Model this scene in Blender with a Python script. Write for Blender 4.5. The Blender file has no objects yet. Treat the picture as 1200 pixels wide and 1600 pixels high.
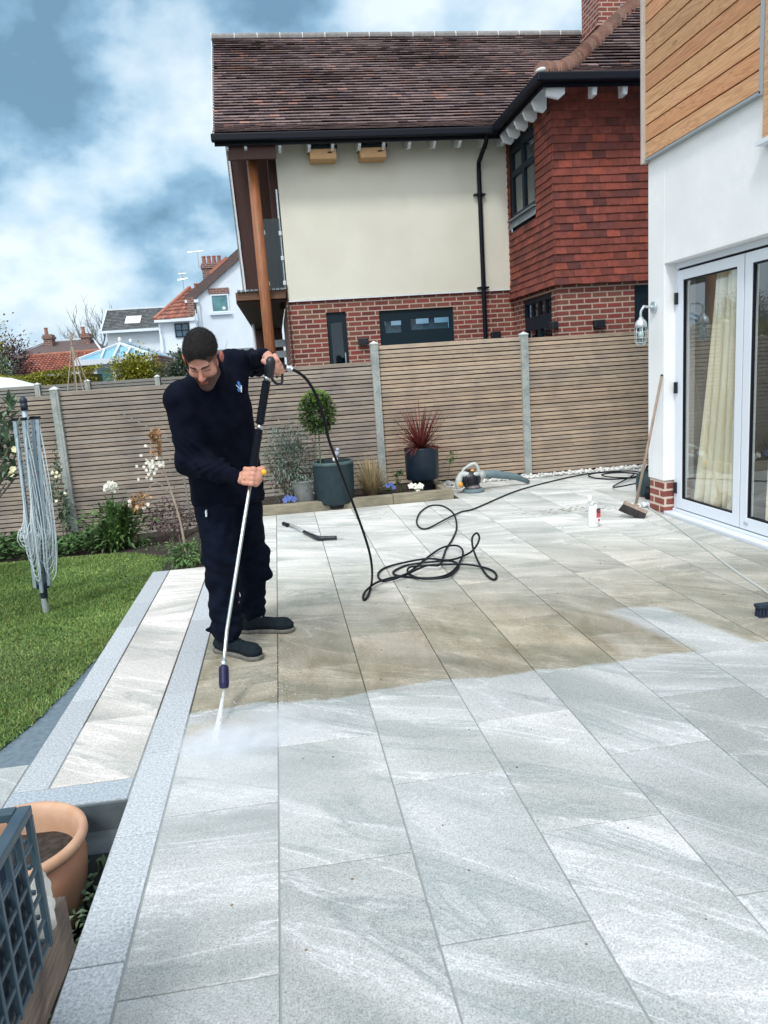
import bpy, bmesh, math, random
import numpy as np
from mathutils import Vector, Matrix, noise as mnoise

R = math.radians
scene = bpy.context.scene
col = scene.collection
rnd = random.Random(7)

# ------------------------------------------------------------------ camera
cam_d = bpy.data.cameras.new('camera')
cam = bpy.data.objects.new('camera', cam_d)
col.objects.link(cam)
_m = [[0.98756638, 0.09137827, -0.12791664], [-0.14236884, 0.17483098, -0.97425112], [-0.06666159, 0.98034899, 0.18566662]]
cam.matrix_world = Matrix.Translation((0, 0, 1.62)) @ Matrix(_m).to_4x4()
cam_d.sensor_fit = 'VERTICAL'
cam_d.sensor_height = 36.0
cam_d.lens = 26.1
cam_d.clip_start = 0.05
cam_d.clip_end = 2000
scene.camera = cam
scene.view_settings.view_transform = 'Standard'
scene.view_settings.look = 'None'
scene.view_settings.exposure = 0.12
scene.cycles.volume_bounces = 6
scene.cycles.max_bounces = 12
scene.view_settings.gamma = 1.0

# ------------------------------------------------------------------ world
SUN_EL, SUN_AZ = R(52), R(205)      # azimuth clockwise from +Y
world = bpy.data.worlds.new('World')
scene.world = world
world.use_nodes = True
wn, wl = world.node_tree.nodes, world.node_tree.links
wn.clear()
def wnode(t, **k):
    n = wn.new(t)
    for a, b in k.items():
        setattr(n, a, b)
    return n
w_out = wnode('ShaderNodeOutputWorld')
w_bg = wnode('ShaderNodeBackground')
w_bg.inputs['Strength'].default_value = 0.1
sky = wnode('ShaderNodeTexSky', sky_type='NISHITA', sun_disc=False)
sky.sun_elevation = SUN_EL
sky.sun_rotation = SUN_AZ
sky.air_density = 1.2
sky.dust_density = 2.0
tc = wnode('ShaderNodeTexCoord')
mp = wnode('ShaderNodeMapping')
mp.inputs['Scale'].default_value = (1.0, 1.0, 1.45)
mp.inputs['Location'].default_value = (-2.6, 5.1, 1.9)
wl.new(tc.outputs['Generated'], mp.inputs['Vector'])
n1 = wnode('ShaderNodeTexNoise')
n1.inputs['Scale'].default_value = 4.6
n1.inputs['Detail'].default_value = 11
n1.inputs['Roughness'].default_value = 0.5
n1.inputs['Distortion'].default_value = 0.0
wl.new(mp.outputs['Vector'], n1.inputs['Vector'])
cr = wnode('ShaderNodeValToRGB')
e = cr.color_ramp.elements
e[0].position = 0.41; e[0].color = (1.8, 3.4, 4.9, 1)
e[1].position = 0.62; e[1].color = (8.6, 9.8, 10.8, 1)
a = cr.color_ramp.elements.new(0.465); a.color = (2.9, 5.0, 6.9, 1)
a = cr.color_ramp.elements.new(0.515); a.color = (5.2, 7.2, 8.8, 1)
wl.new(n1.outputs['Fac'], cr.inputs['Fac'])
n2 = wnode('ShaderNodeTexNoise')
n2.inputs['Scale'].default_value = 1.6
n2.inputs['Detail'].default_value = 3
wl.new(mp.outputs['Vector'], n2.inputs['Vector'])
r2 = wnode('ShaderNodeValToRGB')
r2.color_ramp.elements[0].position = 0.30; r2.color_ramp.elements[0].color = (0.82, 0.82, 0.82, 1)
r2.color_ramp.elements[1].position = 0.6; r2.color_ramp.elements[1].color = (1, 1, 1, 1)
wl.new(n2.outputs['Fac'], r2.inputs['Fac'])
mx = wnode('ShaderNodeMix', data_type='RGBA')
wl.new(r2.outputs['Color'], mx.inputs['Factor'])
wl.new(sky.outputs['Color'], mx.inputs['A'])
wl.new(cr.outputs['Color'], mx.inputs['B'])
# the cloud layer is brighter around the veiled sun
nrm = wnode('ShaderNodeVectorMath', operation='DOT_PRODUCT')
wl.new(tc.outputs['Generated'], nrm.inputs[0])
sd = Vector((math.sin(SUN_AZ) * math.cos(SUN_EL), math.cos(SUN_AZ) * math.cos(SUN_EL), math.sin(SUN_EL)))
nrm.inputs[1].default_value = sd
mr = wnode('ShaderNodeMapRange')
mr.inputs['From Min'].default_value = 0.1
mr.inputs['From Max'].default_value = 1.0
mr.inputs['To Min'].default_value = 1.0
mr.inputs['To Max'].default_value = 2.6
wl.new(nrm.outputs['Value'], mr.inputs['Value'])
ml = wnode('ShaderNodeVectorMath', operation='SCALE')
sunw = wnode('ShaderNodeMapRange')
sunw.inputs['From Min'].default_value = -0.1
sunw.inputs['From Max'].default_value = 0.8
sunw.inputs['To Max'].default_value = 0.85
wl.new(nrm.outputs['Value'], sunw.inputs['Value'])
mw = wnode('ShaderNodeMix', data_type='RGBA')
wl.new(sunw.outputs['Result'], mw.inputs['Factor'])
wl.new(mx.outputs['Result'], mw.inputs['A'])
mw.inputs['B'].default_value = (7.6, 7.7, 7.8, 1)
wl.new(mw.outputs['Result'], ml.inputs[0])
wl.new(mr.outputs['Result'], ml.inputs['Scale'])
wl.new(ml.outputs['Vector'], w_bg.inputs['Color'])
wl.new(w_bg.outputs['Background'], w_out.inputs['Surface'])

sun_d = bpy.data.lights.new('sun', 'SUN')
sun_d.energy = 1.8
sun_d.angle = R(10)
sun_d.color = (1.0, 0.97, 0.92)
sun = bpy.data.objects.new('sun', sun_d)
sun.rotation_euler = Vector(-sd).to_track_quat('-Z', 'Y').to_euler()
sun.location = (-3, -3, 12)
col.objects.link(sun)

# ------------------------------------------------------------------ materials
def newmat(name):
    m = bpy.data.materials.new(name)
    m.use_nodes = True
    m.node_tree.nodes.clear()
    return m, m.node_tree.nodes, m.node_tree.links

def pmat(name, c1, c2=None, rough=0.6, scale=20.0, detail=4, stretch=(1, 1, 1), bump=0.0, bscale=None,
         metal=0.0, tint=None, knots=0, spec=0.4, contrast=(0.35, 0.65), uv=False, c3=None, s3=3.0, coat=0.0, sub=0.0, nrough=0.55, sheen=0.0):
    """Principled surface; colour runs c1-c2 through noise, optional c3 in broad patches, tint = per-face attribute strength."""
    m, n, l = newmat(name)
    out = n.new('ShaderNodeOutputMaterial'); b = n.new('ShaderNodeBsdfPrincipled')
    l.new(b.outputs[0], out.inputs[0])
    b.inputs['Roughness'].default_value = rough
    b.inputs['Metallic'].default_value = metal
    b.inputs['Specular IOR Level'].default_value = spec
    b.inputs['Coat Weight'].default_value = coat
    b.inputs['Sheen Weight'].default_value = sheen
    if sub:
        b.inputs['Subsurface Weight'].default_value = sub
        b.inputs['Subsurface Radius'].default_value = (0.012, 0.005, 0.003)
        b.inputs['Subsurface Scale'].default_value = 1.0
    t = n.new('ShaderNodeTexCoord'); mpn = n.new('ShaderNodeMapping')
    mpn.inputs['Scale'].default_value = stretch
    l.new(t.outputs['UV' if uv else 'Object'], mpn.inputs[0])
    c = None
    if c2 is not None:
        no = n.new('ShaderNodeTexNoise'); no.inputs['Scale'].default_value = scale
        no.inputs['Detail'].default_value = detail; no.inputs['Roughness'].default_value = nrough
        l.new(mpn.outputs[0], no.inputs['Vector'])
        rp = n.new('ShaderNodeValToRGB')
        rp.color_ramp.elements[0].position = contrast[0]; rp.color_ramp.elements[0].color = (*c1, 1)
        rp.color_ramp.elements[1].position = contrast[1]; rp.color_ramp.elements[1].color = (*c2, 1)
        l.new(no.outputs['Fac'], rp.inputs[0]); c = rp.outputs[0]
        if c3 is not None:
            n3 = n.new('ShaderNodeTexNoise'); n3.inputs['Scale'].default_value = s3; n3.inputs['Detail'].default_value = 5
            l.new(t.outputs['Object'], n3.inputs['Vector'])
            r3 = n.new('ShaderNodeMapRange'); r3.inputs['From Min'].default_value = 0.45; r3.inputs['From Max'].default_value = 0.68
            l.new(n3.outputs['Fac'], r3.inputs['Value'])
            m3 = n.new('ShaderNodeMix'); m3.data_type = 'RGBA'
            l.new(r3.outputs[0], m3.inputs['Factor']); l.new(c, m3.inputs['A']); m3.inputs['B'].default_value = (*c3, 1)
            c = m3.outputs['Result']
    if knots:
        vm = n.new('ShaderNodeMapping'); vm.inputs['Scale'].default_value = (2.3, 1, 17.2); l.new(t.outputs['Object'], vm.inputs[0])
        vo = n.new('ShaderNodeTexVoronoi'); vo.inputs['Scale'].default_value = 1.6; l.new(vm.outputs[0], vo.inputs['Vector'])
        vr = n.new('ShaderNodeMapRange'); vr.inputs['From Min'].default_value = .05; vr.inputs['From Max'].default_value = .16; vr.inputs['To Min'].default_value = knots; vr.inputs['To Max'].default_value = 1; l.new(vo.outputs['Distance'], vr.inputs['Value'])
        vs_ = n.new('ShaderNodeVectorMath'); vs_.operation = 'SCALE'; l.new(c, vs_.inputs[0]); l.new(vr.outputs[0], vs_.inputs['Scale']); c = vs_.outputs[0]
    if tint is not None:
        at = n.new('ShaderNodeAttribute'); at.attribute_name = 'tint'
        mm = n.new('ShaderNodeMix'); mm.data_type = 'RGBA'; mm.blend_type = 'MULTIPLY'
        mm.inputs['Factor'].default_value = tint
        if c is None: mm.inputs['A'].default_value = (*c1, 1)
        else: l.new(c, mm.inputs['A'])
        l.new(at.outputs['Color'], mm.inputs['B']); c = mm.outputs['Result']
    if c is None: b.inputs['Base Color'].default_value = (*c1, 1)
    else: l.new(c, b.inputs['Base Color'])
    if bump:
        nb = n.new('ShaderNodeTexNoise'); nb.inputs['Scale'].default_value = bscale or scale * 2
        nb.inputs['Detail'].default_value = 5
        l.new(mpn.outputs[0], nb.inputs['Vector'])
        bp = n.new('ShaderNodeBump'); bp.inputs['Strength'].default_value = bump; bp.inputs['Distance'].default_value = 0.01
        l.new(nb.outputs['Fac'], bp.inputs['Height']); l.new(bp.outputs[0], b.inputs['Normal'])
    return m

def brickmat(name, cols, mortar, bw=0.24, bh=0.0805, mw=0.011):
    m, n, l = newmat(name)
    out = n.new('ShaderNodeOutputMaterial'); b = n.new('ShaderNodeBsdfPrincipled'); l.new(b.outputs[0], out.inputs[0])
    b.inputs['Roughness'].default_value = 0.85
    t = n.new('ShaderNodeTexCoord')
    br = n.new('ShaderNodeTexBrick'); br.offset = 0.5; br.squash = 1
    br.inputs['Scale'].default_value = 1.0; br.inputs['Mortar Size'].default_value = mw
    br.inputs['Brick Width'].default_value = bw; br.inputs['Row Height'].default_value = bh
    br.inputs['Mortar Smooth'].default_value = 0.15; br.inputs['Bias'].default_value = 0.0
    br.inputs['Color1'].default_value = (0, 0, 0, 1); br.inputs['Color2'].default_value = (1, 1, 1, 1)
    br.inputs['Mortar'].default_value = (0.5, 0.5, 0.5, 1)
    wob = n.new('ShaderNodeTexNoise'); wob.inputs['Scale'].default_value = 7; wob.inputs['Detail'].default_value = 2
    l.new(t.outputs['UV'], wob.inputs['Vector'])
    wsc = n.new('ShaderNodeVectorMath'); wsc.operation = 'MULTIPLY_ADD'
    l.new(wob.outputs['Color'], wsc.inputs[0]); wsc.inputs[1].default_value = (0.006, 0.006, 0); l.new(t.outputs['UV'], wsc.inputs[2])
    l.new(wsc.outputs[0], br.inputs['Vector'])
    rp = n.new('ShaderNodeValToRGB'); rp.color_ramp.interpolation = 'LINEAR'
    for i, cc in enumerate(cols):
        if i < 2: el = rp.color_ramp.elements[i]; el.position = i / (len(cols) - 1)
        else: el = rp.color_ramp.elements.new(i / (len(cols) - 1))
        el.color = (*cc, 1)
    rp.color_ramp.elements[0].position = 0
    ps = [i / (len(cols) - 1) for i in range(len(cols))]
    for i, el in enumerate(rp.color_ramp.elements): el.position = ps[i]; el.color = (*cols[i], 1)
    l.new(br.outputs['Color'], rp.inputs[0])
    no = n.new('ShaderNodeTexNoise'); no.inputs['Scale'].default_value = 30; no.inputs['Detail'].default_value = 6
    l.new(t.outputs['UV'], no.inputs['Vector'])
    mr_ = n.new('ShaderNodeMapRange'); mr_.inputs['From Min'].default_value = .3; mr_.inputs['From Max'].default_value = .7
    mr_.inputs['To Min'].default_value = .72; mr_.inputs['To Max'].default_value = 1.22
    l.new(no.outputs['Fac'], mr_.inputs['Value'])
    sc = n.new('ShaderNodeVectorMath'); sc.operation = 'SCALE'; l.new(rp.outputs[0], sc.inputs[0]); l.new(mr_.outputs[0], sc.inputs['Scale'])
    mx_ = n.new('ShaderNodeMix'); mx_.data_type = 'RGBA'; l.new(br.outputs['Fac'], mx_.inputs['Factor'])
    l.new(sc.outputs[0], mx_.inputs['A']); mx_.inputs['B'].default_value = (*mortar, 1)
    l.new(mx_.outputs['Result'], b.inputs['Base Color'])
    ad = n.new('ShaderNodeMath'); ad.operation = 'MULTIPLY_ADD'; l.new(no.outputs['Fac'], ad.inputs[0]); ad.inputs[1].default_value = .4
    iv = n.new('ShaderNodeMath'); iv.operation = 'SUBTRACT'; iv.inputs[0].default_value = 1; l.new(br.outputs['Fac'], iv.inputs[1])
    l.new(iv.outputs[0], ad.inputs[2])
    bp = n.new('ShaderNodeBump'); bp.inputs['Strength'].default_value = .6; bp.inputs['Distance'].default_value = .006
    l.new(ad.outputs[0], bp.inputs['Height']); l.new(bp.outputs[0], b.inputs['Normal'])
    return m

def glassmat(name, tint=(0.8, 0.9, 0.9), base=0.05, ior=1.5, rough=0.0):
    m, n, l = newmat(name)
    out = n.new('ShaderNodeOutputMaterial')
    tr = n.new('ShaderNodeBsdfTransparent'); tr.inputs[0].default_value = (*tint, 1)
    gl = n.new('ShaderNodeBsdfGlossy'); gl.inputs['Roughness'].default_value = rough; gl.inputs['Color'].default_value = (.95, .97, 1, 1)
    lw = n.new('ShaderNodeLayerWeight'); lw.inputs['Blend'].default_value = .5
    pw = n.new('ShaderNodeMath'); pw.operation = 'POWER'; pw.inputs[1].default_value = 3.6; l.new(lw.outputs['Facing'], pw.inputs[0])
    ad = n.new('ShaderNodeMath'); ad.operation = 'MULTIPLY_ADD'; ad.use_clamp = True; ad.inputs[1].default_value = .9; ad.inputs[2].default_value = base
    l.new(pw.outputs[0], ad.inputs[0])
    mx_ = n.new('ShaderNodeMixShader'); l.new(ad.outputs[0], mx_.inputs[0]); l.new(tr.outputs[0], mx_.inputs[1]); l.new(gl.outputs[0], mx_.inputs[2])
    l.new(mx_.outputs[0], out.inputs[0])
    return m

M = {}
M['white_render'] = pmat('white_render', (.79, .805, .82), (.84, .85, .86), .9, 8, 7, bump=.35, bscale=130, c3=(.77, .785, .80), s3=2.0)
M['cream_render'] = pmat('cream_render', (.64, .63, .54), (.69, .68, .59), .92, 1.2, 8, bump=.3, bscale=90, c3=(.62, .605, .52), s3=.9, stretch=(1, 1, .5))
M['brick'] = brickmat('red_brick', [(.115, .028, .022), (.20, .05, .04), (.16, .065, .04), (.24, .048, .036), (.13, .03, .03)], (.40, .31, .255))
M['brick_plinth'] = brickmat('plinth_brick', [(.20, .055, .04), (.27, .08, .06), (.22, .06, .05)], (.6, .5, .42), .225, .082, .012)
M['far_brick'] = brickmat('far_brick', [(.14, .06, .05), (.20, .09, .07)], (.3, .25, .22))
M['dark_wood'] = pmat('dark_wood', (.035, .014, .012), (.075, .03, .022), .6, 5, stretch=(30, 4, .6), bump=.2)
M['post_wood'] = pmat('post_wood', (.19, .068, .028), (.32, .12, .045), .5, 4, stretch=(14, 14, 1.0), bump=.15)
M['deck_wood'] = pmat('deck_wood', (.10, .05, .03), (.17, .085, .045), .6, 5, stretch=(2, 14, 14), bump=.2)
M['black_gutter'] = pmat('black_gutter', (.0025, .004, .010), rough=.5, spec=.2)
M['white_paint'] = pmat('white_paint', (.72, .75, .78), (.66, .69, .73), .55, 12)
M['teal_frame'] = pmat('dark_teal_frame', (.004, .016, .026), rough=.5, spec=.25)
M['nest_wood'] = pmat('nest_wood', (.52, .30, .14), (.62, .38, .19), .6, 6, stretch=(2, 10, 16))
M['lead'] = pmat('grey_lead', (.14, .17, .20), (.22, .25, .28), .6, 10)
M['dark_glass'] = glassmat('window_glass', (.5, .62, .68), .04)
M['clear_glass'] = glassmat('clear_glass', (.75, .85, .85), .04)
M['door_glass'] = glassmat('door_glass', (.92, .94, .92), .15)
M['room_dark'] = pmat('room_dark', (.03, .04, .05), rough=.9)
M['room_floor'] = pmat('room_floor', (.32, .29, .25), (.4, .37, .32), .4, 3)
M['room_wall'] = pmat('room_wall', (.55, .57, .55), rough=.9)
M['blind'] = pmat('pale_blind', (.5, .56, .6), rough=.8)
M['curtain'] = pmat('curtain_cloth', (.80, .75, .59), (.86, .81, .66), .85, 30, stretch=(8, 8, .6), bump=.1)
M['frame_white'] = pmat('door_frame_white', (.68, .73, .80), rough=.35)
M['rubber'] = pmat('black_rubber', (.004, .006, .012), rough=.5, spec=.25)
M['black_plastic'] = pmat('black_plastic', (.008, .011, .018), rough=.38, spec=.5)
M['steel'] = pmat('bright_steel', (.62, .66, .68), rough=.28, metal=1.0)
M['galv'] = pmat('galvanised', (.50, .56, .60), (.60, .66, .69), .42, 25, metal=.7)
M['alu_line'] = pmat('dryer_aluminium', (.30, .39, .45), (.36, .45, .51), .45, 20, metal=.5)
M['line_cord'] = pmat('washing_line_cord', (.58, .66, .70), rough=.6)
M['concrete'] = pmat('concrete_post', (.28, .31, .30), (.43, .46, .44), .85, 60, c3=(.24, .28, .27), s3=9, bump=.3)
M['slat'] = pmat('fence_slat_wood', (.34, .262, .195), (.50, .395, .295), .82, 6, 6, stretch=(1.4, 30, 26), bump=.3, tint=1.0, knots=.5, c3=(.31, .25, .20), s3=2.6)
M['slat_old'] = pmat('old_fence_wood', (.19, .19, .18), (.27, .265, .245), .85, 6, 6, stretch=(1.4, 30, 26), bump=.25, tint=1.0)
M['fence_back'] = pmat('fence_backing', (.035, .026, .024), rough=.95)
M['sleeper'] = pmat('sleeper_wood', (.20, .18, .13), (.33, .30, .22), .85, 5, 6, stretch=(1.2, 20, 20), bump=.4, c3=(.16, .15, .11), s3=3)
M['soil'] = pmat('soil', (.020, .016, .013), (.055, .042, .034), .95, 26, 8, bump=1.0, bscale=50)
M['slate_path'] = pmat('slate_path', (.105, .15, .185), (.15, .20, .24), .75, 30, bump=.2)
M['terracotta'] = pmat('terracotta', (.42, .20, .125), (.50, .265, .17), .8, 6, 6, c3=(.48, .29, .20), s3=4, bump=.15, bscale=90)
M['terracotta_rim'] = pmat('terracotta_rim', (.46, .27, .17), (.54, .35, .24), .75, 9, 6, c3=(.44, .25, .17), s3=6)
M['lime_stone'] = pmat('white_stone', (.55, .54, .50), (.72, .71, .66), .85, 9, 8, bump=.5, c3=(.40, .38, .34), s3=14)
M['plastic_navy'] = pmat('navy_plastic', (.026, .052, .076), (.045, .078, .105), .42, 9)
M['weathered'] = pmat('weathered_board', (.13, .095, .075), (.25, .19, .15), .9, 4, 8, stretch=(16, 1.2, 16), bump=.8, c3=(.07, .055, .05), s3=6)
M['pot_green'] = pmat('dark_green_glaze', (.008, .022, .030), (.013, .032, .041), .65, 12)
M['pot_navy'] = pmat('dark_navy_glaze', (.007, .018, .034), (.011, .024, .042), .45, 12)
M['pot_grey'] = pmat('grey_clay', (.19, .205, .205), (.27, .285, .28), .85, 10, 6, bump=.2)
M['leaf'] = pmat('leaf_green', (.055, .11, .035), (.085, .16, .05), .5, 8, tint=1.0)
M['leaf_tree'] = pmat('leaf_grey_green', (.075, .125, .085), (.11, .17, .11), .5, 8, tint=1.0)
M['leaf_yellow'] = pmat('leaf_yellow_green', (.30, .32, .05), (.42, .41, .07), .6, 8, tint=1.0)
M['leaf_red'] = pmat('leaf_dark_red', (.13, .03, .028), (.22, .05, .04), .5, 8, tint=1.0)
M['leaf_bronze'] = pmat('leaf_bronze', (.26, .14, .06), (.36, .21, .10), .6, 8, tint=1.0)
M['leaf_silver'] = pmat('leaf_silver_green', (.13, .18, .16), (.19, .25, .22), .6, 8, tint=1.0)
M['straw'] = pmat('dry_grass', (.30, .24, .15), (.42, .34, .22), .8, 8, tint=1.0)
M['bark'] = pmat('bark', (.10, .085, .07), (.17, .145, .12), .9, 20, bump=.5)
M['twig_grey'] = pmat('grey_twig', (.16, .17, .16), (.24, .24, .22), .9, 20)
M['petal_white'] = pmat('petal_white', (.75, .74, .66), rough=.7, tint=1.0)
M['petal_blue'] = pmat('petal_blue', (.08, .13, .38), rough=.6, tint=1.0)
M['cane'] = pmat('bamboo_cane', (.30, .24, .19), (.38, .31, .25), .7, 8)
M['tile_plum'] = pmat('plain_roof_tile', (.140, .102, .100), (.195, .138, .128), .85, 22, 6, tint=1.0, bump=.3)
M['tile_hung'] = pmat('hung_wall_tile', (.145, .037, .027), (.215, .052, .037), .8, 14, 6, tint=1.0, bump=.3)
M['tile_hip'] = pmat('bonnet_hip_tile', (.22, .13, .105), (.30, .18, .14), .85, 14, tint=1.0)
M['ridge_tile'] = pmat('grey_ridge_tile', (.17, .165, .165), (.23, .22, .215), .85, 14, tint=1.0)
M['tile_orange'] = pmat('orange_pantile', (.30, .12, .085), (.40, .17, .12), .85, 10, 6, tint=1.0)
M['tile_orange_red'] = pmat('cottage_tile', (.24, .10, .075), (.36, .15, .10), .85, 10, 6, tint=1.0)
M['slate'] = pmat('grey_slate', (.075, .085, .09), (.13, .14, .145), .8, 22, 6, tint=1.0)
M['bung_tile'] = pmat('brown_roof', (.085, .062, .060), (.12, .085, .08), .85, 16, 5)
M['far_white'] = pmat('far_white_wall', (.62, .69, .76), (.70, .76, .82), .9, 1.2)
M['pale_green_wall'] = pmat('pale_green_wall', (.27, .33, .27), (.31, .37, .31), .9, 2)
M['blue_glass'] = pmat('blue_roof_panel', (.13, .38, .55), (.17, .44, .62), .2, 1.5, spec=.7)
M['pane_teal'] = pmat('conservatory_pane', (.03, .13, .16), (.08, .24, .27), .15, 2.5, spec=.7)
M['nav_blue'] = pmat('nozzle_blue', (.0015, .003, .045), rough=.4)
M['yellow'] = pmat('yellow_plastic', (.75, .42, .02), rough=.45)
M['orange'] = pmat('orange_plastic', (.75, .35, .05), rough=.45)
M['blower_grey'] = pmat('blower_pale_grey', (.48, .52, .50), (.42, .46, .45), .5, 10)
M['blower_tube'] = pmat('blower_tube_grey', (.12, .18, .20), (.15, .21, .23), .5, 10)
M['bottle'] = pmat('bottle_white', (.78, .82, .85), rough=.35)
M['label_dark'] = pmat('label_dark', (.02, .02, .03), rough=.5)
M['label_red'] = pmat('label_red', (.55, .07, .07), rough=.5)
M['label_white'] = pmat('label_white', (.75, .75, .75), rough=.5)
M['broom_wood'] = pmat('broom_wood', (.25, .19, .15), (.36, .28, .22), .8, 5, stretch=(10, 10, 1))
M['bristle'] = pmat('bristles', (.035, .032, .035), (.065, .058, .055), .9, 30, stretch=(20, 20, 2))
M['bristle_navy'] = pmat('bristles_navy', (.01, .015, .04), (.02, .03, .06), .8, 30, stretch=(20, 20, 2))
M['cable'] = pmat('pale_grey_cable', (.45, .47, .45), rough=.6)
M['crate_green'] = pmat('dark_green_plastic', (.012, .035, .042), (.018, .045, .052), .45, 12)
M['bag'] = pmat('white_plastic_bag', (.7, .74, .76), rough=.5)
M['skin'] = pmat('skin', (.44, .20, .145), (.51, .25, .185), .48, 40, tint=1.0, sub=.05, spec=.35)
M['hair'] = pmat('short_black_hair', (.003, .003, .004), (.030, .027, .027), .75, 170, bump=1.0, bscale=300, spec=.3, nrough=.8)
M['jacket'] = pmat('black_sweatshirt', (.0020, .0030, .0090), (.0045, .0065, .015), 1.0, 12, bump=.4, bscale=16, spec=.10)
M['trousers'] = pmat('navy_work_trousers', (.0020, .0036, .0100), (.0045, .0075, .017), 1.0, 10, bump=.5, bscale=14, spec=.10)
M['boot'] = pmat('boot_suede', (.004, .009, .014), (.008, .015, .021), .85, 40, bump=.4, spec=.2)
M['boot_sole'] = pmat('boot_sole', (.10, .10, .095), (.17, .165, .15), .8, 30)
M['logo_blue'] = pmat('logo_blue', (.04, .16, .42), rough=.7)
M['logo_white'] = pmat('logo_white', (.6, .68, .75), rough=.7)
M['gold'] = pmat('gold', (.8, .55, .2), rough=.25, metal=1)
M['bulb'] = pmat('lamp_bulb', (.8, .82, .8), rough=.3)

# ------------------------------------------------------------------ object helpers
def tag(o, label=None, cat=None, group=None, kind=None):
    if label: o['label'] = label
    if cat: o['category'] = cat
    if group: o['group'] = group
    if kind: o['kind'] = kind
    return o

def thing(name, label, cat, loc=(0, 0, 0), rz=0.0, group=None):
    o = bpy.data.objects.new(name, None)
    o.empty_display_size = .1
    col.objects.link(o)
    o.location = loc
    o.rotation_euler = (0, 0, rz)
    return tag(o, label, cat, group)

def copy_tree(o, parent=None):
    c = o.copy(); col.objects.link(c); c.parent = parent
    if parent is not None: c.matrix_parent_inverse = o.matrix_parent_inverse.copy()
    for ch in list(o.children): copy_tree(ch, c)
    return c

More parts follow.
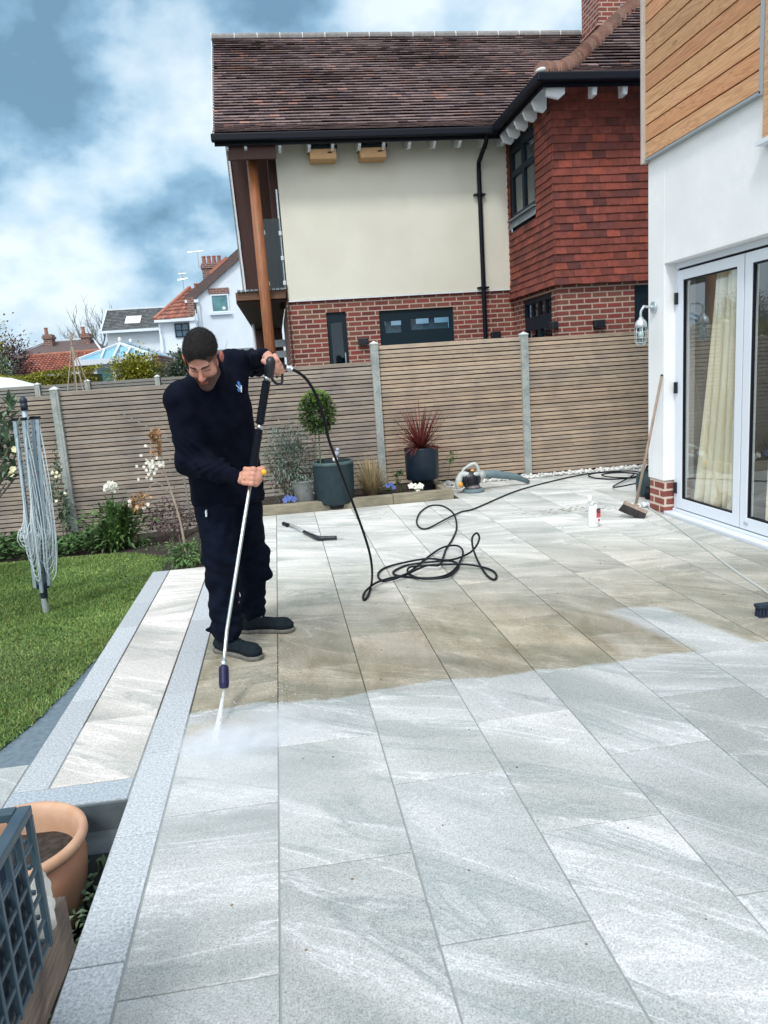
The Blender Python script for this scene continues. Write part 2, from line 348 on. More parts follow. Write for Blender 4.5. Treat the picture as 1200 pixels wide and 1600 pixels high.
class MB:
    """collects faces, links them as one mesh object"""
    def __init__(s): s.v = []; s.f = []; s.c = []; s.mi = []; s.cur = (1, 1, 1); s.m = 0
    def face(s, pts, c=None):
        k = len(s.v); s.v += [tuple(p) for p in pts]; s.f.append(tuple(range(k, k + len(pts)))); s.c.append(c or s.cur); s.mi.append(s.m)
    def add(s, vs, fs, c=None):
        k = len(s.v); s.v += [tuple(p) for p in vs]
        for f in fs: s.f.append(tuple(i + k for i in f)); s.c.append(c or s.cur); s.mi.append(s.m)
    def box(s, x0, x1, y0, y1, z0, z1, c=None, mat=None):
        p = [(x, y, z) for x in (x0, x1) for y in (y0, y1) for z in (z0, z1)]
        if mat is not None: p = [tuple(mat @ Vector(q)) for q in p]
        s.add(p, [(0, 1, 3, 2), (4, 6, 7, 5), (0, 4, 5, 1), (2, 3, 7, 6), (0, 2, 6, 4), (1, 5, 7, 3)], c)
        return s
    def prism(s, poly, d, c=None):
        """poly: 3-D points, extruded by vector d"""
        n = len(poly); d = Vector(d); a = [Vector(p) for p in poly]; b = [p + d for p in a]
        s.add(a + b, [tuple(range(n))[::-1], tuple(range(n, 2 * n))] + [(i, (i + 1) % n, n + (i + 1) % n, n + i) for i in range(n)], c)
        return s
    def bar(s, a, b, w, h, c=None, up=(0, 0, 1)):
        a, b = Vector(a), Vector(b); t = (b - a).normalized(); u = Vector(up)
        if abs(t.dot(u)) > .98: u = Vector((0, 1, 0))
        x = t.cross(u).normalized() * w / 2; y = x.cross(t).normalized() * h / 2
        p = [q + sx * x + sy * y for q in (a, b) for sx, sy in ((-1, -1), (1, -1), (1, 1), (-1, 1))]
        s.add(p, [(3, 2, 1, 0), (4, 5, 6, 7)] + [(i, (i + 1) % 4, 4 + (i + 1) % 4, 4 + i) for i in range(4)], c)
        return s
    def tube(s, pts, r, n=8, c=None, cap=True):
        pts = [Vector(p) for p in pts]; N = len(pts)
        rs = r if isinstance(r, (list, tuple)) else [r] * N
        t0 = (pts[1] - pts[0]).normalized(); u = t0.orthogonal().normalized(); vs = []; pt = t0
        for i, p in enumerate(pts):
            t = (pts[min(i + 1, N - 1)] - pts[max(i - 1, 0)])
            t = t.normalized() if t.length > 1e-9 else pt
            u = (u - t * u.dot(t)); u = u.normalized() if u.length > 1e-6 else t.orthogonal().normalized(); w = t.cross(u); pt = t
            vs += [p + rs[i] * (math.cos(6.2832 * k / n) * u + math.sin(6.2832 * k / n) * w) for k in range(n)]
        fs = [(i * n + k, i * n + (k + 1) % n, (i + 1) * n + (k + 1) % n, (i + 1) * n + k) for i in range(N - 1) for k in range(n)]
        if cap: fs += [tuple(range(n))[::-1], tuple(range((N - 1) * n, N * n))]
        s.add(vs, fs, c); return s
    def lathe(s, prof, n=32, o=(0, 0, 0), mat=None, c=None, rfun=None):
        vs = []
        for (r, z) in prof:
            for k in range(n):
                a = 2 * math.pi * k / n; rr = r if rfun is None else rfun(r, z, a)
                q = Vector((rr * math.cos(a), rr * math.sin(a), z))
                if mat is not None: q = mat @ q
                vs.append(q + Vector(o))
        m = len(prof)
        s.add(vs, [(i * n + k, i * n + (k + 1) % n, (i + 1) * n + (k + 1) % n, (i + 1) * n + k) for i in range(m - 1) for k in range(n)], c)
        return s
    def ball(s, o, r, c=None, n=8, mat=None):
        r = (r, r, r) if not isinstance(r, (list, tuple)) else r
        vs = []; m = n // 2 + 1
        for i in range(m + 1):
            th = math.pi * i / m
            for k in range(n):
                a = 2 * math.pi * k / n; q = Vector((r[0] * math.sin(th) * math.cos(a), r[1] * math.sin(th) * math.sin(a), r[2] * math.cos(th)))
                if mat is not None: q = mat @ q
                vs.append(q + Vector(o))
        s.add(vs, [(i * n + k, (i + 1) * n + k, (i + 1) * n + (k + 1) % n, i * n + (k + 1) % n) for i in range(m) for k in range(n)], c)
        return s
    def build(s, name, mat, parent=None, smooth=False, bevel=0.0, merge=False):
        me = bpy.data.meshes.new(name)
        v = s.v
        if parent is not None:
            L = parent_world(parent).inverted()
            v = [tuple(L @ Vector(p)) for p in s.v]
        me.from_pydata(v, [], s.f)
        mats = mat if isinstance(mat, (list, tuple)) else [mat]
        for q in mats: me.materials.append(q if not isinstance(q, str) else M[q])
        ca = me.color_attributes.new('tint', 'FLOAT_COLOR', 'CORNER')
        arr = np.ones((len(me.loops), 4), np.float32)
        ln = np.array([len(f) for f in s.f]); cc = np.array(s.c, np.float32).reshape(-1, 3)
        arr[:, :3] = np.repeat(cc, ln, axis=0)
        ca.data.foreach_set('color', arr.ravel())
        if len(mats) > 1: me.polygons.foreach_set('material_index', s.mi)
        # metre-scale box projected uv from world coordinates
        uv = me.uv_layers.new(name='UVMap')
        co = np.array(s.v, np.float64).reshape(-1, 3); li = np.concatenate([np.array(f) for f in s.f])
        nr = np.zeros((len(me.polygons), 3)); me.polygons.foreach_get('normal', nr.ravel()) if False else None
        buf = np.zeros(len(me.polygons) * 3, np.float32); me.polygons.foreach_get('normal', buf); nr = np.abs(buf.reshape(-1, 3))
        ax = np.repeat(nr.argmax(1), ln); P = co[li]
        U = np.where((ax == 0)[:, None], P[:, [1, 2]], np.where((ax == 1)[:, None], P[:, [0, 2]], P[:, [0, 1]]))
        uv.data.foreach_set('uv', U.astype(np.float32).ravel())
        if smooth: me.polygons.foreach_set('use_smooth', [True] * len(me.polygons))
        if merge:
            bm = bmesh.new(); bm.from_mesh(me); bmesh.ops.remove_doubles(bm, verts=bm.verts, dist=1e-5)
            bmesh.ops.recalc_face_normals(bm, faces=bm.faces); bm.to_mesh(me); bm.free()
        o = bpy.data.objects.new(name, me); col.objects.link(o)
        if parent is not None: o.parent = parent
        if bevel:
            md = o.modifiers.new('bevel', 'BEVEL'); md.width = bevel; md.segments = 2; md.limit_method = 'ANGLE'; md.angle_limit = R(40)
        return o

def parent_world(p):
    m = p.matrix_basis.copy() if p.parent is None else parent_world(p.parent) @ p.matrix_parent_inverse @ p.matrix_basis
    return m

def smooth_path(pts, k=4):
    """Catmull-Rom through 3-D points"""
    P = [Vector(p) for p in pts]; out = []
    for i in range(len(P) - 1):
        a, b, c, d = P[max(i - 1, 0)], P[i], P[i + 1], P[min(i + 2, len(P) - 1)]
        for j in range(k):
            t = j / k
            out.append(.5 * ((2 * b) + (c - a) * t + (2 * a - 5 * b + 4 * c - d) * t * t + (3 * b - a - 3 * c + d) * t ** 3))
    out.append(P[-1]); return out

def vary(lo=.8, hi=1.2, w=.05):
    g = rnd.uniform(lo, hi); return (g * rnd.uniform(1 - w, 1 + w), g, g * rnd.uniform(1 - w, 1 + w))

def leaf(mb, p, d, ln, wd, c=None, fold=.25, droop=.15):
    """one folded, slightly drooping leaf"""
    d = Vector(d).normalized(); s = d.cross(Vector((rnd.uniform(-.3, .3), rnd.uniform(-.3, .3), 1)))
    s = s.normalized() if s.length > 1e-4 else Vector((1, 0, 0))
    n = s.cross(d).normalized(); p = Vector(p)
    a = p; m = p + d * ln * .5 - n * 0; t = p + d * ln - Vector((0, 0, droop * ln))
    l_ = m + s * wd / 2 + n * wd * fold; r_ = m - s * wd / 2 + n * wd * fold
    mb.add([a, l_, m, r_, t], [(0, 2, 1), (0, 3, 2), (1, 2, 4), (2, 3, 4)], c)

def foliage(mb, c, r, n, size, lo=.5, hi=1.35, shell=.35, wr=.45, warm=0.0, flat=0.0):
    """n leaves through an uneven, clumped ellipsoid"""
    c = Vector(c); r = r if isinstance(r, (tuple, list)) else (r, r, r)
    ncl = max(5, n // 60); cl = []
    for i in range(ncl):
        u = Vector((rnd.gauss(0, 1), rnd.gauss(0, 1), rnd.gauss(0, 1))).normalized() * rnd.uniform(shell, 1.0)
        cl.append((Vector((u.x * r[0], u.y * r[1], u.z * r[2])), rnd.uniform(.16, .34), rnd.uniform(lo, hi)))
    for i in range(n):
        q, s, g = rnd.choice(cl)
        o = Vector((rnd.gauss(0, s) * r[0], rnd.gauss(0, s) * r[1], rnd.gauss(0, s) * r[2]))
        p = q + o; d = (p.normalized() if p.length > 1e-5 else Vector((0, 0, 1))) + Vector((rnd.uniform(-1, 1), rnd.uniform(-1, 1), rnd.uniform(-.6, 1))) * .8
        gg = g * rnd.uniform(.8, 1.25); k = size * rnd.uniform(.6, 1.3)
        leaf(mb, c + p, d, k, k * wr, (gg * (1 + warm * rnd.random()), gg, gg * rnd.uniform(.8, 1.05)))

def branches(mb, base, direction, length, r, depth, spread=.6, nb=3, upw=.25, tips=None):
    d = Vector(direction).normalized(); p = Vector(base); pts = [p]; segs = 4
    for i in range(segs):
        d = (d + Vector((rnd.uniform(-.15, .15), rnd.uniform(-.15, .15), rnd.uniform(-.05, .12)))).normalized()
        pts.append(pts[-1] + d * length / segs)
    mb.tube(pts, [r * (1 - .45 * i / segs) for i in range(segs + 1)], 5 if r < .03 else 7)
    if tips is not None: tips.append(pts[-1])
    if depth > 0:
        for i in range(nb):
            q = pts[rnd.randint(1, segs)]
            nd = (d + Vector((rnd.uniform(-1, 1), rnd.uniform(-1, 1), rnd.uniform(-.5, .7) + upw)) * spread).normalized()
            branches(mb, q, nd, length * rnd.uniform(.55, .8), r * .55, depth - 1, spread, nb, upw, tips)

# ================================================================== SETTING
# ------------------------------------------------------------------ ground far around
mb = MB()
mb.box(-200, 200, 10.6, 300, -0.9, -0.36); mb.box(-200, -6.5, -60, 10.6, -0.9, -0.36)
mb.box(-6.5, 200, -60, -4.2, -0.9, -0.36)
tag(mb.build('ground', pmat('ground_earth', (.07, .085, .05), (.11, .12, .07), .95, .8)), kind='structure')

# ------------------------------------------------------------------ patio material
def patio_material():
    m, n, l = newmat('porcelain_slab')
    out = n.new('ShaderNodeOutputMaterial'); b = n.new('ShaderNodeBsdfPrincipled'); l.new(b.outputs[0], out.inputs[0])
    uv = n.new('ShaderNodeUVMap'); uv.uv_map = 'slab_uv'
    tco = n.new('ShaderNodeTexCoord')
    at = n.new('ShaderNodeAttribute'); at.attribute_name = 'tint'
    def noise_(vec, scale, detail=5, rough=.55, stretch=None, dist=0):
        if stretch:
            q = n.new('ShaderNodeMapping'); q.inputs['Scale'].default_value = stretch; l.new(vec, q.inputs[0]); vec = q.outputs[0]
        t = n.new('ShaderNodeTexNoise'); t.inputs['Scale'].default_value = scale; t.inputs['Detail'].default_value = detail
        t.inputs['Roughness'].default_value = rough; t.inputs['Distortion'].default_value = dist
        l.new(vec, t.inputs['Vector']); return t.outputs['Fac']
    def ramp(f, stops):
        r = n.new('ShaderNodeValToRGB')
        while len(r.color_ramp.elements) < len(stops): r.color_ramp.elements.new(.5)
        for el, (p, c_) in zip(r.color_ramp.elements, stops): el.position = p; el.color = (*c_, 1) if isinstance(c_, tuple) else (c_, c_, c_, 1)
        l.new(f, r.inputs[0]); return r.outputs[0]
    def mix(f, a, b_, blend='MIX'):
        q = n.new('ShaderNodeMix'); q.data_type = 'RGBA'; q.blend_type = blend
        for sock, v in (('Factor', f), ('A', a), ('B', b_)):
            if isinstance(v, (int, float)): q.inputs[sock].default_value = v
            elif isinstance(v, tuple): q.inputs[sock].default_value = (*v, 1)
            else: l.new(v, q.inputs[sock])
        return q.outputs['Result']
    def math_(op, a, b_=None, clamp=False):
        q = n.new('ShaderNodeMath'); q.operation = op; q.use_clamp = clamp
        for i, v in enumerate((a, b_)):
            if v is None: continue
            if isinstance(v, (int, float)): q.inputs[i].default_value = v
            else: l.new(v, q.inputs[i])
        return q.outputs[0]
    U = uv.outputs[0]; O = tco.outputs['Object']
    broad = noise_(U, 1.35, 4, .5, (.6, 1.7, 1), .5)
    base = ramp(broad, [(.30, (.30, .325, .32)), (.44, (.385, .405, .40)), (.55, (.46, .478, .478)), (.68, (.575, .585, .59))])
    veins = noise_(U, .9, 8, .55, (.5, 3.2, 1), 1.0)
    vl = ramp(veins, [(.44, 0.0), (.490, .16), (.5, .62), (.510, .08), (.56, 0.0)])
    base = mix(vl, base, (.70, .72, .74))
    vd = noise_(U, 1.25, 8, .58, (.5, 2.6, 1), 1.0)
    vdr = ramp(vd, [(.55, 0.0), (.60, .72), (.612, .15), (.66, .42), (.76, 0.0)])
    base = mix(vdr, base, (.27, .31, .31))
    grain = noise_(O, 150, 3, .75)
    g2 = noise_(O, 48, 5, .75)
    base = mix(.85, base, ramp(grain, [(.34, .56), (.5, 1.0), (.66, 1.30)]), 'MULTIPLY')
    base = mix(.7, base, ramp(g2, [(.32, .70), (.5, .98), (.70, 1.16)]), 'MULTIPLY')
    base = mix(1.0, base, at.outputs['Color'], 'MULTIPLY')
    # algae and dirt still lying on the part that has not been washed yet
    sp = n.new('ShaderNodeSeparateXYZ'); l.new(O, sp.inputs[0])
    X, Y = sp.outputs[0], sp.outputs[1]
    wob = noise_(O, 2.2, 3); wob2 = noise_(O, 17, 4)
    yy = math_('ADD', Y, math_('MULTIPLY', math_('SUBTRACT', wob, .5), .20))
    yy = math_('ADD', yy, math_('MULTIPLY', math_('SUBTRACT', wob2, .5), .05))
    def smooth(v, a, b_):
        q = n.new('ShaderNodeMapRange'); q.interpolation_type = 'SMOOTHSTEP'; q.inputs['From Min'].default_value = a; q.inputs['From Max'].default_value = b_
        l.new(v, q.inputs['Value']); return q.outputs[0]
    dirty = smooth(yy, 3.585, 3.615)
    # one washed wedge at the right, washed band left of the patio
    wx = smooth(math_('SUBTRACT', X, math_('MULTIPLY', math_('SUBTRACT', Y, 3.6), -.22)), 2.10, 2.20)
    wx2 = smooth(math_('ADD', X, math_('MULTIPLY', math_('SUBTRACT', Y, 3.6), .22)), 2.54, 2.46)
    wy = smooth(yy, 4.42, 4.36)
    wedge = math_('MULTIPLY', math_('MULTIPLY', wx, wx2), wy)
    dirty = math_('MULTIPLY', dirty, math_('SUBTRACT', 1.0, wedge))
    leftm = smooth(math_('ADD', X, math_('MULTIPLY', math_('SUBTRACT', wob2, .5), .03)), -.60, -.57)
    dirty = math_('MULTIPLY', dirty, leftm)
    # the stain thins out towards the far side
    fade = math_('SUBTRACT', 1.0, math_('MULTIPLY', smooth(Y, 3.9, 6.6), .88))
    patch = ramp(noise_(O, 1.3, 6, .6, (1, .55, 1), .6), [(.32, .62), (.58, 1.0)])
    dk = math_('MULTIPLY', math_('MULTIPLY', dirty, fade), patch)
    rightf = math_('SUBTRACT', 1.0, math_('MULTIPLY', smooth(X, 1.6, 3.6), .25))
    dk = math_('MULTIPLY', dk, rightf)
    stain = ramp(noise_(O, 6, 7, .65, (1, .5, 1), .5), [(.3, (.47, .405, .29)), (.5, (.64, .575, .455)), (.72, (.80, .74, .625))])
    base = mix(dk, base, mix(1.0, base, stain, 'MULTIPLY'))
    base = mix(math_('MULTIPLY', math_('MULTIPLY', dirty, .6), math_('SUBTRACT', 1.0, math_('MULTIPLY', smooth(Y, 4.5, 7.5), .55))), base, mix(1.0, base, (1.04, .965, .86), 'MULTIPLY'))
    dry = n.new('ShaderNodeVectorMath'); dry.operation = 'SCALE'; l.new(base, dry.inputs[0]); l.new(math_('ADD', 1.0, math_('MULTIPLY', smooth(Y, 4.2, 7.2), .36)), dry.inputs['Scale']); base = dry.outputs[0]  # brightening with distance paints the glancing reflection of the far slabs into the colour
    # a small brown smear left in the washed strip and freckles
    fre = ramp(noise_(O, 33, 2, .5), [(.22, .6), (.235, 0.0)])
    base = mix(math_('MULTIPLY', fre, .5), base, (.16, .14, .11))
    dx = math_('MULTIPLY', math_('ADD', X, .42), 4.6); dy = math_('MULTIPLY', math_('SUBTRACT', Y, 3.36), 6.5)
    rr = math_('ADD', math_('MULTIPLY', dx, dx), math_('MULTIPLY', dy, dy))
    smear = math_('MULTIPLY', smooth(math_('ADD', rr, math_('MULTIPLY', wob2, .9)), 1.5, .9), .5)
    base = mix(smear, base, (.40, .34, .25))
    l.new(base, b.inputs['Base Color'])
    # wet where it has just been washed
    wet = math_('SUBTRACT', 1.0, dirty)
    ro = ramp(noise_(O, 3.0, 5, .6), [(.35, .36), (.65, .56)])
    rm = n.new('ShaderNodeMix'); rm.data_type = 'FLOAT'
    l.new(wet, rm.inputs['Factor']); rm.inputs['A'].default_value = .66; l.new(ro, rm.inputs['B'])
    l.new(rm.outputs['Result'], b.inputs['Roughness'])
    b.inputs['Specular IOR Level'].default_value = .45
    bp = n.new('ShaderNodeBump'); bp.inputs['Strength'].default_value = .22; bp.inputs['Distance'].default_value = .003
    h = math_('ADD', grain, math_('MULTIPLY', g2, .8)); l.new(h, bp.inputs['Height']); l.new(bp.outputs[0], b.inputs['Normal'])
    return m
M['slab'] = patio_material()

def granite_material():
    m = pmat('granite_setts', (.25, .285, .315), (.56, .59, .61), .6, 92, 5, tint=1.0, contrast=(.38, .60), bump=.2, nrough=.8)
    return m
M['granite'] = granite_material()
M['grout'] = pmat('grout', (.36, .38, .37), (.45, .47, .46), .9, 40)
def grout_material():
    m, n, l = newmat('joint_mortar')
    out = n.new('ShaderNodeOutputMaterial'); b = n.new('ShaderNodeBsdfPrincipled'); l.new(b.outputs[0], out.inputs[0]); b.inputs['Roughness'].default_value = .95
    t = n.new('ShaderNodeTexCoord'); sp = n.new('ShaderNodeSeparateXYZ'); l.new(t.outputs['Object'], sp.inputs[0])
    q = n.new('ShaderNodeMapRange'); q.inputs['From Min'].default_value = 3.57; q.inputs['From Max'].default_value = 3.63; l.new(sp.outputs[1], q.inputs['Value'])
    mx_ = n.new('ShaderNodeMix'); mx_.data_type = 'RGBA'; l.new(q.outputs[0], mx_.inputs['Factor'])
    mx_.inputs['A'].default_value = (.27, .30, .30, 1); mx_.inputs['B'].default_value = (.075, .068, .055, 1)
    l.new(mx_.outputs['Result'], b.inputs['Base Color']); return m
M['joint'] = grout_material()

def slab_mesh():
    mb = MB(); U = []; J = .0028
    def slab(x0, x1, y0, y1, mat=0, tint=None, zt=0.0):
        g = rnd.uniform(.89, 1.04); w = rnd.uniform(-.010, .008)
        c = tint or (g * (1 + w), g, g * (1 - w))
        z = zt + rnd.uniform(-.0006, .0006)
        mb.m = mat
        x0, x1, y0, y1 = x0 + J, x1 - J, y0 + J, y1 - J
        e = .0018
        k = len(mb.v)
        mb.box(x0, x1, y0, y1, z - .012, z - e, c)
        # top with a tiny arris
        lo = [(x0, y0, z - e), (x1, y0, z - e), (x1, y1, z - e), (x0, y1, z - e)]
        hi = [(x0 + e, y0 + e, z), (x1 - e, y0 + e, z), (x1 - e, y1 - e, z), (x0 + e, y1 - e, z)]
        mb.add(lo + hi, [(4, 5, 6, 7)] + [(i, (i + 1) % 4, 4 + (i + 1) % 4, 4 + i) for i in range(4)], c)
        a = rnd.choice([-.35, -.6, -.85, -.5, -.15, -.7, .2]) + rnd.uniform(-.12, .12); ox, oy = rnd.uniform(0, 60), rnd.uniform(0, 60)
        U.append((len(mb.v), a, ox, oy, (x0 + x1) / 2, (y0 + y1) / 2))
    L = .865; W = .4545
    def column(x0, x1, ph, ya, yb):
        y = ph
        while y > ya: y -= L
        while y < yb:
            a, b_ = max(y, ya), min(y + L, yb)
            if b_ - a > .03: slab(x0, x1, a, b_)
            y += L
    column(-.578, -.138, 1.825, -1.6, 8.94)
    k = 0; x = -.138
    while x < 3.79:
        x1 = min(x + W, 3.79)
        yb = 8.94 if x < 2.05 else 10.13
        if 2.05 > x > 1.6: yb = 8.94
        if x1 - x > .03: column(x, x1, 2.262 if k % 2 == 0 else 1.828, -1.6, yb)
        x = x1; k += 1
    for i in range(4):
        column(3.79 + W * i, 3.79 + W * (i + 1), 2.262 if i % 2 else 1.828, 7.32, 10.13)
    # pale strip of slabs between the two granite bands, laid crossways
    ys = [3.03, 3.65, 4.44, 5.20, 5.96, 6.67]
    for a, b_ in zip(ys, ys[1:]): slab(-1.093, -.745, a, b_, 0, (1.22, 1.13, 1.07))
    # slabs beyond the outer band, left
    for a, b_ in ((-1.70, -1.245), (-2.15, -1.70), (-2.6, -2.15)): slab(a, b_, 2.87, 3.27 if a > -1.71 else 3.05)
    # granite bands
    def band(x0, x1, y0, y1, ph, ln):
        y = ph
        while y > y0: y -= ln
        while y < y1:
            a, b_ = max(y, y0), min(y + ln, y1); g = rnd.uniform(.9, 1.08)
            if b_ - a > .03: slab(x0, x1, a, b_, 1, (g, g, g * 1.01))
            y += ln
    band(-.742, -.581, -1.6, 6.67, 3.86, .63)
    band(-1.243, -1.096, 3.03, 6.67, 3.93, .6)
    slab(-1.243, -.745, 2.87, 3.027, 1, (.8, .85, .9))
    uvs = []
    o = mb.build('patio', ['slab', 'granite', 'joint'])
    me = o.data
    uv = me.uv_layers.new(name='slab_uv'); co = np.array(mb.v); li = np.concatenate([np.array(f) for f in mb.f])
    out = np.zeros((len(co), 2)); s = 0
    for e_, a, ox, oy, cx, cy in U:
        q = co[s:e_, :2] - (cx, cy); ca, sa = math.cos(a), math.sin(a)
        out[s:e_, 0] = q[:, 0] * ca + q[:, 1] * sa + ox; out[s:e_, 1] = -q[:, 0] * sa + q[:, 1] * ca + oy; s = e_
    uv.data.foreach_set('uv', out[li].astype(np.float32).ravel())
    return o
patio = slab_mesh()
tag(patio, kind='structure')
mb = MB()
mb.box(-.742, 3.79, -1.6, 8.94, -.5, -.0045); mb.box(2.10, 8, 8.94, 10.14, -.5, -.0045); mb.box(3.79, 8, 7.32, 8.94, -.5, -.0045)
mb.box(-1.243, -.742, 2.87, 6.67, -.5, -.0045); mb.box(-2.6, -1.243, 2.87, 3.27, -.5, -.0045)
tag(mb.build('patio_bed', 'joint'), kind='structure')

# ------------------------------------------------------------------ lawn, slate path, soil
def gz(x, y):
    """garden level left of the patio"""
    t = min(max((y - 3.6) / 5.0, 0), 1); t = t * t * (3 - 2 * t)
    z = -.055 - .15 * t
    if y > 8.4: z -= .11 * min((y - 8.4) / 1.8, 1)
    return z
edge = [(-1.315, 7.9), (-1.31, 7.1), (-1.30, 6.2), (-1.30, 5.25), (-1.32, 4.7), (-1.36, 4.25), (-1.41, 3.85), (-1.50, 3.52), (-1.66, 3.2), (-2.0, 2.8), (-2.7, 2.3), (-4.0, 1.7), (-6.5, 1.2)]
def edge_x(y):
    for (x0, y0), (x1, y1) in zip(edge, edge[1:]):
        if y0 >= y >= y1: return x0 + (x1 - x0) * (y0 - y) / (y0 - y1)
    return -1.315 if y > 7.9 else -6.5
def bed_y(x):      # far rim of the lawn: a slow curve
    return 8.62 + .10 * math.sin(x * 1.3) + (-.55 * max(0, (x + 1.95) / .65) ** 1.6 if x > -1.95 else 0)
NX, NY = 90, 90
mb = MB()
for j in range(NY):
    y0, y1 = 1.2 + j * 7.8 / NY, 1.2 + (j + 1) * 7.8 / NY
    ex0, ex1 = edge_x(min(y0, 7.9)), edge_x(min(y1, 7.9))
    for i in range(30):
        a0, b0 = -6.5 + (ex0 + 6.5) * i / 30, -6.5 + (ex0 + 6.5) * (i + 1) / 30
        a1, b1 = -6.5 + (ex1 + 6.5) * i / 30, -6.5 + (ex1 + 6.5) * (i + 1) / 30
        if b0 - a0 < 1e-4: continue
        if y0 > bed_y((a0 + b0) / 2): continue
        mb.face([(a0, y0, gz(a0, y0)), (b0, y0, gz(b0, y0)), (b1, y1, gz(b1, y1)), (a1, y1, gz(a1, y1))])
lawn = mb.build('lawn', pmat('lawn_soil', (.05, .08, .028), (.085, .115, .042), .95, 14, 6, c3=(.13, .15, .055), s3=2.5), smooth=True, merge=True)
tag(lawn, kind='structure')
def grass_blades():
    N = 200000; r = np.random.default_rng(3)
    y = 2.3 + 6.4 * r.random(N) ** 1.0; x = -4.1 + 2.9 * r.random(N)
    ex = np.interp(y, [p[1] for p in edge][::-1], [p[0] for p in edge][::-1])
    by = np.array([bed_y(v) for v in x])
    k = (x < ex + .012) & (y < by + .02) & (x > -.30 * y - 1.05); x, y = x[k], y[k]; n_ = len(x)
    z = np.array([gz(a, b_) for a, b_ in zip(x, y)])
    h = r.uniform(.010, .026, n_) * (1 + .35 * np.sin(x * 3 + 1) * np.sin(y * 2.2)); a = r.uniform(0, 6.28, n_); w = r.uniform(.0022, .0045, n_) * (1 + .12 * (y - 2))
    lx, ly = r.normal(0, .012, n_), r.normal(0, .012, n_)
    v = np.zeros((n_, 3, 3))
    v[:, 0] = np.stack([x - np.cos(a) * w, y - np.sin(a) * w, z], 1); v[:, 1] = np.stack([x + np.cos(a) * w, y + np.sin(a) * w, z], 1)
    v[:, 2] = np.stack([x + lx, y + ly, z + h], 1)
    me = bpy.data.meshes.new('lawn_grass'); me.vertices.add(n_ * 3); me.loops.add(n_ * 3); me.polygons.add(n_)
    me.vertices.foreach_set('co', v.ravel()); me.loops.foreach_set('vertex_index', np.arange(n_ * 3, dtype=np.int32))
    me.polygons.foreach_set('loop_start', np.arange(0, n_ * 3, 3, dtype=np.int32)); me.polygons.foreach_set('loop_total', np.full(n_, 3, dtype=np.int32))
    me.update()
    ca = me.color_attributes.new('tint', 'FLOAT_COLOR', 'POINT')
    g = r.uniform(.65, 1.35, n_) * (1 + .16 * np.sin(x * 2.1 + y * .7) + .12 * np.sin(y * 3.3 - x)); dry = (r.random(n_) < .12)
    c = np.stack([g * np.where(dry, 1.9, 1.0), g * np.where(dry, 1.3, 1.0), g * np.where(dry, 1.2, .9), np.ones(n_)], 1)
    ca.data.foreach_set('color', np.repeat(c, 3, 0).astype(np.float32).ravel())
    me.materials.append(pmat('grass_blade', (.105, .185, .055), (.155, .245, .08), .6, 3, tint=1.0, spec=.2))
    o = bpy.data.objects.new('lawn_grass', me); col.objects.link(o)
    tag(o, 'short green lawn grass left of the patio', 'grass', kind='stuff')
grass_blades()

mb = MB()
q = [(x, y) for x, y in edge]
pr = [(-1.243, 7.9), (-1.243, 7.1), (-1.243, 6.2), (-1.243, 5.25), (-1.243, 4.7), (-1.243, 4.25), (-1.243, 3.85), (-1.243, 3.55), (-1.30, 3.36), (-1.66, 2.95), (-2.5, 2.3), (-4, 1.6), (-6.5, 1.1)]
for (a, b_), (c_, d_) in zip(zip(q, q[1:]), zip(pr, pr[1:])):
    mb.face([(a[0] - .06, a[1], gz(*a) - .008), (c_[0], c_[1], gz(*a) - .008), (d_[0], d_[1], gz(*b_) - .008), (b_[0] - .06, b_[1], gz(*b_) - .008)])
tag(mb.build('slate_path', 'slate_path'), kind='structure')

def soil_z(x, y):
    z = gz(x, y)
    if x > -1.3: t = min((x + 1.3) / .5, 1); z = z * (1 - t) + (-.03) * t
    if x > -.6: z = -.01
    return z + .02 * mnoise.noise((x * 3, y * 3, 0)) + .012 * mnoise.noise((x * 14, y * 14, 2))
mb = MB(); S = .07
xi = -6.5
def soil_grid(x0, x1, y0, y1, test=lambda x, y: True, dz=0):
    nx, ny = int((x1 - x0) / S) + 1, int((y1 - y0) / S) + 1
    vs = [(x0 + (x1 - x0) * i / nx, y0 + (y1 - y0) * j / ny) for j in range(ny + 1) for i in range(nx + 1)]
    fs = []
    for j in range(ny):
        for i in range(nx):
            p = vs[j * (nx + 1) + i]
            if test(*p): k = j * (nx + 1) + i; fs.append((k, k + 1, k + nx + 2, k + nx + 1))
    mb.add([(x, y, soil_z(x, y) + dz) for x, y in vs], fs)
soil_grid(-6.5, -.585, 6.68, 10.2, lambda x, y: y > bed_y(x) - .12 or x > -1.36)
soil_grid(-.585, 2.04, 8.98, 10.2, dz=.055)
soil_grid(2.04, 2.2, 9.1, 10.2, dz=.0)
soil_grid(-2.2, -.745, .2, 2.87, dz=-.36)
tag(mb.build('flower_bed_soil', 'soil', smooth=True), kind='structure')
# retaining side of the sunken planting pit
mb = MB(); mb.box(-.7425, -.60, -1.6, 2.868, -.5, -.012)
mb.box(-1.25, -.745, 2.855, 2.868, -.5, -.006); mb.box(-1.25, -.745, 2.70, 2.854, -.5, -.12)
tag(mb.build('patio_side', pmat('damp_concrete', (.055, .075, .088), (.085, .108, .12), .8, 12)), kind='structure')

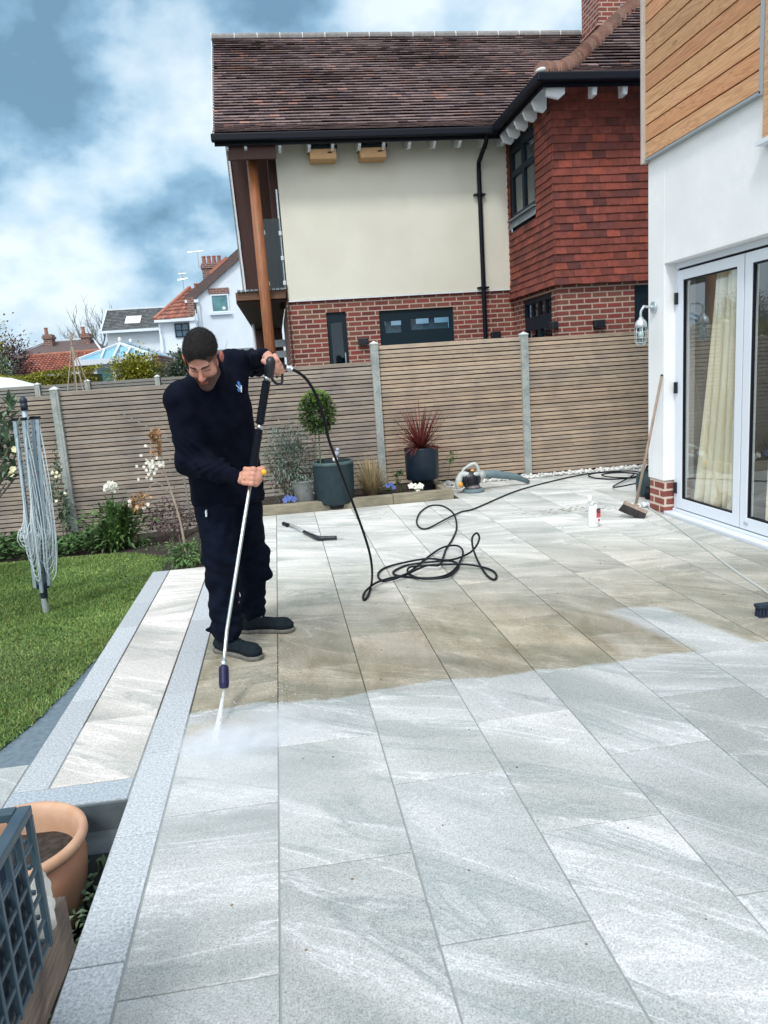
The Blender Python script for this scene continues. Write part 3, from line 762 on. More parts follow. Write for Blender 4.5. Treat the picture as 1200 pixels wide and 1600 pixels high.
# gravel of white pebbles at the foot of the fence
mb = MB()
for i in range(620):
    x = rnd.uniform(2.12, 5.6); y = rnd.uniform(9.98 if x > 2.5 else 9.7, 10.2); r_ = rnd.uniform(.012, .030); g = rnd.uniform(.75, 1.1)
    mb.ball((x, y, r_ * .5 + rnd.uniform(0, .02)), (r_ * rnd.uniform(.8, 1.4), r_ * rnd.uniform(.8, 1.2), r_ * .75), (g, g, g), 6)
tag(mb.build('white_gravel', pmat('white_pebble', (.68, .68, .66), rough=.8, tint=1.0), smooth=True), 'white pebbles in a strip along the foot of the fence', 'gravel', kind='stuff')
# crumbs of soil and grit scattered on the slabs
mb = MB()
for i in range(110):
    x = rnd.uniform(-.55, 3.6); y = rnd.choice([rnd.uniform(3.6, 5.5), rnd.uniform(5, 8.8), rnd.uniform(1.5, 3.6)]); r_ = rnd.uniform(.0015, .004)
    mb.ball((x, y, r_ * .6), (r_ * 1.6, r_, r_), None, 5)
for i in range(70):
    x = rnd.gauss(3.0, .22); y = rnd.gauss(7.6, .10); a = rnd.gauss(.3, .5); q = rnd.uniform(.015, .07)
    mb.bar((x, y, .003), (x + q * math.cos(a), y + q * math.sin(a), .004), .0022, .0022)
tag(mb.build('garden_debris', pmat('dead_twigs', (.14, .11, .08), (.24, .19, .14), .9, 20)), 'brown grit and dead twigs strewn on the slabs', 'debris', kind='stuff')

# ------------------------------------------------------------------ garden fence
FY = 10.25
def slat_panel(x0, x1, z0, z1, y, parent, name='fence_panel', mat='slat', pitch=.058, back=True, gray=0):
    mb = MB(); z = z1; k = 0
    segs = [x0, x0 + (x1 - x0) * .33, x0 + (x1 - x0) * .66, x1]
    while z - .040 > z0:
        h = .0445 if k else .052
        g0 = rnd.uniform(.86, 1.1)
        sx = [x0]; 
        if rnd.random() < .35: sx.append(rnd.choice(segs[1:3]) + rnd.uniform(-.02, .02))
        sx.append(x1)
        for a, b_ in zip(sx, sx[1:]):
            g = g0 * rnd.uniform(.92, 1.08); t = rnd.uniform(-.03, .03)
            dz = rnd.uniform(-.0022, .0022)
            if gray: g = g * .84
            mb.box(a + .001, b_ - .001, y - .012 + rnd.uniform(-.002, .002), y + .006, z - h + dz, z + dz, (g * (1 + t) * (1 - .08 * gray), g, g * (1 - t) * (1 + .12 * gray)))
        z -= pitch if k else .067; k += 1
    o = mb.build(name, mat, parent, bevel=.0025)
    if back:
        mb = MB()
        mb.box(x0, x1, y + .0085, y + .02, z0, z1 - .006)
        for i in range(4):
            xb = x0 + (x1 - x0) * (i + .02) / 3.04; mb.box(xb, xb + .04, y + .022, y + .06, z0, z1 - .01)
        mb.build('backing_board', 'fence_back', o)
    return o
def concrete_post(x, y, z0, z1, parent, w=.10):
    mb = MB()
    mb.box(x - w / 2, x + w / 2, y - .06, y + .06, z0, z1 - .03)
    mb.box(x - w / 2 + .03, x + w / 2 - .03, y - .066, y - .0605, z0, z1 - .06)
    o = mb.build('concrete_post', 'concrete', parent, bevel=.008)
    mb = MB(); z = z1 - .03; a = w / 2 + .004; v = [(x - a, y - .065, z), (x + a, y - .065, z), (x + a, y + .065, z), (x - a, y + .065, z), (x - a, y - .065, z + .012), (x + a, y - .065, z + .012), (x + a, y + .065, z + .012), (x - a, y + .065, z + .012), (x, y, z + .045)]
    mb.add(v, [(3, 2, 1, 0), (0, 1, 5, 4), (1, 2, 6, 5), (2, 3, 7, 6), (3, 0, 4, 7), (4, 5, 8), (5, 6, 8), (6, 7, 8), (7, 4, 8)])
    mb.build('post_cap', pmat('pale_cap', (.55, .58, .57), (.62, .64, .62), .8, 30) if 'cap' not in M else M['cap'], o)
    return o
M['cap'] = pmat('pale_concrete_cap', (.52, .56, .55), (.6, .62, .6), .8, 30)
gf = thing('garden_fence', 'timber slat fence in stepped panels between concrete posts behind the patio', 'fence', (1.36, FY, 0))
posts = [(-4.94, -.8, 1.70), (-2.84, -.8, 1.70), (-.74, -.5, 1.80), (1.36, -.3, 2.02), (3.47, -.3, 2.02), (5.57, -.3, 2.00), (7.67, -.3, 2.0)]
for x, a, b_ in posts: concrete_post(x, FY, a, b_, gf)
tops = [(1.605, -.36), (1.640, -.33), (1.765, -.20), (1.965, .03), (1.945, .02), (1.93, .02)]
for (p0, p1), (zt, zb) in zip(zip(posts, posts[1:]), tops):
    slat_panel(p0[0] + .045, p1[0] - .045, zb, zt, FY, gf, gray=1 if p0[0] < 0 else 0)
# the neighbours' older fence beyond
bf = thing('rear_fence', 'old grey slat fence showing just above the left garden fence', 'fence', (-3, 14.5, -.3))
for x in (-6.35, -4.30, -3.42, -2.17, -.6): concrete_post(x, 14.5, -.4, 1.83, bf, .09)
for a, b_ in ((-8.3, -6.35), (-6.35, -4.30), (-4.30, -3.42), (-3.42, -2.17), (-2.17, -.6)):
    slat_panel(a + .05, b_ - .05, -.3, 1.785, 14.5, bf, mat='slat_old')

# ------------------------------------------------------------------ bed edging
be = thing('bed_edging', 'low square timber sleepers edging the flower bed in front of the fence', 'edging', (0, 9, 0))
mb = MB(); mb.box(-.58, 1.30, 8.95, 9.06, -.05, .115); mb.build('sleeper', 'sleeper', be, bevel=.008)
mb = MB(); mb.box(1.305, 2.07, 8.955, 9.065, -.05, .118); mb.build('sleeper', 'sleeper', be, bevel=.008)
mb = MB(); mb.box(1.955, 2.065, 9.07, 9.85, -.05, .113); mb.build('sleeper', 'sleeper', be, bevel=.008)

# ================================================================== BUILDINGS
def tile_slope(mb, o, along, prof, rng, exp=.118, tw=.165, cols=None, lift=.036):
    """rows of overlapping plain tiles. prof: list of (run, rise) up the slope; o + along*u + out*run + up*rise"""
    o = Vector(o); along = Vector(along); out = Vector(prof['dir']); P = prof['pts']
    seg = [0]
    for a, b_ in zip(P, P[1:]): seg.append(seg[-1] + math.hypot(b_[0] - a[0], b_[1] - a[1]))
    def at(s):
        s = max(0, min(s, seg[-1] - 1e-6))
        for i in range(len(seg) - 1):
            if s <= seg[i + 1]:
                t = (s - seg[i]) / (seg[i + 1] - seg[i]); a, b_ = P[i], P[i + 1]
                r_, z = a[0] + (b_[0] - a[0]) * t, a[1] + (b_[1] - a[1]) * t
                dx, dz = b_[0] - a[0], b_[1] - a[1]; ln = math.hypot(dx, dz)
                return r_, out * r_ + Vector((0, 0, z)), (-out * dz / ln + Vector((0, 0, dx / ln)))
    s = 0; row = 0
    while s < seg[-1] - .02:
        r_, p0, n0 = at(s); _, p1, n1 = at(s + exp + .02)
        u0, u1 = rng(r_); u = u0 - (tw / 2 if row % 2 else 0)
        ph = rnd.uniform(0, 6)
        while u < u1:
            a, b_ = max(u, u0), min(u + tw - .003, u1)
            if b_ - a > .01:
                j = rnd.uniform(-.002, .0035) + .004 * math.sin(u * 1.7 + ph) + .003 * math.sin(u * .9 + s * 5)
                q = Vector((0, 0, rnd.uniform(-.004, .004)))
                A, B = o + along * a, o + along * b_; hi = lift + j
                c = cols(u, s) if cols else vary(.8, 1.2)
                v = [A + p0 + n0 * hi + q, B + p0 + n0 * hi + q, B + p1 + n1 * .002, A + p1 + n1 * .002, A + p0 + n0 * (hi - .013) + q, B + p0 + n0 * (hi - .013) + q]
                mb.add(v, [(0, 1, 2, 3), (4, 5, 1, 0), (0, 3, 4), (1, 5, 2)], c)
            u += tw
        s += exp; row += 1
def plumcol(u, s):
    g = rnd.uniform(.78, 1.2) * (1 + .10 * math.sin(u * 2 + s)); r_ = rnd.random()
    if r_ < .06: return (g * 1.5, g * 1.15, g * 1.0)
    if r_ < .25: return (g * .72, g * .72, g * .82)
    return (g, g * .97, g * 1.0)
def redcol(u, s):
    g = rnd.uniform(.75, 1.2); r_ = rnd.random()
    if r_ < .13: return (g * .62, g * .72, g * .85)
    if r_ < .3: return (g * 1.25, g * 1.15, g)
    return (g, g, g)

nh = thing('brick_house', 'two-storey neighbouring house of red brick, cream render and hung tiles beyond the fence', 'house', (2, 13, 0))
# brick storey and cream render above
mb = MB()
def wall_with_openings(mb, axis, c, a0, a1, z0, z1, t, holes):
    """wall plane at coordinate c (thickness t away from viewer) pierced by holes (a, b, zl, zh)"""
    xs = sorted({a0, a1, *[h[0] for h in holes], *[h[1] for h in holes]}); zs = sorted({z0, z1, *[h[2] for h in holes], *[h[3] for h in holes]})
    for i in range(len(xs) - 1):
        for j in range(len(zs) - 1):
            mx_, mz = (xs[i] + xs[i + 1]) / 2, (zs[j] + zs[j + 1]) / 2
            if any(h[0] < mx_ < h[1] and h[2] < mz < h[3] for h in holes): continue
            if axis == 'Y': mb.face([(xs[i], c, zs[j]), (xs[i + 1], c, zs[j]), (xs[i + 1], c, zs[j + 1]), (xs[i], c, zs[j + 1])])
            else: mb.face([(c, xs[i + 1], zs[j]), (c, xs[i], zs[j]), (c, xs[i], zs[j + 1]), (c, xs[i + 1], zs[j + 1])])
    for h in holes:
        a, b_, zl, zh = h
        if axis == 'Y':
            mb.face([(a, c, zl), (a, c, zh), (a, c + t, zh), (a, c + t, zl)]); mb.face([(b_, c, zl), (b_, c + t, zl), (b_, c + t, zh), (b_, c, zh)])
            mb.face([(a, c, zh), (b_, c, zh), (b_, c + t, zh), (a, c + t, zh)]); mb.face([(a, c, zl), (a, c + t, zl), (b_, c + t, zl), (b_, c, zl)])
        else:
            mb.face([(c, a, zl), (c + t, a, zl), (c + t, a, zh), (c, a, zh)]); mb.face([(c, b_, zl), (c, b_, zh), (c + t, b_, zh), (c + t, b_, zl)])
            mb.face([(c, a, zh), (c + t, a, zh), (c + t, b_, zh), (c, b_, zh)]); mb.face([(c, a, zl), (c, b_, zl), (c + t, b_, zl), (c + t, a, zl)])
HB = [(.95, 1.29, .3, 2.665), (1.86, 3.17, 1.3, 2.645)]
mb = MB(); wall_with_openings(mb, 'Y', 13.05, .30, 4.28, -.5, 2.885, .12, HB)
mb.face([(.30, 18, -.5), (.30, 13.05, -.5), (.30, 13.05, 2.885), (.30, 18, 2.885)])
mb.build('brick_wall', 'brick', nh)
mb = MB(); mb.box(.335, 4.24, 13.02, 13.30, 2.89, 5.42); mb.box(.335, .6, 13.30, 18, 2.89, 5.4)
mb.build('rendered_wall', 'cream_render', nh, bevel=.01)
mb = MB(); mb.box(.325, 4.24, 13.005, 13.049, 2.868, 2.889); mb.build('drip_bead', 'white_paint', nh)
mb = MB()
for x in (.42, 1.9, 2.9): mb.box(x, x + .004, 13.015, 13.0195, 2.9, 5.4) if False else None
# window and side door
def framed(parent, name, axis, c, a0, a1, z0, z1, fw, mat, cells, glass, depth=.07, pane_inset=.03):
    """frame with bars round each glazed cell (a,b,zl,zh in 0..1)"""
    mb = MB(); A = lambda t: a0 + (a1 - a0) * t; Z = lambda t: z0 + (z1 - z0) * t
    xs = sorted({a0, a1, *[A(q) for cl in cells for q in cl[:2]]}); zs = sorted({z0, z1, *[Z(q) for cl in cells for q in cl[2:]]})
    def bx(m_, u0, u1, w0, w1, d0, d1):
        if axis == 'Y': m_.box(u0, u1, c + d0, c + d1, w0, w1)
        else: m_.box(c + d0, c + d1, u0, u1, w0, w1)
    for i in range(len(xs) - 1):
        for j in range(len(zs) - 1):
            mx_, mz = (xs[i] + xs[i + 1]) / 2, (zs[j] + zs[j + 1]) / 2
            if any(A(cl[0]) < mx_ < A(cl[1]) and Z(cl[2]) < mz < Z(cl[3]) for cl in cells): continue
            bx(mb, xs[i], xs[i + 1], zs[j], zs[j + 1], 0, depth)
    o = mb.build(name, mat, parent)
    for cl in cells:
        m2 = MB(); bx(m2, A(cl[0]) - .005, A(cl[1]) + .005, Z(cl[2]) - .005, Z(cl[3]) + .005, pane_inset, pane_inset + .008)
        m2.build('pane', glass, o)
    return o
w1 = framed(nh, 'window', 'Y', 13.09, 1.86, 3.17, 1.3, 2.645, .1, 'teal_frame', [(.075, .30, .72, .87), (.42, .95, .74, .88), (.075, .30, .2, .56), (.42, .95, .2, .57)], 'dark_glass')
mb = MB(); mb.box(1.9, 3.1, 13.20, 13.21, 1.3, 2.40)
for x in (1.98, 2.42, 2.75): mb.box(x, x + .10, 13.17, 13.19, 1.3, 2.60)
mb.build('window_blind', 'blind', w1)
d1 = framed(nh, 'side_door', 'Y', 13.09, .95, 1.29, .3, 2.665, .1, 'teal_frame', [(.2, .8, .52, .93)], 'dark_glass')
mb = MB(); mb.box(1.225, 1.24, 13.05, 13.06, 1.75, 1.98); mb.box(1.225, 1.24, 13.055, 13.085, 1.76, 1.775); mb.build('handle', 'steel', d1)
mb = MB(); mb.box(.96, 1.28, 13.3, 13.32, .3, 2.6); mb.box(1.02, 1.22, 13.26, 13.28, 2.45, 2.52); mb.build('door_lining', 'room_dark', d1)
# main roof
mprof = {'dir': (0, 1, 0), 'pts': [(0, 0), (.45, .22), (3.62, 2.80)]}
mb = MB()
tile_slope(mb, (-.61, 12.48, 5.37), (1, 0, 0), mprof, lambda r_: (0, 4.55 + r_ if r_ < 3.3 else 7.9), cols=plumcol)
rf = mb.build('main_roof', 'tile_plum', nh)
mb = MB()   # boarding under the tiles, rear slope
mb.add([(-.60, 12.5, 5.34), (7.4, 12.5, 5.34), (7.4, 12.93, 5.56), (-.60, 12.93, 5.56), (-.60, 16.1, 8.12), (7.4, 16.1, 8.12), (7.4, 19.7, 5.3), (-.60, 19.7, 5.3)], [(0, 1, 2, 3), (3, 2, 5, 4), (4, 5, 6, 7)])
mb.build('roof_boarding', 'dark_wood', rf)
mb = MB()
for i in range(19):
    x = -.62 + i * .44; g = rnd.uniform(.85, 1.15)
    mb.tube([(x + .004, 16.1, 8.17), (x + .43, 16.1, 8.17 + rnd.uniform(-.003, .003))], .085, 12, (g, g, g))
mb.m = 1
for i in range(20):
    x = -.625 + i * .44; mb.tube([(x - .006, 16.1, 8.17), (x + .010, 16.1, 8.17)], .0885, 12, (1, 1, 1))
mb.build('ridge_tiles', ['ridge_tile', 'cap'], rf)
mb = MB()
mb.bar((-.625, 12.55, 5.36), (-.625, 12.95, 5.57), .012, .05); mb.bar((-.625, 12.95, 5.57), (-.625, 16.1, 8.12), .012, .05)
mb.build('verge_mortar', 'white_paint', rf)
def gutter_run(parent, a, b_, w=.11, h=.115):
    mb = MB(); mb.bar(a, b_, w, h); o = mb.build('gutter', 'black_gutter', parent, bevel=.02); return o
gt = gutter_run(nh, (-.64, 12.46, 5.30), (3.90, 12.46, 5.30))
mb = MB(); mb.box(-.60, 3.95, 12.52, 12.545, 5.20, 5.33); mb.build('fascia', 'black_gutter', nh)
tail = [(-.42, 'w'), (-.13, 'w'), (.40, 'w'), (.86, 'w'), (1.23, 'w'), (1.66, 'w'), (2.05, 'w'), (2.47, 'w'), (2.88, 'w'), (3.30, 'w'), (3.72, 'w'), (4.02, 'w')]
for x, _ in tail:
    mb = MB(); mb.prism([(x - .022, 12.56, 5.30), (x - .022, 12.56, 5.17), (x - .022, 12.66, 5.12), (x - .022, 13.015, 5.20), (x - .022, 13.015, 5.45)], (.044, 0, 0)); mb.build('rafter_end', 'white_paint', nh)
# downpipe
mb = MB(); mb.tube(smooth_path([(3.72, 12.5, 5.28), (3.72, 12.55, 5.15), (3.70, 12.85, 4.98), (3.70, 12.95, 4.85), (3.70, 12.95, 3.9), (3.70, 12.95, .2)], 3), .038, 10)
dp = mb.build('downpipe', 'black_gutter', nh, smooth=True)
for z in (4.45, 2.93):
    mb = MB(); mb.tube([(3.70, 12.95, z - .02), (3.70, 12.95, z + .02)], .048, 12); mb.box(3.60, 3.80, 12.94, 13.01, z - .012, z + .012)
    mb.build('pipe_bracket', 'black_gutter', dp)
# ---- tile-hung wing
mb = MB()
HS = [(11.22, 12.55, 1.3, 2.63)]
wall_with_openings(mb, 'X', 4.26, 10.96, 13.06, -.5, 2.75, .12, HS)
wall_with_openings(mb, 'Y', 10.96, 4.26, 8.4, -.5, 2.75, .12, [(5.47, 6.6, 1.3, 2.64)])
mb.build('brick_wall', 'brick', nh)
mb = MB(); mb.box(4.27, 8.4, 10.97, 13.0, 2.75, 5.45); mb.build('wing_core', 'room_dark', nh)
mb = MB()
UW = (11.66, 12.86, 3.98, 5.10)
vp = {'dir': (0, 0, 0), 'pts': None}
def hang(mb, axis, c, a0, a1, z0, z1, hole=None, exp=.1085, tw=.205):
    z = z0; row = 0
    while z < z1:
        u = a0 - (tw / 2 if row % 2 else 0)
        kick = .035 * max(0, 1 - row / 3.0)
        kick2 = .035 * max(0, 1 - (row + 1) / 3.0)
        while u < a1:
            a, b_ = max(u, a0), min(u + tw - .003, a1); zt = min(z + exp + .015, z1 + .03)
            ok = b_ - a > .012
            if hole and b_ > hole[0] and a < hole[1] and z + exp > hole[2] and z < hole[3]: 
                if a < hole[0] < b_: b_ = hole[0]
                elif a < hole[1] < b_: a = hole[1]
                else: ok = False
            if ok and b_ - a > .01:
                d = .022 + rnd.uniform(-.002, .004) + kick; d2 = .004 + kick2; zz = z + rnd.uniform(-.004, .003) + .003 * math.sin(u * 2 + row); cc = redcol(u, z)
                if axis == 'Y': v = [(a, c - d, zz), (b_, c - d, zz), (b_, c - d2, zt), (a, c - d2, zt), (a, c, zz), (b_, c, zz)]
                else: v = [(c - d, b_, zz), (c - d, a, zz), (c - d2, a, zt), (c - d2, b_, zt), (c, b_, zz), (c, a, zz)]
                mb.add(v, [(0, 1, 2, 3), (4, 5, 1, 0), (0, 3, 4), (1, 5, 2)], cc)
            u += tw
        z += exp; row += 1
hang(mb, 'Y', 10.92, 4.195, 8.4, 2.70, 5.42)
hang(mb, 'X', 4.22, 10.895, 13.02, 2.70, 5.42, hole=(11.64, 12.90, 3.85, 5.12))
mb.build('hung_tiles', 'tile_hung', nh)
w2 = framed(nh, 'window', 'X', 4.23, 11.66, 12.88, 3.98, 5.10, .08, 'teal_frame', [(.06, .46, .08, .60), (.06, .46, .68, .93), (.54, .94, .08, .60), (.54, .94, .68, .93)], 'dark_glass')
mb = MB(); mb.prism([(4.225, 11.62, 3.98), (4.225, 12.91, 3.98), (4.19, 12.91, 3.84), (4.19, 11.62, 3.84)], (-.012, 0, 0)); mb.box(4.15, 4.24, 11.61, 12.92, 3.965, 3.985)
mb.build('window_sill', 'lead', w2)
mb = MB(); mb.box(4.31, 4.32, 11.66, 12.88, 3.98, 5.1); mb.build('window_lining', 'room_dark', w2)
w3 = framed(nh, 'window', 'X', 4.29, 11.22, 12.55, 1.3, 2.63, .08, 'teal_frame', [(.05, .25, .78, .94), (.28, .48, .78, .94), (.53, .72, .78, .94), (.75, .95, .78, .94), (.06, .46, .1, .62), (.55, .94, .1, .62)], 'dark_glass')
w4 = framed(nh, 'window', 'Y', 11.0, 5.47, 6.6, 1.3, 2.64, .08, 'teal_frame', [(.12, .9, .1, .86)], 'dark_glass')
for w_, bx_ in ((w3, (4.40, 4.41, 11.22, 12.55, 1.3, 2.63)), (w4, (5.47, 6.6, 11.1, 11.11, 1.3, 2.64))):
    mb = MB(); mb.box(*bx_); mb.build('window_lining', 'room_dark', w_)
# wing roof with bell-cast eaves
wpts = [(0, 0), (.35, .13), (.75, .37), (1.5, 1.0), (3.2, 2.45), (4.2, 3.3)]
mb = MB()
tile_slope(mb, (3.87, 10.38, 5.36), (1, 0, 0), {'dir': (0, 1, 0), 'pts': wpts}, lambda r_: (r_, 5.2), cols=plumcol)
tile_slope(mb, (3.87, 10.38, 5.36), (0, 1, 0), {'dir': (1, 0, 0), 'pts': wpts}, lambda r_: (r_, 2.1 + r_), cols=plumcol)
wr = mb.build('wing_roof', 'tile_plum', nh)
mb = MB(); hp = [(3.87 + a, 10.38 + a, 5.39 + b_) for a, b_ in wpts]; hp = smooth_path(hp, 12)
acc = 0; last = Vector(hp[0])
for i in range(len(hp) - 1):
    d = (hp[i + 1] - hp[i]); acc += d.length
    if acc > .075:
        acc = 0; t = d.normalized(); g = rnd.uniform(.75, 1.25); w_ = rnd.uniform(.9, 1.1)
        mb.tube([hp[i] - t * .03 + Vector((0, 0, .03)), hp[i] + t * .13 + Vector((0, 0, -.005))], [.115, .06], 10, (g, g * w_, g * w_))
mb.build('bonnet_tiles', 'tile_hip', wr)
mb = MB(); mb.ball((3.92, 10.44, 5.43), (.10, .09, .045), None, 12); mb.build('hip_mortar', 'cap', wr, smooth=True)
mb = MB(); ws = [(3.87 + a, 10.38 + a, 5.33 + b_) for a, b_ in wpts]; we = [(8.5, 10.38 + a, 5.33 + b_) for a, b_ in wpts]; wl_ = [(3.87 + a, 14.5, 5.33 + b_) for a, b_ in wpts]
for i in range(len(ws) - 1): mb.face([ws[i], we[i], we[i + 1], ws[i + 1]]); mb.face([ws[i], ws[i + 1], wl_[i + 1], wl_[i]])
mb.build('roof_boarding', 'dark_wood', wr)
gutter_run(nh, (3.86, 10.36, 5.325), (8.5, 10.36, 5.325)); gutter_run(nh, (3.85, 10.30, 5.325), (3.85, 12.5, 5.325))
mb = MB(); mb.box(3.91, 8.5, 10.415, 10.43, 5.22, 5.35); mb.box(3.905, 3.92, 10.43, 12.5, 5.22, 5.35); mb.build('fascia', 'black_gutter', nh)
mb = MB(); mb.box(3.95, 8.5, 10.44, 10.9, 5.39, 5.40); mb.box(3.93, 4.2, 10.91, 12.95, 5.39, 5.40); mb.build('soffit', 'white_paint', nh)
for x in (4.66, 5.10, 5.54, 5.98):
    mb = MB(); mb.prism([(x - .045, 10.44, 5.38), (x - .030, 10.46, 5.13), (x + .030, 10.46, 5.13), (x + .045, 10.44, 5.38)], (0, .16, 0)); mb.build('rafter_end', 'white_paint', nh, bevel=.006)
for y in (10.95, 11.35, 11.75, 12.12, 12.42):
    mb = MB(); mb.prism([(3.935, y - .025, 5.37), (3.935, y - .025, 5.20), (3.98, y - .025, 5.10), (4.10, y - .025, 5.07), (4.15, y - .025, 5.12), (4.15, y - .025, 5.37)], (0, .05, 0)); mb.build('rafter_end', 'white_paint', nh, bevel=.006)
mb = MB(); mb.prism([(3.97, 10.47, 5.37), (3.99, 10.50, 5.14), (4.16, 10.50, 5.10), (4.24, 10.47, 5.16), (4.24, 10.47, 5.37)], (0, .05, 0)); mb.build('rafter_end', 'white_paint', nh, bevel=.006)
# chimney of the wing
mb = MB(); mb.box(6.78, 7.62, 15.0, 15.8, 6.8, 9.6); mb.box(6.72, 7.68, 14.94, 15.86, 7.86, 7.93); ch = mb.build('chimney', 'brick', nh)
mb = MB(); mb.box(7.22, 7.55, 14.985, 14.998, 7.93, 8.25); mb.build('lead_panel', 'lead', ch)
# balcony porch at the left end
mb = MB(); mb.prism([(-.465, 14.6, 6.35), (-.385, 14.6, 3.05), (.34, 14.6, 3.05), (.34, 14.6, 6.8)], (0, .06, 0)); 
mb.box(.20, .334, 13.32, 14.6, 2.9, 5.9)
pc = mb.build('timber_cladding', 'dark_wood', nh)
mb = MB(); mb.bar((-.485, 14.58, 6.35), (-.403, 14.58, 3.05), .03, .05, up=(0, 1, 0)); mb.build('white_trim', 'white_paint', pc)
mb = MB(); mb.bar((-.515, 14.60, 6.35), (-.433, 14.60, 3.05), .025, .05, up=(0, 1, 0)); mb.build('grey_trim', 'lead', pc)
mb = MB(); mb.box(-.42, .33, 12.6, 12.66, 5.02, 5.27); mb.build('eaves_board', 'dark_wood', nh)
mb = MB(); mb.tube([(-.035, 12.92, -.5), (-.045, 12.92, 2.5), (-.06, 12.92, 5.35)], [.098, .09, .083], 16); mb.build('timber_post', 'post_wood', nh, smooth=True)
mb = MB(); mb.box(-.53, .30, 13.05, 13.12, 2.94, 3.07); dk = mb.build('balcony_deck', 'deck_wood', nh)
mb = MB()
y = 13.14
while y < 23.5: mb.box(-.535 + .012 * (y - 13), .29, y, y + .10, 2.90 + .0, 2.97); y += .145
mb.box(-.50, .28, 13.13, 23.5, 2.985, 3.04)
mb.build('joists', 'dark_wood', dk)
mb = MB(); y = 13.06
for i in range(11): mb.box(-.50 + i * .072, -.445 + i * .072, 13.0, 13.9, 3.075, 3.105)
mb.build('deck_boards', 'lead', dk)
mb = MB(); mb.box(.315, .332, 12.99, 13.35, 1.2, 3.15); mb.build('corner_board', 'dark_wood', nh)
mb = MB(); mb.box(.03, .30, 13.17, 13.18, 3.12, 4.24); bl = mb.build('balustrade_glass', glassmat('balustrade_glass', (.45, .58, .60), .03), nh)
mb = MB()
for x, z in ((.03, 4.02), (.03, 3.20), (.30, 4.0), (.30, 3.2), (.30, 3.6)): mb.box(x - .025, x + .025, 13.15, 13.20, z - .035, z + .035)
mb.box(.285, .315, 13.18, 13.22, 3.1, 4.7)
mb.build('glass_clamp', 'galv', bl, bevel=.004)
mb = MB(); mb.box(-.42, .28, 20.0, 20.1, 1.2, 3.0); mb.build('porch_wall', 'dark_wood', nh)
mb = MB(); mb.box(-.2, .55, 19.8, 19.9, 2.15, 2.32); mb.box(-.2, .55, 19.8, 19.9, 2.42, 2.6); mb.build('porch_rail', 'far_white', nh)
mb = MB(); mb.tube([(-.40, 18, -.4), (-.40, 18, 2.9)], .035, 8); mb.build('rainwater_pipe', 'white_paint', nh)
# things fixed to the house
def nest(x, label):
    t = thing('nest_box', label, 'nest box', (x, 12.9, 5.02), group='nest boxes under the eaves')
    mb = MB(); mb.prism([(x, 12.68, 5.165), (x, 12.70, 5.02), (x, 13.01, 5.02), (x, 13.01, 5.165)], (.42, 0, 0)); b_ = mb.build('box', 'nest_wood', t, bevel=.004)
    mb = MB(); mb.box(x + .28, x + .35, 12.675, 12.684, 5.10, 5.118); mb.build('entrance', 'rubber', b_)
    mb = MB(); mb.box(x - .015, x + .44, 12.66, 13.01, 5.17, 5.215); mb.build('lid', 'teal_frame', t)
    mb = MB(); mb.box(x + .03, x + .40, 12.74, 13.0, 5.22, 5.36); mb.build('backing_panel', 'lead', t)
nest(.87, 'pale wooden nest box under the eaves, nearer the timber post')
nest(1.68, 'pale wooden nest box under the eaves, nearer the downpipe')
def wl(x, y, z, axis, label):
    t = thing('wall_light', label, 'wall light', (x, y, z), group='dark wall lights on the brick wall')
    mb = MB()
    if axis == 'Y': mb.box(x - .085, x + .085, y - .10, y - .004, z - .055, z + .055)
    else: mb.box(x - .10, x - .004, y - .085, y + .085, z - .055, z + .055)
    mb.build('housing', 'black_plastic', t, bevel=.012)
    mb = MB()
    if axis == 'Y': mb.box(x - .06, x + .06, y - .085, y - .03, z - .058, z - .0555)
    else: mb.box(x - .085, x - .03, y - .06, y + .06, z - .058, z - .0555)
    mb.build('lens', 'blind', t)
wl(1.55, 13.05, 2.15, 'Y', 'dark wall light between the side door and the wide window of the brick house')
wl(3.90, 13.05, 2.12, 'Y', 'dark wall light just right of the downpipe above the fence')
wl(4.26, 11.02, 2.13, 'X', 'dark wall light beside the window on the side of the brick wing')
wl(4.88, 10.96, 2.11, 'Y', 'dark wall light in the middle of the brick front of the wing')

# ------------------------------------------------------------------ white house on the right
rh = thing('rendered_house', 'white rendered house with timber cladding and glazed folding doors at the right edge', 'house', (3.8, 5, 0))
WX = 3.79
mb = MB()
DY0, DY1, DZ = 2.9, 6.985, 2.452
# wall with the door opening
def rbox(*a): mb.box(*a)
rbox(WX, 4.12, DY1, 7.30, .342, 6.4)
rbox(WX, 4.12, -3.0, DY1, DZ, 6.4)
rbox(WX, 4.12, -3.0, DY0, .342, DZ)
rbox(4.12, 9.5, 7.18, 7.30, .342, 6.4)
mb.build('rendered_wall', 'white_render', rh, bevel=.006)
mb = MB(); mb.box(3.802, 4.10, 7.005, 7.285, -.02, .3415); mb.box(4.1005, 9.5, 7.19, 7.285, -.02, .3415); mb.build('brick_plinth', 'brick_plinth', rh)
mb = MB(); mb.box(3.802, 4.10, -3, 2.9, -.02, .3415); mb.build('brick_plinth', 'brick_plinth', rh)
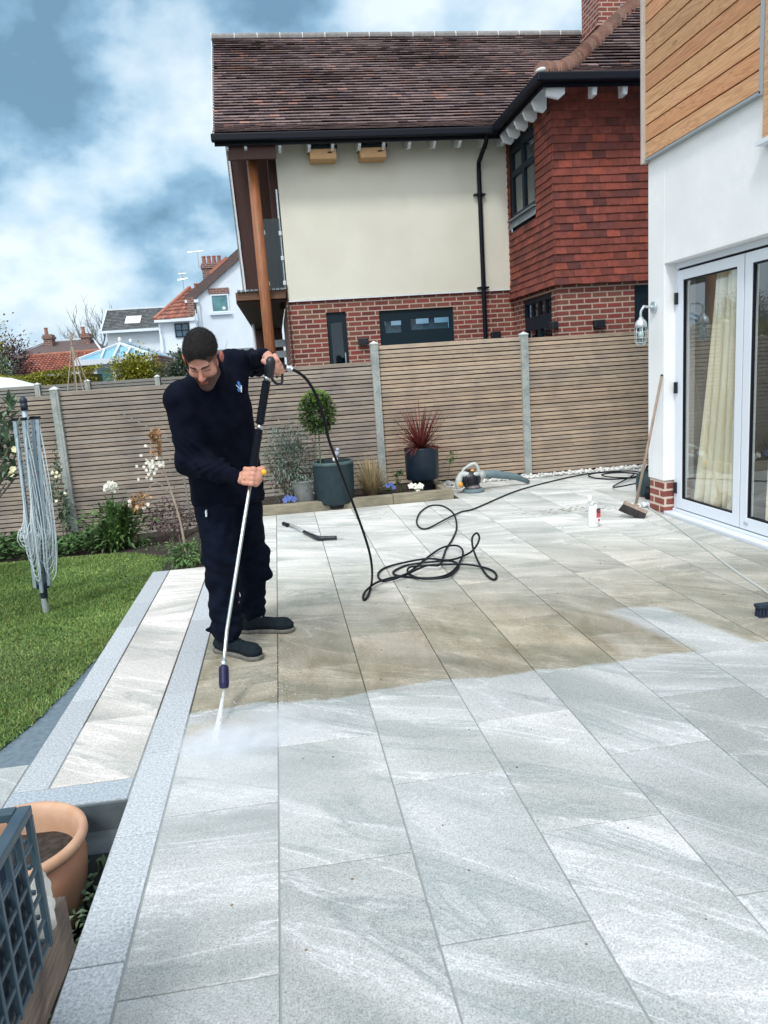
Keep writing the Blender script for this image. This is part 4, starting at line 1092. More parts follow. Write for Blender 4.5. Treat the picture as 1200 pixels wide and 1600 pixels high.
# cladding
mb = MB(); z = 3.475; k = 0; bh = .148
while z < 6.3:
    g = rnd.uniform(.8, 1.12); hgt = bh
    c = rnd.choice([(g * 1.0, g * .95, g * .88), (g * 1.04, g * .98, g * .95), (g * 1.0, g * .84, g * .76)])
    mb.box(3.742, 3.765, 5.52, 7.262, z + .004, z + hgt - .008, c)
    z += hgt; k += 1
def cladmat():
    m, n, l = newmat('larch_board')
    out = n.new('ShaderNodeOutputMaterial'); b = n.new('ShaderNodeBsdfPrincipled'); l.new(b.outputs[0], out.inputs[0]); b.inputs['Roughness'].default_value = .6
    t = n.new('ShaderNodeTexCoord'); at = n.new('ShaderNodeAttribute'); at.attribute_name = 'tint'
    ad = n.new('ShaderNodeVectorMath'); ad.operation = 'MULTIPLY_ADD'; l.new(at.outputs['Color'], ad.inputs[0]); ad.inputs[1].default_value = (31, 17, 53); l.new(t.outputs['Object'], ad.inputs[2])
    mp_ = n.new('ShaderNodeMapping'); mp_.inputs['Scale'].default_value = (4, .55, 7); l.new(ad.outputs[0], mp_.inputs[0])
    no = n.new('ShaderNodeTexNoise'); no.inputs['Scale'].default_value = 1.3; no.inputs['Detail'].default_value = 3; no.inputs['Distortion'].default_value = .9; l.new(mp_.outputs[0], no.inputs['Vector'])
    mu = n.new('ShaderNodeMath'); mu.operation = 'MULTIPLY'; l.new(no.outputs['Fac'], mu.inputs[0]); mu.inputs[1].default_value = 30
    fr = n.new('ShaderNodeMath'); fr.operation = 'PINGPONG'; l.new(mu.outputs[0], fr.inputs[0]); fr.inputs[1].default_value = 1
    rp = n.new('ShaderNodeValToRGB'); rp.color_ramp.elements[0].color = (.44, .23, .11, 1); rp.color_ramp.elements[1].color = (.60, .355, .19, 1)
    rp.color_ramp.elements[0].position = 0; rp.color_ramp.elements[1].position = .7
    l.new(fr.outputs[0], rp.inputs[0])
    n2_ = n.new('ShaderNodeTexNoise'); n2_.inputs['Scale'].default_value = 60; mp2 = n.new('ShaderNodeMapping'); mp2.inputs['Scale'].default_value = (1, .08, 1); l.new(ad.outputs[0], mp2.inputs[0]); l.new(mp2.outputs[0], n2_.inputs['Vector'])
    r2_ = n.new('ShaderNodeMapRange'); r2_.inputs['To Min'].default_value = .8; r2_.inputs['To Max'].default_value = 1.2; l.new(n2_.outputs['Fac'], r2_.inputs['Value'])
    s1 = n.new('ShaderNodeVectorMath'); s1.operation = 'SCALE'; l.new(rp.outputs[0], s1.inputs[0]); l.new(r2_.outputs[0], s1.inputs['Scale'])
    # knots
    vo = n.new('ShaderNodeTexVoronoi'); vo.inputs['Scale'].default_value = 1.0; mp3 = n.new('ShaderNodeMapping'); mp3.inputs['Scale'].default_value = (3, 1.6, 5); l.new(ad.outputs[0], mp3.inputs[0]); l.new(mp3.outputs[0], vo.inputs['Vector'])
    rk = n.new('ShaderNodeMapRange'); rk.inputs['From Min'].default_value = .05; rk.inputs['From Max'].default_value = .10; rk.inputs['To Min'].default_value = .55; rk.inputs['To Max'].default_value = 1; l.new(vo.outputs['Distance'], rk.inputs['Value'])
    s2 = n.new('ShaderNodeVectorMath'); s2.operation = 'SCALE'; l.new(s1.outputs[0], s2.inputs[0]); l.new(rk.outputs[0], s2.inputs['Scale'])
    mm = n.new('ShaderNodeMix'); mm.data_type = 'RGBA'; mm.blend_type = 'MULTIPLY'; mm.inputs['Factor'].default_value = 1; l.new(s2.outputs[0], mm.inputs['A']); l.new(at.outputs['Color'], mm.inputs['B'])
    l.new(mm.outputs['Result'], b.inputs['Base Color']); return m
M['larch'] = cladmat()
co_ = mb.build('timber_cladding', 'larch', rh, bevel=.003)
mb = MB(); mb.box(3.768, 3.788, 5.50, 7.27, 3.47, 6.35); mb.build('batten_board', 'rubber', co_)
mb = MB(); mb.box(3.735, 3.788, 7.264, 7.345, 3.44, 6.35); mb.box(3.725, 3.735, 7.29, 7.31, 3.44, 6.35); mb.build('corner_trim', pmat('beige_trim', (.46, .40, .36), (.52, .45, .40), .6, 8), rh)
mb = MB(); mb.box(3.735, 3.788, 5.50, 7.27, 3.452, 3.470); mb.box(3.735, 3.788, 5.475, 5.517, 3.44, 6.35); mb.build('metal_trim', pmat('grey_trim', (.38, .42, .45), rough=.4, metal=.4), rh)
mb = MB(); mb.box(3.742, 3.788, 5.20, 5.47, 3.12, 6.35); mb.build('reveal_board', 'larch', rh)
mb = MB(); mb.box(3.70, 3.788, 5.0, 5.50, 3.085, 3.115); mb.build('window_sill', 'frame_white', rh)
# folding doors
FX = 3.905
dr = MB(); dr.box(FX, FX + .08, DY0, DY1, DZ - .055, DZ - .002); dr.box(FX, FX + .08, 6.945, DY1 - .001, .06, DZ - .056); dr.box(FX, FX + .08, DY0, DY0 + .04, .06, DZ - .056)
fr_ = dr.build('door_frame', 'frame_white', rh)
mb = MB(); mb.box(3.80, FX + .10, DY0, 7.0, -.01, .030); mb.box(FX - .02, FX + .10, DY0, 6.98, .031, .058); mb.build('threshold', 'frame_white', fr_, bevel=.004)
mb = MB(); mb.box(FX + .02, FX + .06, DY0, 6.944, DZ - .075, DZ - .0555); mb.build('door_seal', 'rubber', fr_)
leaves_ = [(5.895, 6.935), (4.83, 5.88), (3.765, 4.815)]
for i, (a, b_) in enumerate(leaves_):
    mb = MB(); zb, zt = .068, DZ - .078; st = .095
    mb.box(FX - .005, FX + .06, a, a + st, zb, zt); mb.box(FX - .005, FX + .06, b_ - st, b_, zb, zt)
    mb.box(FX - .0045, FX + .0595, a + st, b_ - st, zb, zb + .105); mb.box(FX - .0045, FX + .0595, a + st, b_ - st, zt - .09, zt)
    lf = mb.build('door_leaf', 'frame_white', rh, bevel=.003)
    mb = MB(); w = .014
    mb.box(FX + .004, FX + .028, a + st, a + st + w, zb + .105, zt - .09); mb.box(FX + .004, FX + .028, b_ - st - w, b_ - st, zb + .105, zt - .09)
    mb.box(FX + .0045, FX + .0275, a + st + w, b_ - st - w, zb + .105, zb + .105 + w); mb.box(FX + .0045, FX + .0275, a + st + w, b_ - st - w, zt - .09 - w, zt - .09)
    mb.build('glazing_gasket', 'rubber', lf)
    mb = MB(); mb.face([(FX + .022, a + st, zb + .1), (FX + .022, b_ - st, zb + .1), (FX + .022, b_ - st, zt - .085), (FX + .022, a + st, zt - .085)]); mb.build('pane', 'door_glass', lf)
    mb = MB(); mb.box(FX + .01, FX + .05, b_ + .001, b_ + .009, zb, zt); mb.build('door_seal', 'rubber', lf)
for z in (2.12, 1.27, .27):
    mb = MB(); mb.box(FX - .022, FX + .03, 6.918, 6.962, z - .055, z + .055); mb.tube([(FX - .024, 6.94, z - .055), (FX - .024, 6.94, z + .055)], .011, 10); mb.build('hinge', 'black_plastic', fr_, bevel=.004)
mb = MB(); mb.tube([(FX - .012, 5.80, .125), (FX - .003, 5.80, .125)], .014, 12); mb.tube([(FX - .012, 5.77, .125), (FX - .003, 5.77, .125)], .014, 12); mb.build('door_bolt', 'galv', fr_)
# room behind the glass
mb = MB(); mb.box(3.99, 9.0, .5, 7.17, -.02, .03); mb.build('room_floor', 'room_floor', rh)
mb = MB(); mb.box(8.9, 9.0, .5, 7.17, .031, 2.7); mb.box(4.13, 8.9, 7.10, 7.17, .031, 2.7); mb.box(4.13, 9.0, .5, .6, .031, 2.7); mb.build('room_wall', 'room_wall', rh)
mb = MB(); mb.box(4.125, 9.0, .5, 7.17, 2.70, 2.8); mb.build('room_ceiling', 'room_wall', rh)
mb = MB(); mb.box(9.0, 9.5, -3, 7.18, -.3, 6.4); mb.box(4.12, 9.0, -3, .5, -.3, 6.4); mb.build('house_core', 'white_render', rh)
mb = MB(); mb.box(3.6, 9.6, -3.1, 7.4, 6.41, 6.6); mb.build('flat_roof', 'lead', rh)

def curtain(name, label, y_top0, y_top1, y_bot0, y_bot1, x0, folds, ztop=2.40, zbot=.10):
    mb = MB(); nu, nv = folds * 10, 24; vs = []
    ph = [rnd.uniform(-.5, .5) for _ in range(folds + 2)]
    for j in range(nv + 1):
        t = j / nv; z = ztop + (zbot - ztop) * t; tt = t ** 1.2
        a = y_top0 + (y_bot0 - y_top0) * tt; b_ = y_top1 + (y_bot1 - y_top1) * tt
        for i in range(nu + 1):
            u = i / nu; f = u * folds; w = math.sin(f * 6.2832 + ph[int(f)] * t) * (.045 + .02 * t) + .015 * math.sin(f * 3.1 + 2 * t)
            vs.append((x0 + w, a + (b_ - a) * u + .012 * math.sin(f * 12.56), z))
    fs = [(j * (nu + 1) + i, j * (nu + 1) + i + 1, (j + 1) * (nu + 1) + i + 1, (j + 1) * (nu + 1) + i) for j in range(nv) for i in range(nu)]
    mb.add(vs, fs); o = mb.build(name, 'curtain', None, smooth=True)
    md = o.modifiers.new('thick', 'SOLIDIFY'); md.thickness = .004
    tag(o, label, 'curtain', 'cream curtains behind the folding doors'); return o
curtain('curtain', 'long cream curtain hanging in gathered folds behind the left door leaf', 6.52, 5.98, 6.84, 6.00, 4.055, 6)
curtain('curtain', 'long cream curtain behind the second door leaf at the right edge', 5.70, 4.95, 5.72, 4.95, 4.055, 6)

# ================================================================== FARTHER HOUSES
def quadroof(mb, pts, rows, colsn, wave=0.0, cfun=None):
    """tiled quad: pts = bl, br, tr, tl"""
    bl, br, tr, tl = [Vector(p) for p in pts]; n = (br - bl).cross(tl - bl).normalized()
    for j in range(rows):
        t0, t1 = j / rows, (j + 1) / rows
        for i in range(colsn):
            s0, s1 = i / colsn, (i + 1) / colsn
            f = lambda s, t: (bl.lerp(br, s)).lerp(tl.lerp(tr, s), t)
            c = cfun() if cfun else vary(.75, 1.2)
            if wave:
                K = 4; lo = []; hi = []; up = []
                for k in range(K + 1):
                    ss = s0 + (s1 - s0) * k / K; h = wave * math.sin(math.pi * k / K * 1.0) + wave * .3
                    lo.append(f(ss, t0) + n * (h + wave * .7)); hi.append(f(ss, t1) + n * h * .6); up.append(f(ss, t0))
                for k in range(K): mb.add([lo[k], lo[k + 1], hi[k + 1], hi[k], up[k], up[k + 1]], [(0, 1, 2, 3), (4, 5, 1, 0)], c)
            else:
                d = n * .03
                mb.add([f(s0, t0) + d, f(s1, t0) + d, f(s1, t1) + n * .004, f(s0, t1) + n * .004, f(s0, t0), f(s1, t0)], [(0, 1, 2, 3), (4, 5, 1, 0)], c)
def ocol():
    g = rnd.uniform(.7, 1.25); return (g * rnd.uniform(.85, 1.15), g, g * rnd.uniform(.9, 1.2))
# white gabled cottage, Y = 30
ct = thing('white_cottage', 'white gabled house with brick chimneys and orange tiled side roof behind the fence', 'house', (-1.5, 30, 0))
mb = MB(); mb.prism([(-2.72, 30, -1), (3.6, 30, -1), (3.6, 30, 4.9), (.45, 30, 7.3), (-2.72, 30, 4.93)], (0, 9, 0)); gw = mb.build('gable_wall', 'far_white', ct)
mb = MB(); mb.bar((-3.05, 29.92, 4.76), (.55, 29.92, 7.50), .30, .13, up=(0, 1, 0)); mb.bar((.45, 29.92, 7.50), (3.9, 29.92, 4.9), .30, .13, up=(0, 1, 0))
mb.prism([(-3.1, 29.9, 4.72), (.5, 29.9, 7.46), (.5, 29.9, 7.60), (-3.1, 29.9, 4.86)], (0, 9, 0)); mb.build('verge', 'bung_tile', ct)
mb = MB(); mb.prism([(-2.05, 29.84, 5.66), (-1.35, 29.84, 6.19), (-1.42, 29.84, 6.28), (-2.12, 29.84, 5.75)], (0, .05, 0)); mb.build('orange_verge_tiles', 'tile_orange', ct)
mb = MB(); mb.box(-3.12, -2.62, 29.8, 30.0, 4.66, 4.77); mb.box(-2.72, -2.60, 29.9, 29.99, 0, 4.66); mb.build('white_boxing', 'far_white', ct)
wf = framed(ct, 'window', 'Y', 29.95, -2.17, -1.50, 4.25, 4.93, .08, 'far_white', [(.07, .93, .08, .93)], 'pane_teal')
mb = MB(); mb.box(-2.25, -1.42, 29.88, 30.0, 4.17, 4.235); mb.build('window_sill', 'far_white', wf)
mb = MB(); mb.box(-2.22, -1.46, 29.94, 30.0, 4.95, 5.16); mb.build('brick_lintel', 'far_brick', ct)
mb = MB(); mb.ball((-1.70, 29.96, 4.40), (.065, .02, .065), None, 14); mb.build('window_sticker', 'white_paint', wf)
def far_chimney(x0, x1, y, z0, z1, pots, parent, mat='far_brick'):
    mb = MB(); mb.box(x0 + .05, x1 - .05, y, y + .6, z0, z1 - .3); mb.box(x0, x1, y - .05, y + .65, z1 - .3, z1 - .18); mb.box(x0 + .04, x1 - .04, y - .02, y + .6, z1 - .18, z1 - .1)
    c = mb.build('chimney', mat, parent)
    for i in range(pots):
        x = x0 + .14 + (x1 - x0 - .28) * (i / max(pots - 1, 1)); mb = MB(); mb.tube([(x, y + .3, z1 - .12), (x, y + .3, z1 + .17)], [.085, .07], 10); mb.tube([(x, y + .3, z1 + .17), (x, y + .3, z1 + .22)], .085, 10); mb.build('chimney_pot', 'tile_orange_red', c)
    return c
c1 = far_chimney(-2.62, -1.72, 32.5, 4.6, 6.56, 4, ct)
far_chimney(-3.15, -2.60, 33.5, 4.6, 5.62, 3, ct)
mb = MB()
for a, b_ in (((-2.70, 32.7, 6.3), (-2.70, 32.7, 7.0)), ((-3.1, 32.7, 6.95), (-2.45, 32.7, 6.98)), ((-3.5, 33.6, 5.4), (-3.5, 33.6, 6.4)), ((-3.7, 33.6, 6.0), (-3.3, 33.6, 6.05)), ((-3.65, 33.6, 6.25), (-3.35, 33.6, 6.25))): mb.tube([a, b_], .014, 5)
mb.build('aerial', 'steel', c1)
# side wing with orange roof
mb = MB(); mb.box(-4.06, -2.73, 29.2, 34, -1, 3.98); mb.box(-2.95, -2.73, 29.0, 29.2, -1, 4.35); mb.build('side_wall', 'far_white', ct)
mb = MB(); quadroof(mb, [(-4.18, 29.0, 4.02), (-2.78, 29.0, 4.06), (-2.78, 31.2, 5.35), (-3.02, 31.2, 5.30)], 8, 9, .04, ocol)
sr = mb.build('side_roof', 'tile_orange_red', ct)
mb = MB(); mb.tube([(-4.20, 28.98, 4.06), (-3.02, 31.2, 5.38)], .075, 8); mb.build('hip_tiles', 'tile_orange', sr)
mb = MB(); mb.box(-2.95, -2.72, 28.95, 29.1, 4.15, 4.75); mb.build('brick_corner', 'far_brick', ct)
mb = MB(); mb.box(-4.2, -2.74, 28.92, 29.02, 3.93, 4.02); mb.build('gutter', 'far_white', ct)
framed(ct, 'window', 'Y', 29.14, -3.53, -3.01, 3.37, 3.87, .05, 'teal_frame', [(.07, .47, .08, .48), (.53, .93, .08, .48), (.07, .47, .54, .93), (.53, .93, .54, .93)], 'dark_glass', .06)
mb = MB(); mb.tube([(-4.12, 29.1, 0), (-4.05, 29.1, 3.9)], .04, 6); mb.tube([(-4.02, 29.1, 2.9), (-4.02, 29.1, 3.5)], .035, 6, ); mb.build('downpipe', 'far_white', ct)
mb = MB(); mb.box(-4.22, -4.14, 31.5, 31.6, 2.95, 3.55); mb.build('dark_pipe', 'rubber', ct)
# lower flat-roofed extension
mb = MB(); mb.box(-4.55, .2, 26.0, 29.0, -1, 2.62); mb.build('extension_wall', 'far_white', ct)
mb = MB(); mb.box(-3.7, .25, 25.9, 29.0, 2.63, 2.70); mb.box(-3.7, .2, 25.93, 25.99, 2.42, 2.45); mb.build('extension_capping', 'lead', ct)
mb = MB(); mb.prism([(-1.72, 24.5, 1.0), (.2, 24.5, 1.0), (.2, 24.5, 2.75), (-1.72, 24.5, 2.12)], (0, 1.3, 0)); mb.build('green_lean_to', 'pale_green_wall', ct)
mb = MB(); mb.bar((-1.8, 24.45, 2.13), (.2, 24.45, 2.80), .05, .06, up=(0, 1, 0)); mb.build('lean_to_verge', 'far_white', ct)
mb = MB(); mb.tube([(-1.68, 24.4, 2.1), (-1.38, 24.4, 2.9)], .008, 5); mb.tube([(-3.35, 25.8, 2.75), (-2.95, 25.8, 2.95)], .012, 5); mb.build('cable', 'steel', ct)
# low slate-roofed house
sl = thing('slate_roof_house', 'low white house with grey slate roof and one bright rooflight', 'house', (-5.3, 33, 0))
mb = MB(); mb.box(-6.80, -4.20, 33.2, 36, -1, 4.05); mb.build('wall', 'far_white', sl)
mb = MB(); quadroof(mb, [(-6.92, 32.9, 4.03), (-4.15, 32.9, 4.06), (-4.15, 34.6, 5.00), (-6.92, 34.6, 5.0)], 14, 22, 0, lambda: vary(.7, 1.3)); r_ = mb.build('roof', 'slate', sl)
mb = MB(); mb.box(-6.95, -4.1, 32.83, 32.93, 3.93, 4.03); mb.bar((-6.95, 32.9, 4.03), (-6.95, 34.6, 5.02), .05, .08); mb.bar((-6.95, 34.6, 5.03), (-4.15, 34.6, 5.03), .08, .06); mb.build('gutter', 'far_white', sl)
mb = MB(); quadroof(mb, [(-6.05, 33.32, 4.30), (-5.42, 33.32, 4.30), (-5.42, 33.95, 4.66), (-6.05, 33.95, 4.66)], 1, 1); rl = mb.build('rooflight', 'label_white', r_)
# bungalow far left
bg = thing('bungalow', 'brown hipped bungalow roof with two brick chimneys at the far left', 'house', (-9.5, 36, 0))
mb = MB(); mb.add([(-11.6, 35, 3.22), (-7.5, 35, 3.30), (-8.35, 37.5, 3.98 + .05), (-10.35, 37.5, 4.0 + .02), (-11.6, 40, 3.2), (-7.5, 40, 3.2)], [(0, 1, 2, 3), (0, 3, 4), (1, 5, 2), (3, 2, 5, 4)]); mb.build('roof', 'bung_tile', bg)
mb = MB(); mb.bar((-7.45, 34.95, 3.33), (-8.33, 37.45, 4.05), .06, .06); mb.bar((-11.65, 34.95, 3.27), (-10.37, 37.45, 4.05), .06, .06); mb.bar((-10.35, 37.5, 4.06), (-8.35, 37.5, 4.08), .06, .05); mb.build('ridge_line', 'far_white', bg)
mb = MB(); mb.box(-11.4, -7.7, 35.3, 39.8, -1, 3.25); mb.build('wall', 'far_brick', bg)
far_chimney(-10.35, -9.90, 36.6, 3.5, 4.40, 1, bg); far_chimney(-8.72, -8.25, 36.6, 3.5, 4.35, 1, bg)
mb = MB(); mb.box(-10.42, -9.83, 36.45, 36.55, 3.62, 3.70); mb.box(-8.8, -8.18, 36.45, 36.55, 3.62, 3.70); mb.build('lead_flashing', 'lead', bg)
ga = thing('tiled_garage', 'low building with orange pantile roof between the hedge and the bungalow', 'garage', (-6.8, 26, 0))
mb = MB(); quadroof(mb, [(-7.98, 25.0, 2.28), (-5.4, 25.0, 2.32), (-5.4, 26.2, 2.88), (-7.90, 26.2, 2.84)], 8, 22, .045, ocol); r_ = mb.build('roof', 'tile_orange', ga)
mb = MB(); mb.tube([(-7.95, 26.2, 2.88), (-5.4, 26.2, 2.93)], .06, 8); mb.build('ridge_tiles', 'tile_orange_red', r_)
mb = MB(); mb.box(-8.05, -5.35, 24.9, 24.98, 2.19, 2.26); mb.build('fascia', 'far_white', ga)
mb = MB(); mb.box(-7.9, -5.45, 25.1, 27.3, -1, 2.24); mb.build('wall', 'far_brick', ga)
# conservatory
cv = thing('conservatory', 'white framed conservatory with blue glazed hipped roof', 'conservatory', (-4, 21, 0))
ap0, ap1 = Vector((-4.05, 21.3, 2.80)), Vector((-4.0, 22.6, 2.85))
E_ = [Vector((-4.88, 20.0, 2.40)), Vector((-3.12, 20.0, 2.43)), Vector((-3.0, 23.5, 2.43)), Vector((-5.0, 23.5, 2.40))]
mb = MB(); mb.face([E_[0], E_[1], ap0]); mb.face([E_[1], E_[2], ap1, ap0]); mb.face([E_[3], E_[0], ap0, ap1]); mb.face([E_[2], E_[3], ap1]); rc = mb.build('glazed_roof', 'blue_glass', cv)
mb = MB()
for a, b_ in ((E_[0], ap0), (E_[1], ap0), (E_[2], ap1), (E_[3], ap1), (ap0, ap1)): mb.bar(a + Vector((0, 0, .03)), b_ + Vector((0, 0, .03)), .07, .06)
for t, q in ((.33, .45), (.5, 1), (.67, .45)): 
    a = E_[0].lerp(E_[1], t); b_ = (ap0 if q == 1 else (E_[0].lerp(ap0, .62) if t < .5 else E_[1].lerp(ap0, .62))); mb.bar(a + Vector((0, -.01, .03)), b_ + Vector((0, 0, .035)), .045, .05)
mb.build('roof_bars', 'far_white', rc)
mb = MB(); mb.box(-4.95, -3.05, 19.9, 20.08, 2.27, 2.41); mb.build('gutter', 'far_white', cv)
mb = MB(); mb.ball((-4.05, 21.3, 2.93), (.05, .05, .07), None, 8); mb.ball((-4.0, 22.6, 2.96), (.05, .05, .06), None, 8); mb.box(-4.14, -3.97, 21.15, 21.25, 2.78, 2.84); mb.build('finial', 'white_paint', rc)
mb = MB()
for x in (-4.55, -4.08, -3.98, -3.62, -3.2): mb.box(x, x + .09, 20.03, 20.10, .5, 2.27)
mb.box(-4.55, -3.11, 20.04, 20.09, 2.18, 2.269); mb.build('window_frame', 'far_white', cv)
for a, b_ in ((-4.46, -4.08), (-3.89, -3.62), (-3.53, -3.2)):
    mb = MB(); mb.box(a, b_, 20.06, 20.07, .5, 2.18); mb.build('pane', 'pane_teal', cv)
mb = MB(); mb.box(-4.86, -4.56, 20.02, 20.3, -.5, 2.27); mb.box(-4.86, -3.1, 23.0, 23.2, -.5, 2.3); mb.box(-3.10, -2.9, 20.05, 23, 1.9, 2.42); mb.build('brick_pier', 'far_brick', cv)
# canopy far left
cn = thing('garden_canopy', 'pale canopy top just showing over the rear fence at the left edge', 'canopy', (-4.9, 15.6, 0))
mb = MB(); ap = (-6.2, 16.6, 2.12); n_ = 16; pr = [(-6.2 + 1.35 * math.cos(6.2832 * i / n_), 16.6 + 1.2 * math.sin(6.2832 * i / n_), 1.81) for i in range(n_)]; mid = [((p[0] + ap[0]) / 2 + (p[0] - ap[0]) * .08, (p[1] + ap[1]) / 2, 2.0) for p in pr]
mb.add(pr + mid + [ap], [(i, (i + 1) % n_, n_ + (i + 1) % n_, n_ + i) for i in range(n_)] + [(n_ + i, n_ + (i + 1) % n_, 2 * n_) for i in range(n_)])
mb.add(pr + [(p[0], p[1], 1.74) for p in pr], [(i, n_ + i, n_ + (i + 1) % n_, (i + 1) % n_) for i in range(n_)]); mb.build('canopy_cloth', 'far_white', cn, smooth=True)
mb = MB(); mb.tube([(-6.2, 16.6, -.4), (-6.2, 16.6, 2.1)], .03, 8); mb.build('pole', 'alu_line', cn)
# bean canes
wg = thing('cane_wigwam', 'wigwam of bamboo canes standing behind the left garden fence', 'plant support', (-3.1, 12.2, 0))
mb = MB(); tp = Vector((-3.03, 12.2, 2.36))
for dx, dy, up in ((-.20, -.1, .16), (-.12, .2, .05), (.0, -.12, .18), (.13, -.14, .05), (.22, .05, .10), (.05, .22, .02)):
    b_ = Vector((-3.02 + dx * 2.7, 12.2 + dy * 2.7, -.3)); mb.tube([b_, tp + (tp - b_).normalized() * up], [.012, .009], 6)
mb.build('canes', 'cane', wg); mb = MB(); mb.tube([tp + Vector((.02 * math.cos(a), .02 * math.sin(a), -.02)) for a in range(7)], .008, 5); mb.build('tie', 'cane', wg)

# ================================================================== VEGETATION
def tree(name, label, base, crown_c, crown_r, n, size, mat, nb=4, tr=.08, depth=2, group=None, cat='tree', warm=0, lo=.5, hi=1.4):
    t = thing(name, label, cat, base, group=group)
    mb = MB(); cc = Vector(crown_c); b = Vector(base); top = cc - Vector((0, 0, crown_r[2] * .2))
    mb.tube([b, b.lerp(top, .5) + Vector((.05, 0, 0)), top], [tr, tr * .75, tr * .5], 8)
    for i in range(7):
        a = rnd.uniform(0, 6.28); branches(mb, b.lerp(top, rnd.uniform(.45, 1)), (math.cos(a), math.sin(a), .8), crown_r[0] * .8, tr * .35, 1, .7, 3)
    mb.build('trunk', 'bark', t)
    mb = MB(); foliage(mb, cc, crown_r, n, size, lo, hi, warm=warm); mb.build('crown', mat, t)
    return t
M['leaf_plum'] = pmat('leaf_plum', (.085, .05, .065), (.13, .08, .09), .6, 8, tint=1.0)
tree('garden_tree', 'light green tree at the left edge beyond the rear fence', (-7.4, 20, -.4), (-7.55, 20, 2.85), (.85, .8, 1.15), 5200, .11, 'leaf_yellow', tr=.1)
tree('garden_tree', 'dark green bushy tree at the left edge in front of the purple one', (-6.7, 18.6, -.4), (-6.6, 18.6, 2.0), (.6, .6, .55), 3200, .10, 'leaf_tree', tr=.08)
tree('plum_tree', 'purple-brown leaved tree left of the bungalow', (-8.1, 24, -.4), (-8.05, 24, 2.55), (.85, .8, .75), 5200, .10, 'leaf_plum', tr=.1)
bt = thing('bare_tree', 'leafless tree behind the bungalow roof', 'tree', (-9.2, 42, 0))
mb = MB(); mb.tube([(-9.2, 42, -.4), (-9.1, 42, 2.5), (-9.1, 42, 3.9)], [.2, .15, .11], 8)
for i in range(11):
    a = i * .57; branches(mb, (-9.1, 42, 3.3 + .1 * (i % 5)), (math.cos(a) * 1.2, math.sin(a) * .5, .55), 1.35, .045, 3, .75, 3, .25)
mb.build('trunk', 'twig_grey', bt)
def bush(name, label, c, r, n, size, mat, group=None, **k):
    t = thing(name, label, 'bush', (c[0], c[1], c[2] - r[2]), group=group)
    mb = MB(); foliage(mb, c, r, n, size, **k); mb.build('foliage', mat, t)
    mb = MB()
    for i in range(5): branches(mb, (c[0] + rnd.uniform(-.1, .1), c[1], c[2] - r[2] * 1.3), (rnd.uniform(-.5, .5), rnd.uniform(-.5, .5), 1), r[2] * 1.5, .015, 1, .6, 2)
    mb.build('stem', 'bark', t); return t
bush('round_bush', 'rounded yellow-green bush in front of the conservatory', (-2.83, 16.3, 1.84), (.50, .4, .42), 6500, .085, 'leaf_yellow', lo=.4, hi=1.25)
bush('round_bush', 'dark green bush just left of the standing man beyond the fence', (-1.72, 15.6, 1.90), (.34, .3, .36), 3200, .09, 'leaf_tree', lo=.5, hi=1.1)
bush('round_bush', 'sparse grey-green bush between the yellow bush and the dark one', (-2.22, 16.0, 1.80), (.28, .2, .30), 500, .05, 'leaf_silver')
hd = thing('clipped_hedge', 'clipped yellow-green hedge behind the rear fence', 'hedge', (-5.5, 17, -.4))
mb = MB()
for i in range(9500):
    x = rnd.uniform(-7.6, -3.75); f = rnd.random(); top = 2.03 + .04 * math.sin(x * 5) + (.10 if x > -4.4 else 0)
    y, z = (16.7 + rnd.uniform(-.05, .05), rnd.uniform(1.5, top)) if f < .6 else (rnd.uniform(16.7, 17.4), top + rnd.gauss(0, .02))
    g = rnd.uniform(.45, 1.25) * (1 + .25 * mnoise.noise((x * 4, z * 6, 0))); leaf(mb, (x, y, z), (rnd.uniform(-1, 1), -.6 + rnd.uniform(-1, 1) * .6, rnd.uniform(-.3, 1)), rnd.uniform(.035, .07), .035, (g, g, g * .9))
mb.build('foliage', 'leaf_yellow', hd)
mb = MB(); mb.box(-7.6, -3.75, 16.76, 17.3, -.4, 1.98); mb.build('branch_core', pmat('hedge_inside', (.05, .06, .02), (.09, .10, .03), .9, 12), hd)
bush('low_red_shrub', 'low reddish shrubs below the conservatory windows', (-3.95, 16.0, 1.72), (.55, .2, .16), 700, .05, 'leaf_red')

# beds and pots near the fence
def iris_clump(t, c, n, ln, wd, mat, lo=.5, hi=1.4, arch=.5):
    mb = MB()
    for i in range(n):
        a = rnd.uniform(0, 6.28); tilt = rnd.uniform(.05, .9); L_ = ln * rnd.uniform(.6, 1.1); g = rnd.uniform(lo, hi)
        b = Vector(c) + Vector((math.cos(a), math.sin(a), 0)) * rnd.uniform(0, .07); d = Vector((math.cos(a) * tilt, math.sin(a) * tilt, 1)).normalized(); s = d.cross(Vector((0, 0, 1))).normalized(); P = []; K = 5
        for k in range(K + 1):
            q = k / K; p = b + d * L_ * q - Vector((0, 0, arch * L_ * q * q * tilt)); w = wd * (1 - q ** 2.2) * .5 + .0008; P.append((p - s * w, p + s * w))
        for k in range(K): mb.face([P[k][0], P[k][1], P[k + 1][1], P[k + 1][0]], (g, g, g * .9))
    return mb.build('leaves', mat, t)
def blossom(mb, c, r, n=6, col_=(1, 1, 1), face=(0, -1, .3)):
    f = Vector(face).normalized(); u = f.orthogonal().normalized(); w = f.cross(u)
    for i in range(n):
        a = 6.2832 * i / n + rnd.uniform(-.2, .2); d = u * math.cos(a) + w * math.sin(a); s = f.cross(d); g = rnd.uniform(.85, 1.1)
        p = Vector(c); m_ = p + d * r * .6 + f * r * .15
        mb.add([p, m_ + s * r * .42, p + d * r + f * r * .05, m_ - s * r * .42], [(0, 1, 2, 3)], tuple(g * v for v in col_))
